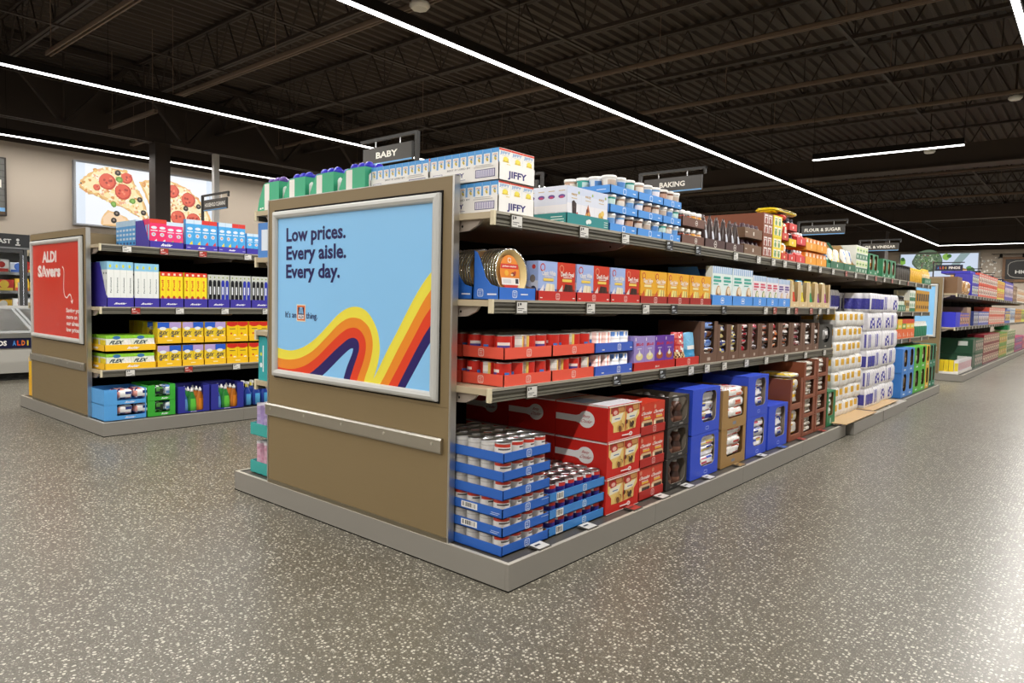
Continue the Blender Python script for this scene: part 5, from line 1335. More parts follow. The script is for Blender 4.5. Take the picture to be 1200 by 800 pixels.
# --- cake mixes ------------------------------------------------------------------
def cake_box(kind, w):
    base_ = {'b': 'a3b8e8', 'r': 'cf3a24', 'y': 'eeb02c'}[kind]
    slc = {'b': ('efe6cc', 'd9cda6'), 'r': ('3a2420', '54342c'), 'y': ('efe28a', '8a5a3c')}[kind]
    F = [('rect', 0, 0, 1, 0.30, {'b': '4a6ab0', 'r': '8a2a1c', 'y': 'd8902a'}[kind]), ('poly', [(0.0, 0.18), (0.3, 0.42), (0.30, 0.0), (0.0, 0.0)], {'b': 'e9e6ea', 'r': 'e0d8d0', 'y': 'cf5a2a'}[kind]),
         ('poly', [(0.24, 0.0), (0.44, 0.44), (0.84, 0.42), (0.94, 0.0)], slc[0]), ('poly', [(0.52, 0.0), (0.60, 0.43), (0.63, 0.43), (0.60, 0.0)], slc[1]), ('poly', [(0.76, 0.0), (0.76, 0.42), (0.80, 0.42), (0.84, 0.0)], slc[1]),
         ('disc', 0.22, 0.84, 0.13, 'c83a34' if kind != 'r' else 'e08a6a'), ('disc', 0.22, 0.84, 0.09, base_),
         ('text', {'b': 'Classic White', 'r': "Devil's Food", 'y': 'Classic Yellow'}[kind], 0.55, 0.70, 0.72, 0.13, 'f6f0ea', 0.03), ('rect', 0.32, 0.60, 0.80, 0.62, 'f2e9e0'), ('rect', 0.26, 0.50, 0.80, 0.57, 'f0d060' if kind != 'y' else 'f8e6a8')]
    Sd = [('rect', 0, 0, 1, 0.5, 'd8dbe6' if kind == 'b' else base_), ('disc', 0.5, 0.85, 0.2, 'c83a34'), ('disc', 0.4, 0.55, 0.3, '8a8078', 0.10), ('disc', 0.5, 0.25, 0.35, '3a3a4a', 0.12)]
    return carton(0.055, w-0.0015, 0.188, base_, F, Sd, m='gloss')
seq = []
bounds = [0.379, 0.697, 1.014, 1.333]
for q in range(3):
    y0, y1 = bounds[q]+0.002, bounds[q+1]-0.002; w = y1-y0
    me = tray(0.33, w, 0.050, 'c52a22', LOGO(0.5, 0.5, 0.032, w, 0.05, 'eec6c0')+[small(0.08, 0.35, 0.06, 0.08), small(0.92, 0.35, 0.06, 0.08)], [small(0.5, 0.5, 0.2, 0.2, 'eec6c0')], inner='b3542f')
    put('display_tray', me, 'red card tray of blue and red cake mixes, %s from near end' % ORD[q], 'tray', (XF, S(y0, y1), Z2), 'bright red cake mix trays')
    for i in range(4 if q < 3 else 4):
        pass
    n = 4 if q != 9 else 2
    n = 4 if w > 0.31 else 4
    bw = (w-0.01)/2
    for i in range(2):
        kd = 'br'[i % 2]
        for j in range(3):
            if j and q: continue
            put('cake_mix_box', cached(('cake', kd, round(bw, 3)), lambda: cake_box(kd, bw)), '%s cake mix box, %s in %s bright red tray, row %s' % ({'b': 'blue', 'r': 'red'}[kd], ORD[i], ORD[q], ['one', 'two', 'three'][j]), 'food box',
                (XF-0.006-0.056*j, y0+0.005+(i+.5)*bw, Z2+0.0045), 'blue and red cake mixes')
for q, (y0, y1) in enumerate(((1.337, 1.66), (1.664, 1.96), (1.964, 2.285))):
    w = y1-y0; bw = (w-0.01)/2
    me = tray(0.33, w, 0.046, 'a5261f', LOGO(0.55, 0.5, 0.036, w, 0.046, 'eec6c0'), inner='8f4a2c')
    put('display_tray', me, 'dark red card tray of yellow cake mixes, %s from near end' % ORD[q], 'tray', (XF, S(y0, y1), Z2), 'dark red cake mix trays')
    for i in range(2): put('cake_mix_box', cached(('cake', 'y', round(bw, 3)), lambda: cake_box('y', bw)), 'yellow cake mix box, %s in %s dark red tray' % (ORD[i], ORD[q]), 'food box', (XF-0.006, y0+0.005+(i+.5)*bw, Z2+0.0045), 'yellow cake mixes')
# --- cookie mix in sky blue trays -------------------------------------------------
def cookie_box(w, h, kind):
    c = {'t': ('3fae9e', 'c79a66', 'eaf6f4'), 'p': ('d8506e', '7aa04a', 'f4eef2'), 'v': ('6a4a9a', 'd9a88a', 'f1ecf4')}[kind]
    F = [('rect', 0, 0.82, 1, 1, 'e6eef8')]+[('rect', 0.08+0.2*i, 0.82, 0.18+0.2*i, 1, '8fb8e2') for i in range(5)]+[('rect', 0.12, 0.60, 0.88, 0.66, c[0]), ('rect', 0.12, 0.69, 0.8, 0.75, c[0]), ('rect', 0.12, 0.53, 0.6, 0.56, c[0]),
         ('disc', 0.62, 0.28, 0.26, c[1], 0.23), ('disc', 0.66, 0.38, 0.16, 'efe2cc'), ('disc', 0.56, 0.26, 0.07, '4a2c20'), ('disc', 0.72, 0.2, 0.06, '4a2c20'), ('disc', 0.18, 0.16, 0.14, c[0])]
    return carton(0.05, w-0.0015, h, c[2], F, m='gloss')
specs = [((2.296, 2.637), 0.265, 't', 2), ((2.641, 3.016), 0.265, 't', 2), ((3.02, 3.30), 0.232, 'p', 2), ((3.303, 3.56), 0.228, 'p', 2), ((3.563, 3.84), 0.224, 'v', 2)]
for q, ((y0, y1), h, kd, n) in enumerate(specs):
    w = y1-y0
    sl = [(0, 0.072), (0.05, 0.09), (0.12, h), (0.34, h)] if q == 0 else [(0, 0.072), (0.34, 0.072)]
    me = tray(0.34, w, 0.072, '4f97ea', [('ring', 0.42, 0.22, 0.58, 0.78, 0.004, 'e6eefa'), ('rect', 0.45, 0.42, 0.55, 0.6, 'e6eefa')], inner='3a6fae', back=h if q == 0 else 0.072, slope=sl)
    put('display_tray', me, 'sky blue tray of cookie mixes, %s from near end' % ORD[q], 'tray', (XF, S(y0, y1), Z2), 'sky blue cookie trays')
    bw = (w-0.01)/n
    for i in range(n): put('cookie_mix_box', cached(('ck', kd, round(bw, 3), h), lambda: cookie_box(bw, h, kd)), 'tall %s cookie mix box, %s in %s sky blue tray' % ({'t': 'teal lettered', 'p': 'pink lettered', 'v': 'purple lettered'}[kd], ORD[i], ORD[q]), 'food box', (XF-0.006, y0+0.005+(i+.5)*bw, Z2+0.0045), 'cookie mix boxes')
# --- kraft nut cases ---------------------------------------------------------------
nutc = [('d8462c', 'e8c23a'), ('e6d23a', '3a9ad0'), ('2f9a5a', 'f0d84a'), ('8a3a9a', 'e2c86a'), ('b84a9a', 'efe2a8')]
yk = [3.85, 4.065, 4.295, 4.53, 4.73, 4.95]
for i in range(5):
    w = yk[i+1]-yk[i]-0.004
    me = cached(('kraft', round(w, 2)), lambda: window_case(0.30, w, 0.225, 'd8bf92', (0.2, 0.22, 0.82, 1.0, 0.06), [small(0.5, 0.1, 0.2, 0.04, 'efe6d0')], top_open=True, toplid=False, inner='c9ad7c'))
    put('display_case', me, 'kraft cut-out case of nut pouches, %s from near end' % ORD[i], 'case', (XF, S(yk[i], yk[i+1]), Z2), 'kraft nut cases')
    a, b = nutc[i]
    put('nut_pouch', pouch(0.08, w*0.78, 0.24, (lambda a, b: lambda u, v, r, f: a if 0.2 < v < 0.55 and 0.1 < u < 0.9 else (b if v < 0.2 or v > 0.86 else 'e9e2b8'))(a, b), i), '%s nut pouch in %s kraft case' % (['orange', 'yellow', 'green', 'purple', 'pink'][i], ORD[i]), 'bag', (XF-0.008, S(yk[i], yk[i+1]), Z2+0.005), 'nut pouches')

# ============================================================ THIRD SHELF
def pfcan(seed):
    rn = random.Random(seed); a0 = rn.random()
    def pf(a, z):
        t = (a+a0) % 1
        if t < 0.11: return 'ece9e2' if 0.06 < z < 0.95 and int(z*14) % 3 else 'cfcac4'
        if t < 0.16: return 'efd06a' if z > 0.4 else 'e09a3a'
        if z < 0.30: return 'e9b65a' if int(t*23+z*9) % 2 else 'f0cf7c'
        if 0.55 < z < 0.68 and 0.35 < t < 0.62: return 'f6e9e2'
        if 0.44 < z < 0.52 and 0.38 < t < 0.6: return '5a4a9a'
        if 0.72 < t < 0.82 and z < 0.5: return '3f7fd0'
        return 'cf2f25'
    r, h = 0.041, 0.108
    mb = MB(); zs = [0.006+0.0137*i for i in range(8)]
    mb.lathe([(r, z) for z in zs], lambda i, j: pf((i+.5)/20, (zs[j]+zs[min(j+1, 7)])/2/h), 'gloss', 20, caps=False)
    mb.lathe([(r*0.96, 0.0), (r*1.02, 0.003), (r, 0.006)], 'b9b9b7', 'tin', 20)
    lid = MB(); lid.lathe([(r, h-0.006), (r*1.03, h-0.003), (r, h), (r*0.93, h-0.001), (r*0.90, h-0.006), (r*0.6, h-0.005), (r*0.3, h-0.0055)], 'b2b2b2', 'tin', 20)
    return mb.build('can'), lid.build('can_lid')
pfc = [pfcan(s) for s in range(6)]
CR = 'ee5a44'
trs = [(0.147, 0.503), (0.507, 0.876)]
for lv in range(2):
    z = Z3+0.124*lv
    for q, (y0, y1) in enumerate(trs):
        w = y1-y0
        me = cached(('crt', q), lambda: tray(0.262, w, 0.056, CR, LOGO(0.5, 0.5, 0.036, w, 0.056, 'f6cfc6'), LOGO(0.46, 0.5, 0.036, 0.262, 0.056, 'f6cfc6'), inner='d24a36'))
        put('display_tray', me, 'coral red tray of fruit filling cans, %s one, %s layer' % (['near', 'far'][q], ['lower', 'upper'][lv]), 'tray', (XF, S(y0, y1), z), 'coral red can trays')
        n = 4; p = (w-0.012)/n
        for i in range(n):
            for j in range(3):
                if j and lv == 0 and not (q == 0 and i == 0): continue
                k = (i*2+j*3+q+lv*5) % 6
                put('fruit_filling_can', pfc[k][0], 'red fruit filling can, %s of row %s, %s coral tray, %s layer' % (ORD[i], ['one', 'two', 'three', 'four', 'five'][j], ['near', 'far'][q], ['lower', 'upper'][lv]), 'can',
                    (XF-0.050-j*0.0855, y0+0.006+(i+.5)*p, z+0.0045), 'fruit filling cans', kids=[('can_lid', pfc[k][1])])
for q in range(2):
    for lv in range(2):
        put('display_tray', cached('crt2', lambda: tray(0.262, 0.356, 0.056, CR, inner='d24a36')), 'coral red can tray standing behind the %s front one, %s layer' % (['near', 'far'][q], ['lower', 'upper'][lv]), 'tray', (XF-0.27, (0.325, 0.69)[q], Z3+0.124*lv), 'rear coral trays')
        for i in range(4):
            for j in range(3):
                if lv == 0 and (i or q): continue
                put('fruit_filling_can', pfc[(i+j+q) % 6][0], 'red can in the rear %s coral tray, %s layer, %s across, row %s' % (['near', 'far'][q], ['lower', 'upper'][lv], ORD[i], ['one', 'two', 'three'][j]), 'can', (XF-0.32-0.0855*j, (0.325, 0.69)[q]-0.172+0.086*(i+.5), Z3+0.124*lv+0.0045), 'cans in the rear coral trays', kids=[('can_lid', pfc[i][1])])
wc = []
for s, (a, b) in enumerate((('f0c9c0', 'e6806e'), ('eef0f4', '4a80d0'))):
    def pf(t, z, a=a, b=b, s=s):
        if z > 0.9 or z < 0.06: return b
        if s == 1 and 0.72 < z and int(t*24) % 2: return '5a8ed8'
        if s == 0 and (t > 0.93 or 0.05 < t < 0.12): return 'eaa092'
        if t < 0.12 or t > 0.9: return '6a6a70' if 0.45 < z < 0.55 else 'f4f1ee'
        if 0.15 < t < 0.3: return b if z < 0.5 else a
        if 0.7 < t < 0.8 and 0.4 < z < 0.6: return '4a80d0'
        return a if int(t*9) % 2 else 'f6f2f0'
    wc.append(can(0.040, 0.112, [(0.006+0.0125*i, 0.0185+0.0125*i, a) for i in range(8)], 20, print_fn=pf, lid='cfcfcf'))
for lv in range(2):
    z = Z3+0.124*lv; y0, y1 = 0.884, 1.27; w = y1-y0
    put('display_tray', cached('blt', lambda: tray(0.34, w, 0.054, '3f62c8', LOGO(0.62, 0.5, 0.036, w, 0.054, 'dfe4f6')+[small(0.2, 0.3, 0.06, 0.1), small(0.94, 0.4, 0.05, 0.1)], [small(0.9, 0.3, 0.05, 0.1)], inner='3550a6')), 'royal blue tray of patterned milk cans, %s layer' % ['lower', 'upper'][lv], 'tray', (XF, S(y0, y1), z), 'royal blue can trays')
    for i in range(4):
        for j in range(3 if lv else 1): put('milk_can', wc[i//2][0], '%s milk can, %s of row %s, %s royal blue tray' % (['pink', 'blue'][i//2], ORD[i], ['one', 'two', 'three'][j], ['lower', 'upper'][lv]), 'can', (XF-0.049-0.085*j, y0+0.01+(i+.5)*(w-0.02)/4, z+0.0045), 'patterned milk cans', kids=[('can_lid', wc[i//2][1])])
# --- pudding boxes -----------------------------------------------------------------
def pudding(kd, w):
    c = {'l': ('a18fd0', 'ece0a0'), 'd': ('6a3aa8', 'b05a34')}[kd]
    return carton(0.03, w-0.0015, 0.185, c[0], [('text', 'JELL-O', 0.52, 0.74, 0.72, 0.11, 'c8283c', 0.06), ('rect', 0.3, 0.6, 0.7, 0.62, 'efe9f6'), ('disc', 0.5, 0.36, 0.34, c[1], 0.12), ('poly', [(0.36, 0.42), (0.5, 0.58), (0.64, 0.42)], 'f4efe4'), ('disc', 0.5, 0.42, 0.15, 'f4efe4', 0.05), ('rect', 0.08, 0.86, 0.16, 0.96, 'f0ecf6'), ('rect', 0, 0, 1, 0.16, 'b9a8e0' if kd == 'l' else '8a6ac8')], m='gloss')
def pudding_oval(me): return me
y0, y1 = 1.285, 1.79; w = y1-y0
me = tray(0.36, w, 0.052, 'c4231f', [('text', 'JELL-O', 0.55, 0.35, 0.10, 0.28, 'f2d8d4', 0.04)], [('rect', 0, 0, 1, 0.3, 'a81d1c')], inner='b23a2c'); put('display_tray', me, 'red tray of purple pudding mix boxes', 'tray', (XF, S(y0, y1), Z3), None)
for i in range(4):
    kd = 'lldd'[i]; bw = (w-0.02)/4
    for j in range(4 if i == 0 else 1): put('pudding_mix_box', cached(('pud', kd), lambda: pudding(kd, bw)), '%s purple pudding mix box, %s from near end, row %s' % ({'l': 'light', 'd': 'dark'}[kd], ORD[i], ['one', 'two', 'three', 'four'][j]), 'food box', (XF-0.006-0.032*j, y0+0.01+(i+.5)*bw, Z3+0.018), 'pudding mix boxes')
# --- bags in red tray ---------------------------------------------------------------
y0, y1 = 1.80, 2.13; w = y1-y0
put('display_tray', tray(0.34, w, 0.055, 'cf2f28', LOGO(0.55, 0.5, 0.036, w, 0.055, 'f2cfc8'), inner='b23a2c'), 'red tray of baking chip pouches', 'tray', (XF, S(y0, y1), Z3), None)
put('baking_pouch', pouch(0.08, 0.17, 0.215, lambda u, v, r, f: r.choice(('e2c48a', 'c99c5a', '6a3a24', 'f0ddb0')) if v < 0.4 else (r.choice(('f2efe8', 'c93a3a', 'd96a5a')) if int(v*16) % 3 else 'bf2c34'), 2, nu=13, nv=18), 'red and cream toffee pouch in the red tray', 'bag', (XF-0.008, y0+0.095, Z3+0.005), None)
put('baking_pouch', pouch(0.08, 0.155, 0.21, lambda u, v, r, f: r.choice(('e0d2b0', '8a9a5a', 'c9b078')) if v < 0.2 else ('3f9ad0' if v < 0.45 else ('f2f2ee' if v < 0.56 and 0.2 < u < 0.8 else '7ec0e6')), 3, nu=13, nv=18), 'sky blue coconut pouch in the red tray', 'bag', (XF-0.008, y0+0.25, Z3+0.005), None)
# --- brown cases of baking chips -----------------------------------------------------
edges = [2.14, 2.41, 2.60, 2.785, 2.995, 3.184, 3.42, 3.632, 3.90, 4.21, 4.495, 4.672]
pal = [(['7fa0dc', 'c9d6f0', '6a4028'], ['5a78c0', 'efe6da', '3a2218']), (['22264e', '2f3a7a'], ['e0cf8a', 'f0ead8', '6a78b8']), (['1f2142', '2a2e5e'], ['d8c67e', 'dfe0ee']), (['c23440', 'efe6e4'], ['3a1a20', 'f6f0ee', 'a82a38']),
       (['2c2024', '4a3034'], ['d8566a', 'f0d8dc', 'c4bdc0']), (['4a342c', '2c201c'], ['efe0d0', 'c8745a', '9a9298']), (['2a1c1a', '3a2824'], ['f0e8dc', 'd87a3c', 'a8343c']), (['3a2620', '241a18'], ['e9e0da', 'b86a4a', '8a8488']),
       (['5a4038', '3a2a26'], ['d8d0cc', 'b4a09a', '8a3a44']), (['e0d6d0', '4a3a36'], ['f2eeea', '9a8f8c', '2a2220']), (['4a4240', '6a605c'], ['d8d2ce', 'efeae6'])]
for i in range(11):
    w = edges[i+1]-edges[i]-0.004; h = (0.285 if i == 0 else 0.262 if i < 9 else 0.255)
    me = window_case(0.32, w, h, '6e4f3e', (0.22, 0.24, 0.80, 1.0, 0.09), [small(0.52, 0.10, 0.18, 0.08, 'b9a89c')], top_open=True, toplid=False, inner='5f4433')
    put('display_case', me, 'brown cut-out case of baking chip bags, %s from near end' % ORD[i], 'case', (XF, S(edges[i], edges[i+1]), Z3), 'brown chip cases')
    for k in range(4):
        hb = (h-0.05)/4
        put('baking_chip_bag', bag(0.22, w*0.86, hb*1.08, patch(pal[i][0], pal[i][1], 0.68), i*7+k, nu=34, nv=10, lump=0.14, sq=0.3), 'shiny baking chip bag, %s from bottom in %s brown case' % (ORD[k], ORD[i]), 'bag', (XF-0.006-0.006*((k*3+i) % 4), S(edges[i], edges[i+1]), Z3+0.045+hb*k), 'baking chip bags')
y0, y1 = 4.68, 5.09; w = y1-y0
put('display_case', window_case(0.32, w, 0.235, '3b3a36', (0.22, 0.28, 0.80, 0.92, 0.2), [small(0.5, 0.12, 0.1, 0.06, 'b9b6ae')], inner='2a2926'), 'black window case of grey foil bags', 'case', (XF, S(y0, y1), Z3), None)
put('foil_bag', bag(0.24, w*0.7, 0.18, patch('8f8d8c', ['d8d6d4', '4a4846', 'f0eeec'], 0.6), 77, nu=20, nv=14, lump=0.2), 'crumpled grey foil bag in the black window case', 'bag', (XF-0.006, S(y0, y1), Z3+0.045), None)

# ============================================================ BASE DECK
XB = -0.085; ZB = HB
def silver_can(red):
    def pf(t, z):
        t = (t+0.5) % 1
        if z > 0.86: return 'd0cfcc'
        if red and 0.30 < t < 0.72:
            if z > 0.76: return 'c8392a'
            if 0.55 < z < 0.72 and t > 0.45: return '5a5654'
            return 'e2e0dd'
        if 0.68 < t < 0.92 and 0.2 < z < 0.8: return 'b0aeaa' if int(t*20) % 2 else 'dddbd7'
        if 0.66 < z < 0.74: return 'b7b4b0'
        return 'd3d1ce'
    b, l = can(0.0385, 0.0795, [(0.006, 0.02, 'dddcd9'), (0.02, 0.034, 'dddcd9'), (0.034, 0.048, 'dddcd9'), (0.048, 0.055, 'dddcd9'), (0.055, 0.060, 'dddcd9'), (0.060, 0.074, 'dddcd9')], 20, print_fn=pf, lid='cfcfcf')
    return b, l
cA, cB = silver_can(True), silver_can(False)
y0, y1 = 0.050, 0.388; w = y1-y0; D = 0.50
def can_tray_mesh(bar):
    side = [('rect', 0, 0, 1, 1, '2358ae')]
    if bar: side += barcode(0.50, 0.22, 0.70, 0.86)+[('rect', 0.86, 0.3, 0.95, 0.36, 'c9d8f0'), ('rect', 0.87, 0.48, 0.97, 0.54, 'c9d8f0')]
    return tray(D, w, 0.044, '2a64c0', LOGO(0.52, 0.5, 0.036, w, 0.044, 'd2def2')+([('rect', 0.82, 0.75, 0.98, 0.8, 'c9d8f0')] if bar else []), side[1:], inner='b58d5c')
ct0, ct1 = can_tray_mesh(False), can_tray_mesh(True)
for lv in range(6):
    z = ZB+0.0825*lv; nm = ['bottom', 'second', 'third', 'fourth', 'fifth', 'top'][lv]
    put('display_tray', ct1 if lv in (1, 2) else ct0, 'deep blue tray of silver milk cans, %s in the stack of six' % nm, 'tray', (XB, S(y0, y1), z), 'deep blue milk can trays')
    for i in range(4):
        for j in range(6):
            if lv < 5 and i > 0 and j > 0: continue
            red = j == 0 or ((j*5+i+lv) % 5 == 2)
            c = cA if red else cB
            put('milk_can', c[0], '%s milk can, column %s, row %s, in %s blue tray' % ('red labelled' if red else 'plain silver', ['one', 'two', 'three', 'four'][i], ['one', 'two', 'three', 'four', 'five', 'six'][j], nm), 'can',
                (XB-0.046-j*0.0815, y0+0.008+(i+.5)*(w-0.016)/4, z+0.0045), 'silver milk cans', kids=[('can_lid', c[1])], rz=0.0 if (j == 0 and i > 0) else (0.0 if i else -0.55-0.3*((j+lv) % 3)))
def purple_can():
    def pf(t, z):
        t = (t+0.5) % 1
        if z > 0.88: return 'c9c8c8'
        if z < 0.70: return '2a2280'
        if 0.36 < t < 0.62: return 'c8322e'
        return 'efecee'
    return can(0.0375, 0.0795, [(0.006+0.0085*i, 0.0145+0.0085*i, 'eeeeee') for i in range(8)], 20, print_fn=pf, lid='c2c2c2')
pc = purple_can(); y0, y1 = 0.394, 0.872; w = y1-y0
tr2 = tray(0.42, w, 0.044, '3f86cf', LOGO(0.62, 0.5, 0.034, w, 0.044, 'd8e6f4')+barcode(0.12, 0.08, 0.24, 0.92), inner='b58d5c')
for lv in range(3):
    z = ZB+0.0825*lv; nm = ['bottom', 'middle', 'top'][lv]
    put('display_tray', tr2, 'light blue tray of purple labelled cans, %s of three' % nm, 'tray', (XB-0.005, S(y0, y1), z), 'light blue can trays')
    for i in range(6):
        for j in range(5):
            if lv < 2 and j > 0: continue
            put('evaporated_milk_can', pc[0], 'purple labelled milk can, %s across, row %s, %s light blue tray' % (ORD[i], ['one', 'two', 'three', 'four', 'five'][j], nm), 'can', (XB-0.05-j*0.081, y0+0.008+(i+.5)*(w-0.016)/6, z+0.0045), 'purple labelled milk cans', kids=[('can_lid', pc[1])], rz=0.15)
# --- red spoon cartons ----------------------------------------------------------------
RED = 'd02318'
def spoon(f0, cx, cy, s, asp, handle, letters=True):
    """white spoon emblem with the baker's name in its bowl"""
    L = [('rect', handle, cy-0.10, cx-s*0.6, cy+0.085, 'f1eeea'), ('disc', cx, cy, s, 'f1eeea', s*asp, 20)]
    L += [('poly', [(cx-s*1.3, cy-0.10), (cx-s*0.6, cy-s*asp*0.6), (cx-s*0.6, cy+s*asp*0.6), (cx-s*1.3, cy+0.085)], 'f1eeea')]
    if letters: L += [('text', 'Betty', cx, cy+s*asp*0.32, s*0.85, s*asp*0.42, 'b3261e', 0.01, 0.25), ('text', 'Crocker', cx+0.01, cy-s*asp*0.2, s*1.35, s*asp*0.42, 'b3261e', 0.01, 0.25)]
    return L
BW, BH, BD = 0.338, 0.190, 0.34
def bc_front():
    L = [('poly', [(0.05, 0.96), (0.05, 0.60), (0.16, 0.42), (0.16, 0.24), (0.5, 0.22), (0.84, 0.26), (0.86, 0.5), (0.95, 0.64), (0.95, 0.96)], 'f0cf7c')]
    for s, u0 in enumerate((0.07, 0.51)):
        u1 = u0+0.42
        L += [('rect', u0, 0.78, u1, 0.95, '9a3a22'), ('rect', u0+0.22, 0.80, u1-0.02, 0.93, 'c99050'), ('disc', u0+0.14, 0.80, 0.10, 'b8281e', 0.13), ('disc', u0+0.14, 0.80, 0.06, 'e8b4a8', 0.06),
              ('poly', [(u0+0.02, 0.52), (u0+0.30, 0.56), (u1-0.04, 0.76), (u0+0.04, 0.70)], 'f2ead2'), ('rect', u0+0.12, 0.60, u0+0.28, 0.63, '5a78b0')]
        lo = u0+0.10 if s == 0 else u0+0.02
        rr = random.Random(s)
        for k in range(12): L.append(('disc', rr.uniform(lo, min(u1-0.06, lo+0.28)), rr.uniform(0.30, 0.5), rr.uniform(0.02, 0.05), rr.choice(('c99a4c', '7a4a24', 'e2c070', '4a2c1a', 'd9ac5c'))))
    L += [('rect', 0.495, 0.2, 0.51, 0.96, RED), ('poly', [(0.40, 0.10), (0.62, 0.09), (0.62, 0.13), (0.40, 0.135)], 'f3ebe8'), ('disc', 0.67, 0.12, 0.055, 'f3ebe8', 0.06), ('disc', 0.67, 0.12, 0.03, 'e2a29a', 0.03),
          ('rect', 0, 0.965, 1, 1, 'efe7e4'), ('rect', 0, 0.0, 1, 0.02, 'e9ddd8')]
    return L
BF = bc_front()
BS = spoon(None, 0.60, 0.56, 0.155, 1.55, 0.0)+[('rect', 0, 0.955, 1, 1, 'e3d5d0')]
bcm = carton(BD, BW-0.002, BH, RED, BF, BS, [('rect', 0.02, 0.02, 0.98, 0.98, 'd8d6dc'), ('rect', 0.04, 0.5, 0.5, 0.96, 'a9bcd8'), ('rect', 0.52, 0.5, 0.96, 0.96, 'e6dcd6')])
for lv in range(3):
    for dp in range(3):
        put('cookie_mix_carton', bcm, 'red carton with white spoon emblem, %s layer, %s stack' % (['bottom', 'middle', 'top'][lv], ['front', 'middle', 'rear'][dp]), 'carton', (XB-dp*(BD+0.006), 0.88+BW/2, ZB+(BH+0.004)*lv), 'red spoon cartons')
def brownie(w):
    return carton(0.05, w-0.0015, 0.165, 'cf3a22', [('disc', 0.16, 0.84, 0.09, 'd98a70'), ('text', 'Chocolate', 0.48, 0.66, 0.84, 0.12, 'f4ece6', 0.03, 0.2), ('text', 'brownie mix', 0.5, 0.54, 0.5, 0.06, 'f4ece6', 0.02), ('rect', 0.25, 0.44, 0.80, 0.51, 'f0b83c'),
        ('poly', [(0.05, 0.06), (0.05, 0.34), (0.16, 0.40), (0.9, 0.40), (0.97, 0.30), (0.97, 0.06)], 'd9b98c'), ('rect', 0.26, 0.10, 0.92, 0.27, '2a1814'), ('rect', 0.26, 0.27, 0.92, 0.32, '4a2a1e'), ('rect', 0.40, 0.1, 0.43, 0.3, '6a4030'), ('rect', 0.62, 0.1, 0.65, 0.3, '6a4030'), ('rect', 0.8, 0.1, 0.83, 0.3, '6a4030'), ('rect', 0.05, 0.06, 0.22, 0.34, 'efe0c4')],
        top=[('rect', 0, 0, 1, 1, 'd8402a')], m='gloss')
y0, y1 = 1.232, 1.520; w = y1-y0; bw = (w-0.01)/2; br_ = brownie(bw); bt = tray(0.33, w, 0.052, 'b3241c', LOGO(0.55, 0.55, 0.036, w, 0.052, 'e6b8b0'), inner='a0452e')
for lv in range(3):
    z = ZB+0.186*lv; nm = ['bottom', 'middle', 'top'][lv]
    put('display_tray', bt, 'dark red brownie mix tray, %s of three' % nm, 'tray', (XB-0.004, S(y0, y1), z), 'dark red brownie trays')
    for i in range(2):
        for j in range(6 if lv == 2 else 1): put('brownie_mix_box', br_, 'orange red brownie mix box, %s side, row %s, %s tray' % (['near', 'far'][i], ['one', 'two', 'three', 'four', 'five', 'six'][j], nm), 'food box', (XB-0.009-0.051*j, y0+0.005+(i+.5)*bw, z+0.018), 'brownie mix boxes')
# --- dark syrup cases -----------------------------------------------------------------
def bust(c1, cap):
    p = [(0.030, 0), (0.042, 0.01), (0.044, 0.05), (0.034, 0.075), (0.032, 0.085), (0.040, 0.105), (0.034, 0.125), (0.017, 0.14)]
    return bottle(p, [(0, 0.028, '6a4638'), (0.028, 0.06, '7a5444'), (0.06, 0.09, '3a2620'), (0.09, 0.15, '5a3c30')], [(0.019, 0.14), (0.021, 0.146), (0.021, 0.162), (0.012, 0.172)], 14, capcol=cap, m='gloss')
bs = bust('6a4638', 'b9b7b4')
y0, y1 = 1.545, 1.815; w = y1-y0
sc = window_case(0.33, w, 0.186, '2b2826', (0.08, 0.16, 0.92, 0.94, 0.2), [('rect', 0.55, 0.05, 0.72, 0.11, '8a8682'), ('rect', 0.2, 0.05, 0.3, 0.09, '6a6662')], inner='8a8072', toplid=False)
for lv in range(3):
    z = ZB+0.19*lv; nm = ['bottom', 'middle', 'top'][lv]
    put('display_case', sc, 'black case of dark syrup bottles, %s of three' % nm, 'case', (XB, S(y0, y1), z), 'black syrup cases')
    for i in range(2):
        for j in range(3 if lv == 2 else 1): put('syrup_bottle', bs[0], 'amber brown syrup bottle, %s side, row %s, %s black case' % (['near', 'far'][i], ['one', 'two', 'three'][j], nm), 'bottle', (XB-0.055-0.1*j, y0+w*(0.29+0.42*i), z+0.0045), 'amber syrup bottles', kids=[('cap', bs[1])])
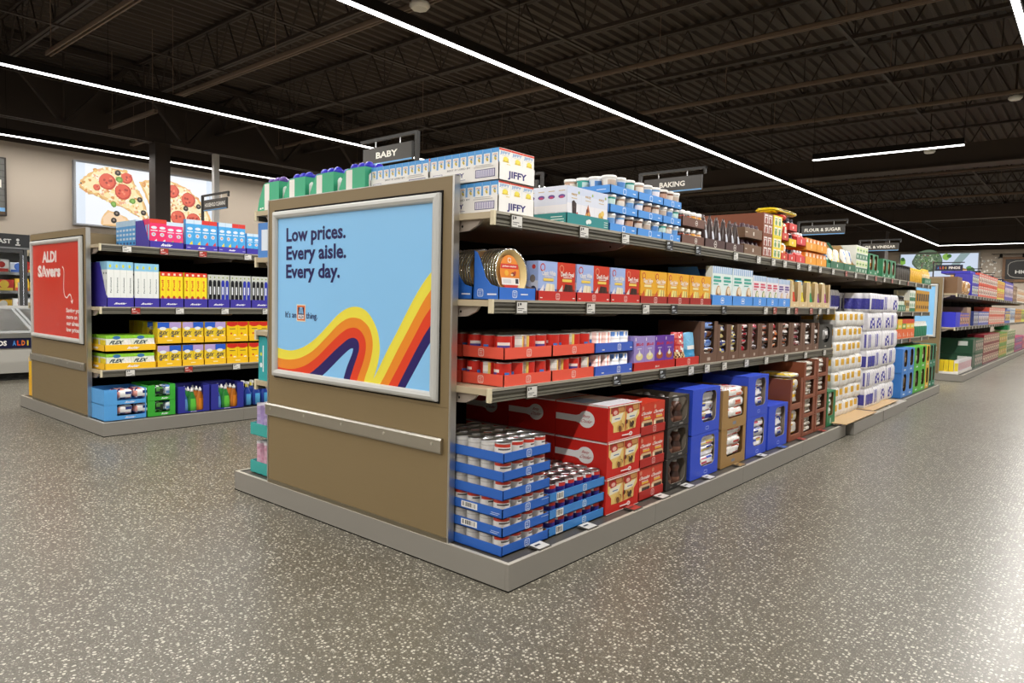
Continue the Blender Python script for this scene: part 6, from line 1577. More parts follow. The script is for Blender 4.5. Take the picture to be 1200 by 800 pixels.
# --- blue and kraft marshmallow cases -------------------------------------------------------
BLU = '2f4fd0'
BL = lambda u=0.5: [('ring', u-0.06, 0.06, u+0.06, 0.14, 0.004, 'a9b8ee')]
def fill(case_lab, xc, y, z, w, h, n, base_, acc, name, cat_lab, seed, d=0.22):
    hb = h/n
    for k in range(n):
        put(name, bag(d, w, hb*1.10, patch(base_, acc, 0.5), seed+k, nu=34, nv=14, lump=0.12, sq=0.3), '%s, %s in %s' % (cat_lab, (['bottom one', 'middle one', 'top one'] if n == 3 else ['lower one', 'upper one'] if n == 2 else ORD[:n])[k] if n > 1 else 'lying', case_lab), 'bag', (xc-0.006-0.008*((k*3+seed) % 3), y, z+hb*k*0.98), 'marshmallow and sugar bags')
def bluecase(y0, y1, zs, hs, tag_, order, nb=3):
    w = y1-y0
    for lv, (z, h) in enumerate(zip(zs, hs)):
        nm = (['lower', 'upper'][lv] if len(zs) > 1 else 'single')
        me = window_case(0.36, w, h, BLU, (0.34, 0.24, 0.86, 0.93, 0.10), BL(0.55), inner='b9aa98')
        put('display_case', me, 'royal blue window case of marshmallow bags, %s, %s' % (tag_, nm), 'case', (XB, S(y0, y1), z), 'royal blue bag cases')
        fill('%s %s blue case' % (nm, order), XB, y0+w*0.60, z+h*0.2, w*0.66, h*0.72, nb, ['eeedf2', 'f4f2f4'], ['2a3a9a', 'c84a6a', '3f55c0', 'e9e6ee', 'd8d6e2', 'e0c86a'], 'marshmallow_bag', 'white blue-printed marshmallow bag', int(y0*10)+lv*5)
bluecase(1.865, 2.275, (ZB, ZB+0.290), (0.288, 0.292), 'nearest stack', 'nearest')
for lv, (z, h) in enumerate(((ZB, 0.262), (ZB+0.264, 0.276))):
    y0, y1 = 2.325, 2.745; w = y1-y0
    me = window_case(0.36, w, h, 'a8834e', (0.22, 0.27, 0.88, 1.0, 0.06), [small(0.5, 0.13, 0.14, 0.08, '7d8290')], inner='94713f', top_open=True, toplid=False)
    put('display_case', me, 'kraft case of red printed marshmallow bags, %s one' % ['lower', 'upper'][lv], 'case', (XB, S(y0, y1), z), 'kraft marshmallow cases')
    fill('%s kraft case' % ['lower', 'upper'][lv], XB, y0+w*0.55, z+h*0.24, w*0.78, h*0.78, 3, ['f3f0ec', 'faf8f4'], ['d8523a', 'e88a6a', 'f6f4f0', 'efe9e2', 'c83a3a', 'f4f1ea'], 'marshmallow_bag', 'white red-printed marshmallow bag', 40+lv*5)
bluecase(2.765, 3.16, (ZB, ZB+0.305), (0.303, 0.30), 'second stack', 'second')
bluecase(3.20, 3.62, (ZB,), (0.345,), 'standing alone', 'lone')
# --- brown sugar cases ----------------------------------------------------------------------
BRN = '8a4a30'
def brown_stack(y0, y1, n, hh, who, acc, first_tall=False):
    w = y1-y0
    for lv in range(n):
        z = ZB+lv*hh
        sl = [(0, hh*0.16), (0.03, hh*0.2), (0.05, hh*0.97), (0.36, hh*0.97)]
        me = cached(('brst', round(w, 3), round(hh, 3)), lambda: window_case(0.40, w, hh-0.003, BRN, (0.14, 0.2, 0.80, 1.0, 0.03), [('rect', 0.14, 0.16, 0.80, 0.2, 'a8684a')], inner='7a4a34', top_open=True, toplid=False))
        put('display_case', me, 'rust brown sugar case, %s stack, %s from bottom' % (who, ORD[lv]), 'case', (XB, S(y0, y1), z), 'rust brown sugar cases')
        nb = 2 if first_tall else 3
        fill('case %s of %s stack' % (['one', 'two', 'three', 'four'][lv], who), XB, y0+w*0.47, z+hh*0.16, w*0.74, hh*0.80, nb, ['eee9e0', 'e2dace'], acc, 'sugar_bag', 'white sugar bag', int(y0*31)+lv*9, 0.25)
brown_stack(3.675, 3.985, 2, 0.262, 'near rust', ['e8b82e', 'f0cc44', 'f4efe6'], True)
put('sugar_bag', bag(0.30, 0.22, 0.04, patch('f4efe6', ['e8b82e', 'f0cc44', 'f6e28a'], 0.6), 93, nu=20, nv=6, lump=0.12), 'yellow and white sugar bag lying on top of the near rust brown stack', 'bag', (XB-0.01, 3.83, ZB+0.526), None)
brown_stack(4.0, 4.335, 4, 0.163, 'middle rust', ['b8a890', 'd8ccbc', '8a7a66'])
brown_stack(4.35, 4.675, 4, 0.166, 'far rust', ['b8a890', 'd8ccbc', '8a7a66'])
put('display_case', window_case(0.30, 0.26, 0.335, '1f7a4a', (0.16, 0.30, 0.72, 0.96, 0.08), [('rect', 0.42, 0.06, 0.52, 0.22, 'd6e9dc')], inner='b08a58'), 'green window case with white rounded packs beside the roll pallet', 'case', (XB, 4.835, ZB), None)
for k in range(3): put('sugar_bag', bag(0.2, 0.15, 0.085, patch('f0efe9', ['dfe6df', '4aa070'], 0.25), 50+k, lump=0.08), 'white pack in the green window case, %s from bottom' % ORD[k], 'bag', (XB-0.008, 4.815, ZB+0.1+0.075*k), 'packs in the green case')
# ============================================================ ROLL PALLETS
def rollpack(d, w, h, n, nd, colfn, bumpz=0.0, nv=7, round_=0.10):
    """film wrapped block of upright rolls: n across the front, nd along the depth"""
    mb = MB(); per = []
    def seg(ax, k, L, fixed, sgn):
        m_ = 5
        for i in range(k*m_):
            t = i/(k*m_); b = abs(math.sin(PI*k*t))**0.6
            per.append((ax, t, b, fixed, sgn, k))
    seg('f', n, w, 0, 1); seg('r', nd, d, 0, 1); seg('b', n, w, 0, 1); seg('l', nd, d, 0, 1)
    amp = min(w/n, d/nd)*0.16; P = []
    for ax, t, b, _, _, k in per:
        o = amp*(b-1)
        row = []
        for j in range(nv+1):
            v = j/nv; sc = 1-round_*(abs(2*v-1)**6)
            ww, dd = w/2*sc, d/2*sc
            if ax == 'f': x, y = dd+o, -ww+2*ww*t
            elif ax == 'r': x, y = dd-2*dd*t, ww+o
            elif ax == 'b': x, y = -dd-o, ww-2*ww*t
            else: x, y = -dd+2*dd*t, -ww-o
            row.append((x-d/2, y, h*v))
        P.append(row)
    N = len(per)
    mb.grid(P, lambda i, j: colfn(per[i][0], per[i][1], (j+.5)/nv), 'film', True, wrap_u=True)
    mb.face([p[-1] for p in P], colfn('t', 0.5, 1.0), 'film'); mb.face([p[0] for p in P][::-1], colfn('t', 0.5, 0.0), 'film')
    return mb.build('roll_pack')
def yw(s): 
    rn = random.Random(s)
    return lambda a, t, v: ('e2b036' if 0.42 < v < 0.86 and 0.15 < t < 0.65 else 'f0eeea') if a in 'fl' else 'efece6'
ya = [rollpack(0.20, 0.186, 0.150, 1, 1, yw(s), round_=0.14) for s in (1, 2)]
yw2 = rollpack(0.20, 0.186, 0.150, 2, 2, lambda a, t, v: 'f1efeb', round_=0.14)
for lv in range(7):
    for i in range(5):
        for j in range(3):
            if i and j: continue
            if j == 2 and lv == 6: continue
            put('tissue_roll_pack', ya[0] if not (lv == 6 and i < 3) else ya[1], 'white roll pack with yellow print, %s across, row %s, layer %s' % (ORD[i], ['one', 'two', 'three'][j], ['one', 'two', 'three', 'four', 'five', 'six', 'seven'][lv]), 'roll pack',
                (-0.135+random.uniform(-0.012, 0.012)-j*0.205, 5.205+i*0.19, 0.146+lv*0.1525), 'yellow and white roll packs on the pallet')
rn = random.Random(9)
def pw(style):
    def f(a, t, v):
        if a == 't': return 'efedf2'
        if v > 0.86 or v < 0.08: return 'f2f0f4'
        if style == 0 and a in 'fl': return '4a4aa8' if 0.20 < v < 0.72 and 0.06 < t < 0.94 else 'eeecf4'
        if style == 1 and a in 'fl': return ('6a68b8' if (int(t*15) % 4 == 1 and 0.15 < v < 0.8) else 'f0eef4')
        if style == 2 and a in 'fl': return ('5a58b0' if 0.15 < v < 0.75 and 0.25 < t < 0.75 and int(t*30+v*9) % 3 else 'efedf3')
        return 'f0eef3'
    return f
pws = [rollpack(0.30, 0.335, 0.208, 3, 3, pw(s), round_=0.10) for s in range(3)]
pat = [(0, 1, 2, 2), (1, 2, 2, 1), (0, 1, 2, 1), (1, 1, 2, 1), (2, 2, 2, 1), (0, 0, 1, 2)]
for lv in range(6):
    for i in range(4):
        for j in range(2):
            if i and j: continue
            put('paper_towel_pack', pws[pat[lv][i]], 'white and purple roll pack, %s across, row %s, %s layer' % (ORD[i], ['one', 'two'][j], ORD[lv]), 'roll pack',
                (-0.105+random.uniform(-0.015, 0.015)-j*0.305, 6.32+i*0.34, 0.146+lv*0.213), 'purple and white roll packs on the pallet')
for i in range(2):
    put('paper_towel_pack', pws[0], 'white and purple roll pack standing behind the yellow stack, %s of two' % ['nearer', 'farther'][i], 'roll pack', (-0.36, 5.42+0.36*i, 1.232), 'roll packs above the yellow stack')
put('paper_towel_pack', rollpack(0.19, 0.186, 0.12, 2, 2, lambda a, t, v: 'f1efeb', round_=0.2), 'plain white roll pack leaning out at top near the shelves', 'roll pack', (-0.30, 5.16, 1.215), None)

# ============================================================ FAR PART OF THE CENTRAL GONDOLA
XB2 = -0.06
def farcase(y0, y1, col, inner_cols, who, seed, name='pouch_case'):
    w = y1-y0
    me = cached(('fc', col, round(w, 3)), lambda: window_case(0.34, w, 0.312, col, (0.28, 0.25, 0.80, 0.95, 0.15), [small(0.5, 0.12, 0.3, 0.06, 'dfe6ec')], inner='6a5036'))
    for lv in range(2):
        put('display_case', me, '%s, %s layer' % (who, ['lower', 'upper'][lv]), 'case', (XB2, S(y0, y1), ZB+0.315*lv), 'window cases near the far end')
        put('pet_food_pouch', bag(0.24, w*0.66, 0.24, patch(inner_cols[0], inner_cols[1], 0.5), seed+lv, lump=0.12), 'pouch inside %s, %s' % (who.replace('window case', 'case'), ['lower', 'upper'][lv]), 'bag', (XB2-0.008, y0+w*0.54, ZB+0.07+0.315*lv), 'pouches in the far window cases')
farcase(7.70, 8.06, '3f86d8', ('6a5230', ['8a6a3a', '3f6aa8', 'c9a878']), 'nearer sky blue window case at the far end', 200)
farcase(8.07, 8.42, '4a8ad6', ('6a5230', ['8a6a3a', '3f6aa8', 'c9a878']), 'farther sky blue window case at the far end', 204)
farcase(8.43, 8.84, '4fb82e', ('5a4226', ['8a6a3a', '3a6a2a', 'e6e0c8']), 'nearer bright green window case at the far end', 208)
farcase(8.85, 9.24, '4fb82e', ('5a4226', ['8a6a3a', '3a6a2a', 'e6e0c8']), 'farther bright green window case at the far end', 212)
farcase(9.25, 9.50, 'eab82e', ('5a3a1e', ['8a5a2a', 'c99a3a', '3a2414']), 'yellow window case at the far end', 216)
farcase(9.51, 9.75, '1f7a5a', ('3a3428', ['e6e0d0', '8a7a5a', '2a241c']), 'nearer teal green window case at the far end', 220)
farcase(9.76, 9.98, '1f7a5a', ('3a3428', ['e6e0d0', '8a7a5a', '2a241c']), 'farther teal green window case at the far end', 224)
# upper far shelf
Z2F, Z3F = 1.223, 0.863
brown = bottle([(0.035, 0), (0.04, 0.01), (0.04, 0.13), (0.03, 0.16)], [(0, 0.02, '3a6a50'), (0.02, 0.10, 'dfe6d4'), (0.10, 0.13, '8a9a80'), (0.13, 0.2, '3a342c')], [(0.028, 0.16), (0.032, 0.17), (0.032, 0.19), (0.02, 0.2)], 10, capcol='1e1c1a')
me = tray(0.30, 0.60, 0.085, '3f7f62', [small(0.12+0.19*i, 0.5, 0.05, 0.5, 'e2efe6') for i in range(5)], inner='2f6a50')
put('display_tray', me, 'green tray of pale green jars on the far upper middle shelf', 'tray', (XF, 8.02, Z2F), None)
for i in range(6):
    put('seasoning_jar', brown[0], 'pale green labelled black capped jar, %s from near, far shelf' % ORD[i], 'jar', (XF-0.045, 7.77+0.098*i, Z2F+0.0045), 'pale green jars', kids=[('lid', brown[1])])
me = carton(0.2, 0.10, 0.15, 'b89a5c', [('rect', 0.1, 0.5, 0.9, 0.8, '5a4a2a'), ('rect', 0.1, 0.1, 0.9, 0.3, 'e2d8b8')])
for i in range(2): put('spice_box', me, 'tan and brown box beside the pale green jars, %s one' % ['nearer', 'farther'][i], 'food box', (XF, 8.40+0.103*i, Z2F), 'tan boxes')
me = carton(0.2, 0.12, 0.145, 'e6e9df', [('rect', 0, 0, 1, 0.35, '2f7a56'), ('disc', 0.5, 0.6, 0.3, '7aa886', 0.2)])
for i in range(3):
    for lv in range(2): put('tea_box', me, 'white and green box, %s from near, %s layer, far middle shelf' % (ORD[i], ['lower', 'upper'][lv]), 'food box', (XF, 8.62+0.123*i, Z2F+0.147*lv), 'white green boxes on the far shelf')
me = carton(0.2, 0.15, 0.305, 'c9921e', [('rect', 0.15, 0.5, 0.85, 0.85, '1f1a14'), ('rect', 0.2, 0.15, 0.8, 0.3, '5a3f14')])
for i in range(6): put('sauce_box', me, 'mustard yellow and black box, %s from near, far middle shelf' % ORD[i], 'food box', (XF, 9.07+0.155*i, Z2F), 'mustard boxes')
# lower far shelf
for i in range(5):
    c = ['6fa03a', 'f0c42c', '6fa03a', 'f0c42c', 'f0c42c'][i]
    me = carton(0.25, 0.25, 0.125, 'ef6a2e', [small(0.3, 0.4, 0.12, 0.4, 'f6e4da'), small(0.7, 0.3, 0.08, 0.2, 'f6e4da')])
    put('snack_carton', me, 'orange carton with white marks, %s from near, far lower shelf' % ORD[i], 'carton', (XF+0.005, 7.80+0.255*i, Z3F), 'orange cartons')
    me = carton(0.25, 0.25, 0.13, c, [('rect', 0.0, 0.55, 1, 1, 'd8482a' if i != 1 else 'f0c42c'), ('rect', 0.2, 0.15, 0.8, 0.4, 'e8e2a8')])
    put('snack_carton', me, '%s carton on the orange ones, %s from near' % ({'6fa03a': 'green and red', 'f0c42c': 'yellow'}[c], ORD[i]), 'carton', (XF, 7.80+0.255*i, Z3F+0.127), 'cartons over the orange ones')
wb = bottle([(0.035, 0), (0.04, 0.01), (0.04, 0.15), (0.03, 0.19)], [(0, 0.09, '3a8a6a'), (0.09, 0.14, 'dfe6e0'), (0.14, 0.2, 'e9ebe6')], [(0.025, 0.19), (0.027, 0.21), (0.018, 0.22)], 10, capcol='e9ebe6')
for i in range(9): put('vinegar_bottle', wb[0], 'white and green bottle, %s from near, far lower shelf' % ORD[i], 'bottle', (XF-0.045, 9.13+0.095*i, Z3F+0.001), 'white green bottles', kids=[('cap', wb[1])])

# ============================================================ LEFT SIDE OF THE CENTRAL GONDOLA (fronts face -x)
XL1 = -2.121
def greencase():
    mb = MB(); d, w, h = 0.24, 0.22, 0.165
    P = [(0, 0), (-0.02, 0.07), (0.0-0.07, 0.155), (-0.09, h), (-d, h), (-d, 0)]
    for s in (-1, 1):
        y = s*w/2; q = [(x, y, z) for x, z in P]
        mb.face(q[::-1] if s > 0 else q, '3fae82', 'card') if s < 0 else mb.face(q[::-1], '3fae82', 'card')
    for a, b in zip(P, P[1:]+P[:1]):
        mb.face([(a[0], -w/2, a[1]), (a[0], w/2, a[1]), (b[0], w/2, b[1]), (b[0], -w/2, b[1])], '38a078', 'card')
    f = Fr(mb, (-d, w/2, 0), (1, 0, 0), (0, 0, 1), d, h)
    return mb, d, w, h
def gcase_mesh():
    mb, d, w, h = greencase()
    # the face seen from the aisle end is local +y after turning; print the label on both ends
    f = Fr(mb, (0, w/2, 0), (-1, 0, 0), (0, 0, 1), d, h); f.rect(0.34, 0.02, 0.56, 0.96, 'ece9e2'); f.rect(0.12, 0.06, 0.2, 0.12, 'e6f2ec'); f.rect(0.22, 0.08, 0.3, 0.13, 'e6f2ec')
    return mb.build('case')
gm = gcase_mesh()
dome = lambda c: (lambda mb: (mb.lathe([(0.020, 0), (0.020, 0.012), (0.026, 0.016), (0.025, 0.03), (0.016, 0.042), (0.004, 0.046)], c, 'plastic', 12), mb.build('cap'))[1])(MB())
bodyb = (lambda mb: (mb.lathe([(0.026, 0), (0.03, 0.01), (0.03, 0.12), (0.018, 0.15)], 'efece8', 'plastic', 12), mb.build('bottle'))[1])(MB())
pcap = dome('6a4aa0'); bcap = dome('3a35c8')
for q in range(4):
    x = XL1+0.0+q*0.27
    put('display_case', gm, 'green scooped case of capped bottles on the baby aisle top shelf, %s back' % ORD[q], 'case', (x, 0.16, 1.749), 'green bottle cases', rz=PI)
    for i in range(3):
        for j in range(3):
            o = put('detergent_bottle', bodyb, '%s capped white bottle, column %s, row %s, %s green case' % ('purple' if q < 1 else 'blue', ['one', 'two', 'three'][i], ['one', 'two', 'three'][j], ORD[q]), 'bottle', (x+0.10+0.062*j if j < 2 else x+0.10+0.062*1.9, 0.095+0.065*i, 1.751), 'capped bottles in green cases')
            ob('cap', pcap if q < 1 else bcap, o, (0, 0, 0.15))
me = carton(0.2, 0.09, 0.21, '4a86d0', [('rect', 0.2, 0.2, 0.8, 0.8, 'dfe9f6')], far=[('rect', 0.2, 0.2, 0.8, 0.8, 'dfe9f6')])
for i in range(3): put('baby_food_box', me, 'blue and white box on the baby aisle second shelf, %s from end' % ORD[i], 'food box', (XL1, 0.10+0.095*i, 1.469), 'blue boxes in the baby aisle', rz=PI)
me = carton(0.30, 0.26, 0.27, '2ba3a8', far=[('disc', 0.1, 0.35, 0.05, 'e9f2f2'), ('rect', 0.16, 0.2, 0.2, 0.8, 'e9f2f2'), ('disc', 0.1, 0.6, 0.04, 'd9e04a')])
put('diaper_box', me, 'teal carton on the baby aisle lower shelf by the panel', 'carton', (XL1+0.0, 0.19, 0.715), None, rz=PI)
def wipes(base_, z, lab, tz, seed):
    w = 0.30
    put('display_tray', tray(0.30, w, 0.075, '3aa8a2', inner='3aa8a2'), 'teal tray of %s, left foot of the central gondola' % lab, 'tray', (-2.225, 0.215, tz), None, rz=PI)
    for i in range(3):
        for j in range(3):
            if i and j: continue
            me = pouch(0.07, 0.085, 0.20, lambda u, v, r, f: base_[1] if v > 0.9 or (0.3 < v < 0.5 and 0.4 < u < 0.6) else (base_[0] if r.random() < 0.85 else base_[2]), seed+i)
            put('wipes_pack', me, '%s in teal tray, %s along, %s deep' % (lab[:-1], ORD[i], ORD[j]), 'bag', (-2.205+0.085*j, 0.12+0.095*i, tz+0.0045), lab+' in teal trays', rz=PI)
wipes(('e6b9cc', 'f4eef2', 'dfa6bd'), 0, 'pink wipes packs', ZB, 1)
wipes(('c6b2dc', 'efeaf4', 'b4a0d0'), 0, 'lilac wipes packs', ZB+0.24, 5)

# ============================================================ LEFT GONDOLA (right hand face)
XL2 = -4.573-0.172-0.008; OY = 0.0
PUR = '3c2f9e'
BOUL = lambda u=0.5, v=0.5, w=0.3, h=0.4: [('text', 'Boulder', u, v, w, h, 'f0eef8', 0.04, 0.2)]
def hh_box(w, h, c, top, art, d=0.05):
    return carton(d, w-0.0015, h, c, [('rect', 0, 0.86, 1, 1, top), ('disc', 0.5, 0.70, 0.36, 'dfe9f4', 0.05), ('rect', 0.1, 0.58, 0.9, 0.61, 'e9eef6'), ('disc', 0.45, 0.46, 0.26, 'c9d6ee', 0.07), ('disc', 0.45, 0.46, 0.12, 'e8a05a', 0.03), ('poly', [(0.3, 0), (0.5, 0.22), (0.8, 0.3), (0.9, 0.1), (0.9, 0)], art)], [('rect', 0.2, 0.1, 0.8, 0.8, '8fc0ec')], m='gloss')
blu1 = hh_box(0.078, 0.285, '4aa8e6', 'cfe2f4', 'f0d83a'); blu2 = hh_box(0.078, 0.285, '4aa8e6', 'd83a34', 'd84a4a')
pnk1 = hh_box(0.077, 0.255, 'e8336a', 'd8402f', 'f0eef4'); pnk2 = hh_box(0.077, 0.24, 'e8407a', 'cfe0f4', '8ac03a')
z = LZ1
y0, y1 = 0.492, 0.803; w = y1-y0
put('display_tray', tray(0.30, w, 0.062, PUR, BOUL(), inner='4a3cae', back=0.25, slope=[(0, 0.062), (0.03, 0.07), (0.14, 0.25), (0.30, 0.25)]), 'purple scooped tray of pink cleaning boxes', 'tray', (XL2, S(y0, y1), z), None)
for i in range(4):
    for j in range(3 if i == 0 else 1): put('cleaning_box', pnk1 if i < 2 else pnk2, 'pink cleaning box, %s across, row %s of purple tray' % (ORD[i], ['one', 'two', 'three'][j]), 'box', (XL2-0.006-0.052*j, y0+0.006+(i+.5)*(w-0.012)/4, z+0.0045), 'pink cleaning boxes')
put('display_tray', tray(0.47, w, 0.03, PUR, inner='4a3cae'), 'low purple tray behind the pink cleaning boxes', 'tray', (XL2-0.31, S(y0, y1), z), None)
for i in range(4):
    for j in range(6):
        if i and j < 99 and j > 0: continue
        me = cached(('bsp',), lambda: carton(0.074, 0.074, 0.262, '4a9fe0', [('rect', 0, 0.8, 1, 1, 'b9d8f0')], [('rect', 0, 0.80, 1, 1, 'b3d4f0'), ('rect', 0.15, 0.62, 0.85, 0.70, 'cfe0f4'), ('rect', 0.15, 0.46, 0.85, 0.54, 'cfe0f4'), ('rect', 0.15, 0.3, 0.85, 0.38, 'cfe0f4'), ('rect', 0.3, 0.14, 0.8, 0.22, '2a4a8a'), ('rect', 0.15, 0.04, 0.85, 0.1, 'cfe0f4')], m='gloss'))
        put('cleaning_box', me, 'blue cleaning box behind the pink ones, column %s, %s back' % (['one', 'two', 'three', 'four'][i], ORD[j]), 'box', (XL2-0.318-0.0765*j, y0+0.006+(i+.5)*(w-0.012)/4, z+0.0045), 'blue boxes behind the pink ones')
for q, (y0, y1) in enumerate(((0.818, 1.133), (1.136, 1.425))):
    w = y1-y0; me = tray(0.34, w, 0.055, '4338a8', BOUL(0.5, 0.5, 0.22, 0.3)+[small(0.1, 0.5, 0.1, 0.08, 'c9c4ee'), small(0.92, 0.4, 0.1, 0.08, 'c9c4ee')], inner='4a3cae')
    put('display_tray', me, 'violet tray of tall blue cleaning boxes, %s one' % ['nearer', 'farther'][q], 'tray', (XL2, S(y0, y1), z), 'violet trays on the left gondola')
    bw = (w-0.012)/4
    for i in range(4): 
        a = cached(('bl', i//2, round(bw, 3)), lambda: hh_box(bw, 0.285 if True else 0, '4aa8e6', ['cfe2f4', 'd83a34'][i//2], ['f0d83a', 'd84a4a'][i//2]))
        put('cleaning_box', a, 'tall blue cleaning box with %s art, %s across, %s violet tray' % (['yellow', 'red'][i//2], ORD[i], ['nearer', 'farther'][q]), 'box', (XL2-0.006, y0+0.006+(i+.5)*bw, z+0.0045), 'tall blue cleaning boxes')
for q in range(6):
    y0 = 1.43+0.30*q; y1 = y0+0.295; w = y1-y0; me = cached('vt', lambda: tray(0.34, w, 0.06, '3a30a0', BOUL(0.6, 0.5, 0.25, 0.3), inner='4a3cae'))
    put('display_tray', me, 'indigo tray of short blue boxes, %s from near' % ORD[q], 'tray', (XL2, S(y0, y1), z), 'indigo trays on the left gondola')
    for i in range(4): 
        a = cached(('bs', i//2), lambda: hh_box(0.07, 0.205, '4aa8e6', ['cfe2f4', 'd83a34'][i//2], ['f0d83a', 'd84a4a'][i//2]))
        put('cleaning_box', a, 'short blue cleaning box, %s across, %s indigo tray' % (ORD[i], ORD[q]), 'box', (XL2-0.006, y0+0.006+(i+.5)*(w-0.012)/4, z+0.0045), 'short blue cleaning boxes')
# second shelf
z = LZ2
def refill(w, h, kd):
    if kd == 'w': return carton(0.05, w-0.0015, h, 'e9ece8', [('rect', 0, 0.82, 1, 1, '8fc8e6'), ('disc', 0.45, 0.90, 0.18, 'd8d84a', 0.04), ('text', 'Parchment', 0.55, 0.48, 0.20, 0.34, '3a4a54', 0.02, 0, True), ('poly', [(0.0, 0.0), (0.0, 0.16), (0.3, 0.2), (1.0, 0.14), (1, 0)], '8fc8e6'), ('poly', [(0.2, 0.10), (0.7, 0.0), (0.9, 0.0), (0.4, 0.12)], 'f4f2ea')], [('rect', 0, 0.82, 1, 1, '8fc8e6'), ('rect', 0.3, 0.72, 0.7, 0.76, '3a4a54'), ('rect', 0.35, 0.3, 0.6, 0.6, 'b9bdb8')], m='gloss')
    if kd == 'y': return carton(0.05, w-0.0015, h, 'f4dc2a', [('rect', 0, 0.88, 1, 1, 'd8342a'), ('rect', 0.3, 0.90, 0.7, 0.96, 'f4e0c8'), ('text', 'Foil', 0.4, 0.62, 0.34, 0.30, 'd8442a', 0.03, 0, True), ('rect', 0, 0, 1, 0.28, 'e9b08a'), ('disc', 0.4, 0.26, 0.26, 'b8402a', 0.07), ('disc', 0.6, 0.1, 0.2, 'd8603a', 0.06)], m='gloss')
    c = '17181c' if kd == 'k' else '2a34a8'
    return carton(0.05, w-0.0015, h, 'b9bcb8', [('rect', 0, 0.84, 1, 1, 'c9ccc4'), ('disc', 0.5, 0.92, 0.18, '8a9a5a', 0.03), ('poly', [(0.1, 0.26), (0.1, 0.78), (0.3, 0.84), (0.7, 0.84), (0.9, 0.78), (0.9, 0.26), (0.6, 0.2), (0.3, 0.22)], c), ('rect', 0.32, 0.40, 0.62, 0.64, 'e9ecf0'), ('rect', 0, 0, 1, 0.12, 'd9d6b0'), ('disc', 0.4, 0.08, 0.2, 'e6d23a', 0.04)], m='gloss')
for q, (y0, y1, kd, h, n) in enumerate(((0.135, 0.358, 'w', 0.395, 4), (0.361, 0.580, 'w', 0.39, 4), (0.583, 0.80, 'y', 0.325, 4), (0.803, 1.03, 'y', 0.325, 4), (1.033, 1.255, 'k', 0.318, 5), (1.258, 1.482, 'k', 0.318, 5), (1.485, 1.72, 'k', 0.318, 5), (1.725, 1.96, 'k', 0.318, 5), (1.965, 2.20, 'y', 0.325, 4), (2.205, 2.44, 'y', 0.325, 4), (2.445, 2.68, 'k', 0.318, 5), (2.685, 2.92, 'k', 0.318, 5), (2.925, 3.16, 'w', 0.39, 4))):
    w = y1-y0; bw = (w-0.01)/n
    sl = [(0, 0.095), (0.03, 0.11), (0.17, h), (0.36, h)] if q == 0 else None
    put('display_tray', tray(0.36, w, 0.085, '3b319c', BOUL(0.5, 0.4, 0.42, 0.2), [('rect', 0.8, 0.05, 0.9, 0.09, 'c9c4ee')], inner='3b319c', slope=sl, back=h if q == 0 else 0.085), 'blue violet tray on the left middle shelf, %s from near' % ORD[q], 'tray', (XL2, S(y0, y1), z), 'blue violet trays, left middle shelf')
    for i in range(n):
        for j in range(5 if (q == 0 and i == 0) else 1):
            k = kd if kd != 'k' else ('k' if i < 3 else 'b')
            put('kitchen_roll_box', cached(('rf', k, round(bw, 3), h), lambda: refill(bw, h, k)), 'tall %s box, %s across, row %s, %s blue violet tray' % ({'w': 'white', 'y': 'yellow', 'k': 'black', 'b': 'blue'}[k], ORD[i], ['one', 'two', 'three', 'four', 'five'][j], ORD[q]), 'box', (XL2-0.006-0.052*j, y0+0.005+(i+.5)*bw, z+0.0045), 'tall roll boxes on the left middle shelf')
# third shelf
z = LZ3; YEL = 'f6c21e'
flexg = carton(0.16, 0.20, 0.135, 'e6ead8', [('rect', 0, 0.80, 1, 1, '8fd03a'), ('disc', 0.42, 0.86, 0.16, '3f78b0', 0.12), ('text', 'FLEX', 0.42, 0.55, 0.52, 0.24, '34424a', 0.04, 0.2), ('disc', 0.85, 0.4, 0.18, 'f2f0ea', 0.35), ('rect', 0, 0, 0.3, 0.4, 'c3cc9a'), ('rect', 0.3, 0.2, 0.5, 0.3, 'e6d23a')], [('rect', 0, 0.80, 1, 1, '8fd03a'), ('rect', 0.1, 0.2, 0.9, 0.7, 'f2dc3a')], [('rect', 0, 0, 1, 1, '8fd03a')], m='film')
for lv in range(2):
    y0, y1 = 0.112, 0.545; w = y1-y0
    put('display_tray', cached('yt', lambda: tray(0.40, w, 0.058, YEL, BOUL(0.55, 0.5, 0.22, 0.4), BOUL(0.5, 0.5, 0.3, 0.4), inner='d8a81c')), 'bright yellow tray of green topped packs, %s layer' % ['lower', 'upper'][lv], 'tray', (XL2, S(y0, y1), z+0.163*lv), 'wide yellow trays')
    for i in range(2):
        for j in range(2): put('trash_bag_pack', flexg, 'green topped trash bag pack, %s side, %s row, %s yellow tray' % (['near', 'far'][i], ['front', 'rear'][j], ['lower', 'upper'][lv]), 'box', (XL2-0.006-0.165*j, y0+0.015+0.202*(i+.5), z+0.163*lv+0.0045), 'green topped trash bag packs')
def flexb(w, top, kd):
    if kd == 'f': return carton(0.10, w-0.002, 0.195, 'eccb32', [('rect', 0, 0.72, 1, 1, top), ('disc', 0.45, 0.70, 0.3, 'e9ecf0', 0.08), ('text', 'FLEX', 0.5, 0.48, 0.72, 0.17, '2c3450', 0.04, 0.2), ('rect', 0.15, 0.30, 0.4, 0.38, '5a5a6a'), ('disc', 0.72, 0.2, 0.22, 'e9e9ee', 0.14)], m='gloss')
    return carton(0.10, w-0.002, 0.195, 'f4ca1e', [('rect', 0, 0.82, 1, 1, 'cf2f24'), ('disc', 0.5, 0.84, 0.4, 'cf2f24', 0.08), ('rect', 0.25, 0.62, 0.8, 0.66, '7a6a3a'), ('disc', 0.4, 0.4, 0.1, 'd8632a'), ('disc', 0.75, 0.2, 0.2, 'f0efe8', 0.16)], m='gloss')
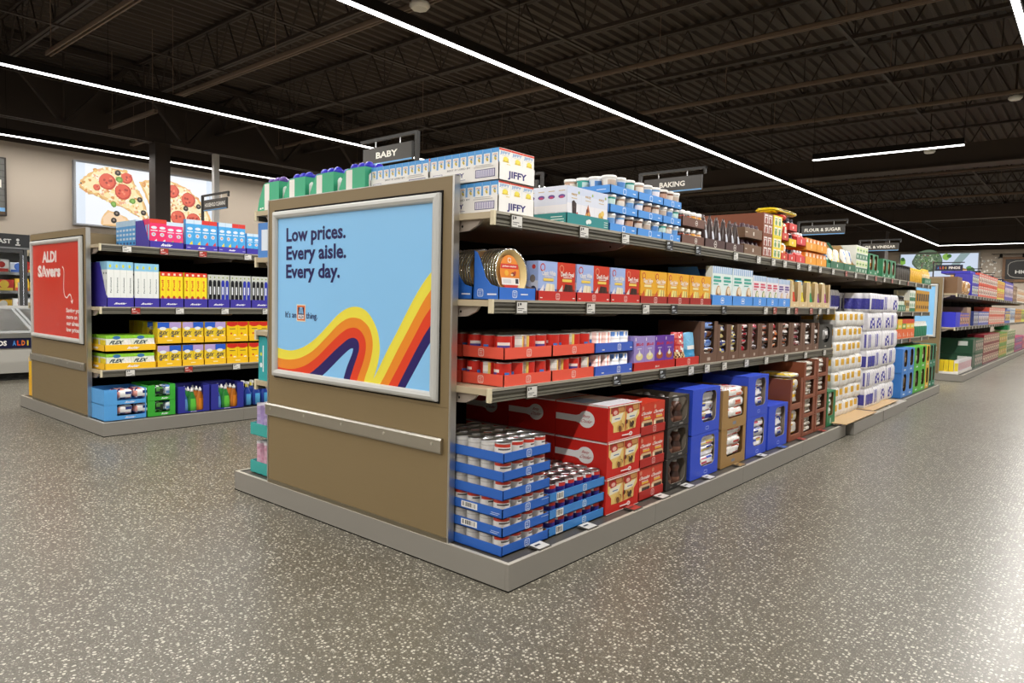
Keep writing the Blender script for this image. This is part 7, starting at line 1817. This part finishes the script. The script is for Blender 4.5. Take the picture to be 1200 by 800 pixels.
ys = [0.553, 0.782, 0.995, 1.219, 1.455, 1.69, 1.92, 2.15, 2.38, 2.61, 2.84]
tops = [('2f5fc8', 'b9a3d8'), ('b9a3d8', '2f5fc8'), ('2f5fc8', 'b9a3d8')]
for q in range(10):
    y0, y1 = ys[q]+0.002, ys[q+1]-0.002; w = y1-y0; bw = (w-0.01)/2
    for lv in range(2):
        put('display_tray', cached(('y2', round(w, 3)), lambda: tray(0.34, w, 0.062, YEL, [small(0.5, 0.5, 0.22, 0.16, 'fbeaa8')], inner='d8a81c')), 'narrow yellow tray, %s from near, %s layer' % (ORD[q], ['lower', 'upper'][lv]), 'tray', (XL2, S(y0, y1), z+0.217*lv), 'narrow yellow trays')
        for i in range(2):
            kd = 'f' if q < 3 else 'r'; tp = tops[q][i if lv else 1-i] if q < 3 else 'cf2f24'
            put('trash_bag_box', cached(('fb', kd, tp, round(bw, 3)), lambda: flexb(bw, tp, kd)), '%s trash bag box, %s side of %s narrow yellow tray, %s' % ({'2f5fc8': 'blue topped', 'b9a3d8': 'lilac topped', 'cf2f24': 'red topped'}[tp], ['near', 'far'][i], ORD[q], ['lower', 'upper'][lv]), 'box', (XL2-0.006, y0+0.005+(i+.5)*bw, z+0.217*lv+0.0045), 'trash bag boxes')
for j in range(4): put('trash_bag_box', cached('fbx', lambda: flexb(0.1, '2f5fc8', 'f')), 'blue topped trash bag box standing behind, %s back, upper yellow layer' % ORD[j], 'box', (XL2-0.20-0.105*j, 0.60, z+0.2215), 'trash bag boxes standing behind')
# base deck of left gondola
XL0 = -4.573-0.085; 
def wcase(y0, y1, z, h, col, lab, inner_fn, hole=(0.34, 0.28, 0.98, 1.0, 0.03), d=0.36, ctr=None):
    w = y1-y0
    put('display_case', window_case(d, w, h, col, hole, BOUL(0.62, 0.13, 0.24, 0.12), inner=col, top_open=True, toplid=False), lab, 'case', (XL0, S(y0, y1), z), 'cases on the left gondola base'); inner_fn(w)
for lv in range(2):
    z0 = ZB+0.135*lv
    def inn(w):
        for i in range(2): put('wipes_pack', cached('bp', lambda: bag(0.22, 0.135, 0.088, patch(['e9a094', 'f2efec'], ['2a3a7a', 'f4f2f0', 'c8483a'], 0.5), 61, nu=18, nv=8, lump=0.05, sq=0.35)), 'pink and navy pack, %s side of %s light blue case' % (['near', 'far'][i], ['lower', 'upper'][lv]), 'bag', (XL0-0.008, 0.07+w*0.36+0.145*(i+.5)-0.02, z0+0.04), 'packs in light blue cases')
    wcase(0.07, 0.415, z0, 0.134, '5aa8ea', 'light blue case of pink packs, %s one' % ['lower', 'upper'][lv], inn, hole=(0.30, 0.27, 0.98, 1.0, 0.02))
for lv in range(2):
    z0 = ZB+0.142*lv
    def inn(w):
        for i in range(2): put('sponge_pack', cached(('sp', i), lambda: bag(0.18, 0.085, 0.094, patch([['4a8a3a', '2a3a2a'], ['2a4a9a', '6a9ad8']][i], ['c9d8e8', '1e2a3a', 'e9efe2'], 0.4), 66+i, nu=16, nv=10, lump=0.05, sq=0.35)), '%s sponge pack in %s green case' % (['green', 'blue'][i], ['lower', 'upper'][lv]), 'bag', (XL0-0.008, 0.432+w*0.30+0.088*(i+.5)-0.01, z0+0.034), 'sponge packs')
    wcase(0.430, 0.674, z0, 0.140, '3fb43a', 'bright green case of sponges, %s one' % ['lower', 'upper'][lv], inn, hole=(0.26, 0.24, 0.80, 1.0, 0.02))
def soap(c, lc):
    b, cp = bottle([(0.028, 0), (0.036, 0.01), (0.037, 0.06), (0.030, 0.12), (0.016, 0.17), (0.012, 0.185)], [(0, 0.2, c)], [(0.014, 0.185), (0.016, 0.19), (0.016, 0.205), (0.008, 0.21), (0.007, 0.225)], 14, capcol='e6e4e2', sx=0.75, sy=1.32, printf=lambda a, z: lc if (a < 0.13 or a > 0.87) and 0.02 < z < 0.11 and abs(z-0.065)/0.045+abs(((a+.5) % 1)-.5)/0.15 < 1.25 else None)
    return b, cp
sg, so_, sbl = soap('2f8a3a', '6ad04a'), soap('c9762a', 'f0922e'), soap('2a5a9a', '6aa0d8')
for q, (y0, y1) in enumerate(((0.70, 0.998), (1.015, 1.348))):
    w = y1-y0
    put('display_case', window_case(0.34, w, 0.25, '3438a0', (0.22, 0.05, 0.80, 1.0, 0.05), BOUL(0.5, 0.03, 0.2, 0.03), inner='2c2f88', top_open=True, toplid=False), 'indigo open case of dish soap, %s one' % ['nearer', 'farther'][q], 'case', (XL0, S(y0, y1), ZB), 'indigo soap cases')
    for i, sp in enumerate((sbl, sg, so_)):
        for j in range(3): put('dish_soap_bottle', sp[0], '%s dish soap bottle, row %s of %s indigo case' % (['blue', 'green', 'orange'][i], ['one', 'two', 'three'][j], ['nearer', 'farther'][q]), 'bottle', (XL0-0.045-0.075*j, y0+w*(0.22+0.27*i), ZB+0.0045), 'dish soap bottles', kids=[('cap', sp[1])])
trg = MB(); trg.lathe([(0.016, 0.19), (0.017, 0.215), (0.01, 0.222)], 'f0e03a', 'plastic', 12); trg.box(-0.02, -0.009, 0.22, 0.03, 0.009, 0.245, 'f2f0ee', 'plastic'); trg.box(0.012, -0.005, 0.19, 0.02, 0.005, 0.222, 'f2f0ee', 'plastic'); trg = trg.build('trigger')
bb = bottle([(0.03, 0), (0.042, 0.01), (0.042, 0.12), (0.02, 0.17), (0.014, 0.19)], [(0, 0.2, '22409a')], [(0.01, 0.19), (0.01, 0.2)], 14, sx=0.7, sy=1.1, printf=lambda a, z: '5ab0e6' if (a < 0.14 or a > 0.86) and 0.03 < z < 0.11 else None)
for i in range(18):
    for j in range(2): 
        o = put('spray_bottle', bb[0], 'blue cleaning spray bottle, %s along the left base, %s row' % (ORD[i], ['front', 'rear'][j]), 'bottle', (XL0-0.05-0.09*j, 1.41+0.098*i, ZB+0.001), 'blue spray bottles'); ob('spray_trigger', trg, o)
# items on the far (left) face of the left gondola, seen past its end panel
put('display_case', carton(0.3, 0.3, 0.20, 'f4b81e', [('rect', 0.1, 0.2, 0.9, 0.8, 'f6d45a')]), 'lower yellow carton at the left foot of the left gondola', 'carton', (-6.825, 0.25, ZB), 'yellow cartons past the left end', rz=PI)
put('display_case', carton(0.3, 0.3, 0.20, 'f4c01e', [('rect', 0.1, 0.2, 0.9, 0.8, 'f6d45a')]), 'upper yellow carton at the left foot of the left gondola', 'carton', (-6.82, 0.25, ZB+0.205), 'yellow cartons past the left end', rz=PI)
put('display_case', carton(0.3, 0.26, 0.34, '2f9a6a', [('rect', 0.1, 0.2, 0.9, 0.8, '5ab88a')]), 'green carton on the left gondola far side middle shelf', 'carton', (-4.573-W_+0.165, 0.25, 1.105), None, rz=PI)

# ============================================================ RIGHT HAND GONDOLA
XR1 = 0.01-0.18; XR0 = 0.01-0.085
def rows(lst, x, z, shelf):
    """(y0, y1, h, base colour, window colour, levels, word, columns)"""
    for q, (y0, y1, h, c, wc_, lv, word, n) in enumerate(lst):
        w = (y1-y0)/n
        me = carton(0.30, w-0.006, h/lv-0.004, c, [('rect', 0.10, 0.20, 0.90, 0.88, wc_), ('disc', 0.46 + 0.02*(q % 3), 0.42, 0.26, ('3a2620', '6a3a24', 'c98a4a')[q % 3], 0.16), ('disc', 0.6, 0.5, 0.12, 'f0e2c8', 0.08), ('rect', 0.18, 0.68, 0.82, 0.80, c), ('rect', 0.92, 0.0, 1.0, 1.0, '2a211c')], m='gloss')
        for k in range(lv):
            for i in range(n):
                put('grocery_box', me, '%s, %s along, %s layer, %s shelf' % (word, ORD[i], ORD[k], shelf), 'food box', (x, y0+w*(i+.5), z+(h/lv)*k), word+' on the distant gondola')
# top
put('shipping_carton', carton(0.62, 0.52, 0.30, '7a5a3c'), 'plain brown carton on top near end of the distant gondola', 'carton', (XR1, 12.62, RZ1), None)
for i in range(4): put('bread_bag', bag(0.3, 0.26, 0.27, patch('caa070', ['b98a54', 'efe6da', 'a8743c'], 0.4), 300+i), 'tan bread bag on the distant top shelf, %s along' % ORD[i], 'bag', (XR1, 13.05+0.27*i, RZ1+0.001), 'distant bread bags')
rows([(14.15, 15.05, 0.44, '3f3ab8', 'd9e6d0', 2, 'blue cereal box', 4), (15.1, 18.3, 0.50, 'e2503a', 'e9e2da', 2, 'coral red snack box', 9), (18.35, 19.9, 0.46, 'e6d84a', 'd8523a', 2, 'yellow snack box', 5), (20.0, 22.0, 0.50, '4a48b8', 'd8c4dc', 1, 'violet cracker box', 7), (22.05, 23.2, 0.45, '6a4a34', 'a8886a', 1, 'brown cracker box', 3), (23.3, 26.4, 0.4, 'e2dccf', 'b98a5a', 2, 'cream snack box', 8)], XR1, RZ1, 'distant top')
put('shipping_carton', carton(0.5, 0.70, 0.05, '3f3ab8'), 'flat blue carton lying above the distant top shelf boxes', 'carton', (XR1-0.05, 14.55, RZ1+0.442), None)
# middle
put('shipping_carton', carton(0.55, 0.50, 0.27, '2f34c8'), 'solid blue carton at the near end of the distant middle shelf', 'carton', (XR1+0.01-0.0, 12.58, RZ2), None)
rows([(12.88, 14.0, 0.26, '3a3ac0', 'd8925a', 1, 'blue and orange box', 4)], XR1, RZ2, 'distant middle')
put('shipping_carton', carton(0.5, 0.5, 0.37, 'a88a72'), 'tan carton above the blue boxes of the distant middle shelf', 'carton', (XR1-0.05, 14.32, RZ2), None)
rows([(14.62, 15.3, 0.30, '3a4a8a', 'b9c4d8', 1, 'navy drink box', 3), (15.35, 17.0, 0.30, '3a55b8', 'e9e2ea', 1, 'blue and white box', 6), (17.05, 20.3, 0.40, 'e2583e', 'efd9cf', 2, 'orange red cracker box', 9), (20.4, 21.6, 0.36, '3058c0', 'f0d02a', 1, 'blue yellow box', 4), (21.7, 23.0, 0.42, 'dfe6ea', '6a98c8', 1, 'white blue box', 4), (23.1, 25.0, 0.40, 'd89a2a', '8a4a24', 1, 'amber box', 6), (25.05, 26.4, 0.4, 'd8d83a', '6a8a3a', 1, 'lime box', 4)], XR1, RZ2, 'distant middle')
# base
put('display_tray', tray(0.50, 1.62, 0.045, 'ece8e0', inner='e6e0d4'), 'white card tray of yellow and white bottles, distant base', 'tray', (XR0+0.01, 13.12, ZB), None)
jb = carton(0.07, 0.075, 0.24, 'f0d42e', [('rect', 0.2, 0.2, 0.8, 0.75, 'e9b41e'), ('rect', 0.3, 0.4, 0.6, 0.6, '6a5a2a')], [('rect', 0, 0, 1, 1, 'f0d42e')], m='gloss'); jw = carton(0.07, 0.075, 0.24, 'e4e0e2', [('rect', 0.2, 0.25, 0.8, 0.8, 'd0607a'), ('rect', 0.2, 0.1, 0.8, 0.2, 'd9d4d8')], [('rect', 0.1, 0.2, 0.9, 0.8, 'e8d43a')], m='gloss')
for i in range(16):
    for j in range(5):
        if i and j: continue
        put('drink_carton', jw if (i > 0 or j == 0) else jb, 'slim drink carton in white tray, %s along, row %s' % (ORD[i], ['one', 'two', 'three', 'four', 'five'][j]), 'drink carton', (XR0-0.005-0.078*j, 12.42+0.0985*i, ZB+0.0045), 'slim drink cartons')
for k in range(2): put('shipping_carton', carton(0.62, 0.36, 0.29, '1f5238', [('rect', 0.1, 0.1, 0.9, 0.9, '5a6a5a')], [('rect', 0.60, 0.55, 0.86, 0.85, 'dfe6e0')]), 'dark green carton on the distant base, %s one' % ['lower', 'upper'][k], 'carton', (XR0, 14.15, ZB+0.295*k), 'dark green cartons')
rows([(14.35, 15.5, 0.58, '1f5a3e', 'b9a8a0', 2, 'dark green tea box', 4), (15.55, 18.4, 0.64, '8a1f2e', 'd8c0a8', 3, 'dark red fruit box', 8), (18.45, 20.1, 0.62, '6aa03a', 'd8b43a', 2, 'leaf green box', 5), (20.2, 22.2, 0.66, 'cfd0b0', '4a8a3a', 2, 'pale green box', 5), (22.3, 24.6, 0.42, 'c8487a', '5a4aa8', 2, 'magenta drink box', 8), (24.7, 26.4, 0.4, 'a8487a', 'd8607a', 2, 'plum drink box', 6)], XR0, ZB, 'distant base')
# upright carton on top of the distant base rows
put('shipping_carton', carton(0.3, 0.5, 0.12, '1f7a4a'), 'green carton above the distant base boxes', 'carton', (XR0-0.02, 20.6, ZB+0.662), None)
# ===================================================================== CAMERA
cam = bpy.data.cameras.new('camera'); co = bpy.data.objects.new('camera', cam); COL.objects.link(co)
yaw, pitch, roll = -0.7033, -0.0578, 0.0234
fw = Vector((math.sin(yaw)*math.cos(pitch), math.cos(yaw)*math.cos(pitch), math.sin(pitch)))
r_ = Vector((math.cos(yaw), -math.sin(yaw), 0)); u_ = r_.cross(fw)
r2 = r_*math.cos(roll)+u_*math.sin(roll); u2 = -r_*math.sin(roll)+u_*math.cos(roll)
m = Matrix((r2, u2, -fw)).transposed().to_4x4(); m.translation = Vector((1.873, -2.2219, 1.24)); co.matrix_world = m
cam.sensor_fit = 'HORIZONTAL'; cam.sensor_width = 36.0; cam.lens = 818.93/1200*36.0; cam.clip_start = 0.05; cam.clip_end = 100
SC.camera = co
w = bpy.data.worlds.new('World'); SC.world = w; w.use_nodes = True
w.node_tree.nodes['Background'].inputs['Color'].default_value = (0.9, 0.93, 1, 1); w.node_tree.nodes['Background'].inputs['Strength'].default_value = 0.05
vs = SC.view_settings; vs.view_transform = 'Standard'; vs.look = 'None'; vs.gamma = 1.0; vs.use_curve_mapping = False; vs.exposure = 0.0
# orphaned duplicates and label check
for k, v in LABELS.items():
    if len(v) > 1: print('SHARED LABEL', len(v), k)
print('OBJECTS', len(bpy.data.objects), 'TOP', sum(1 for o in bpy.data.objects if not o.parent))
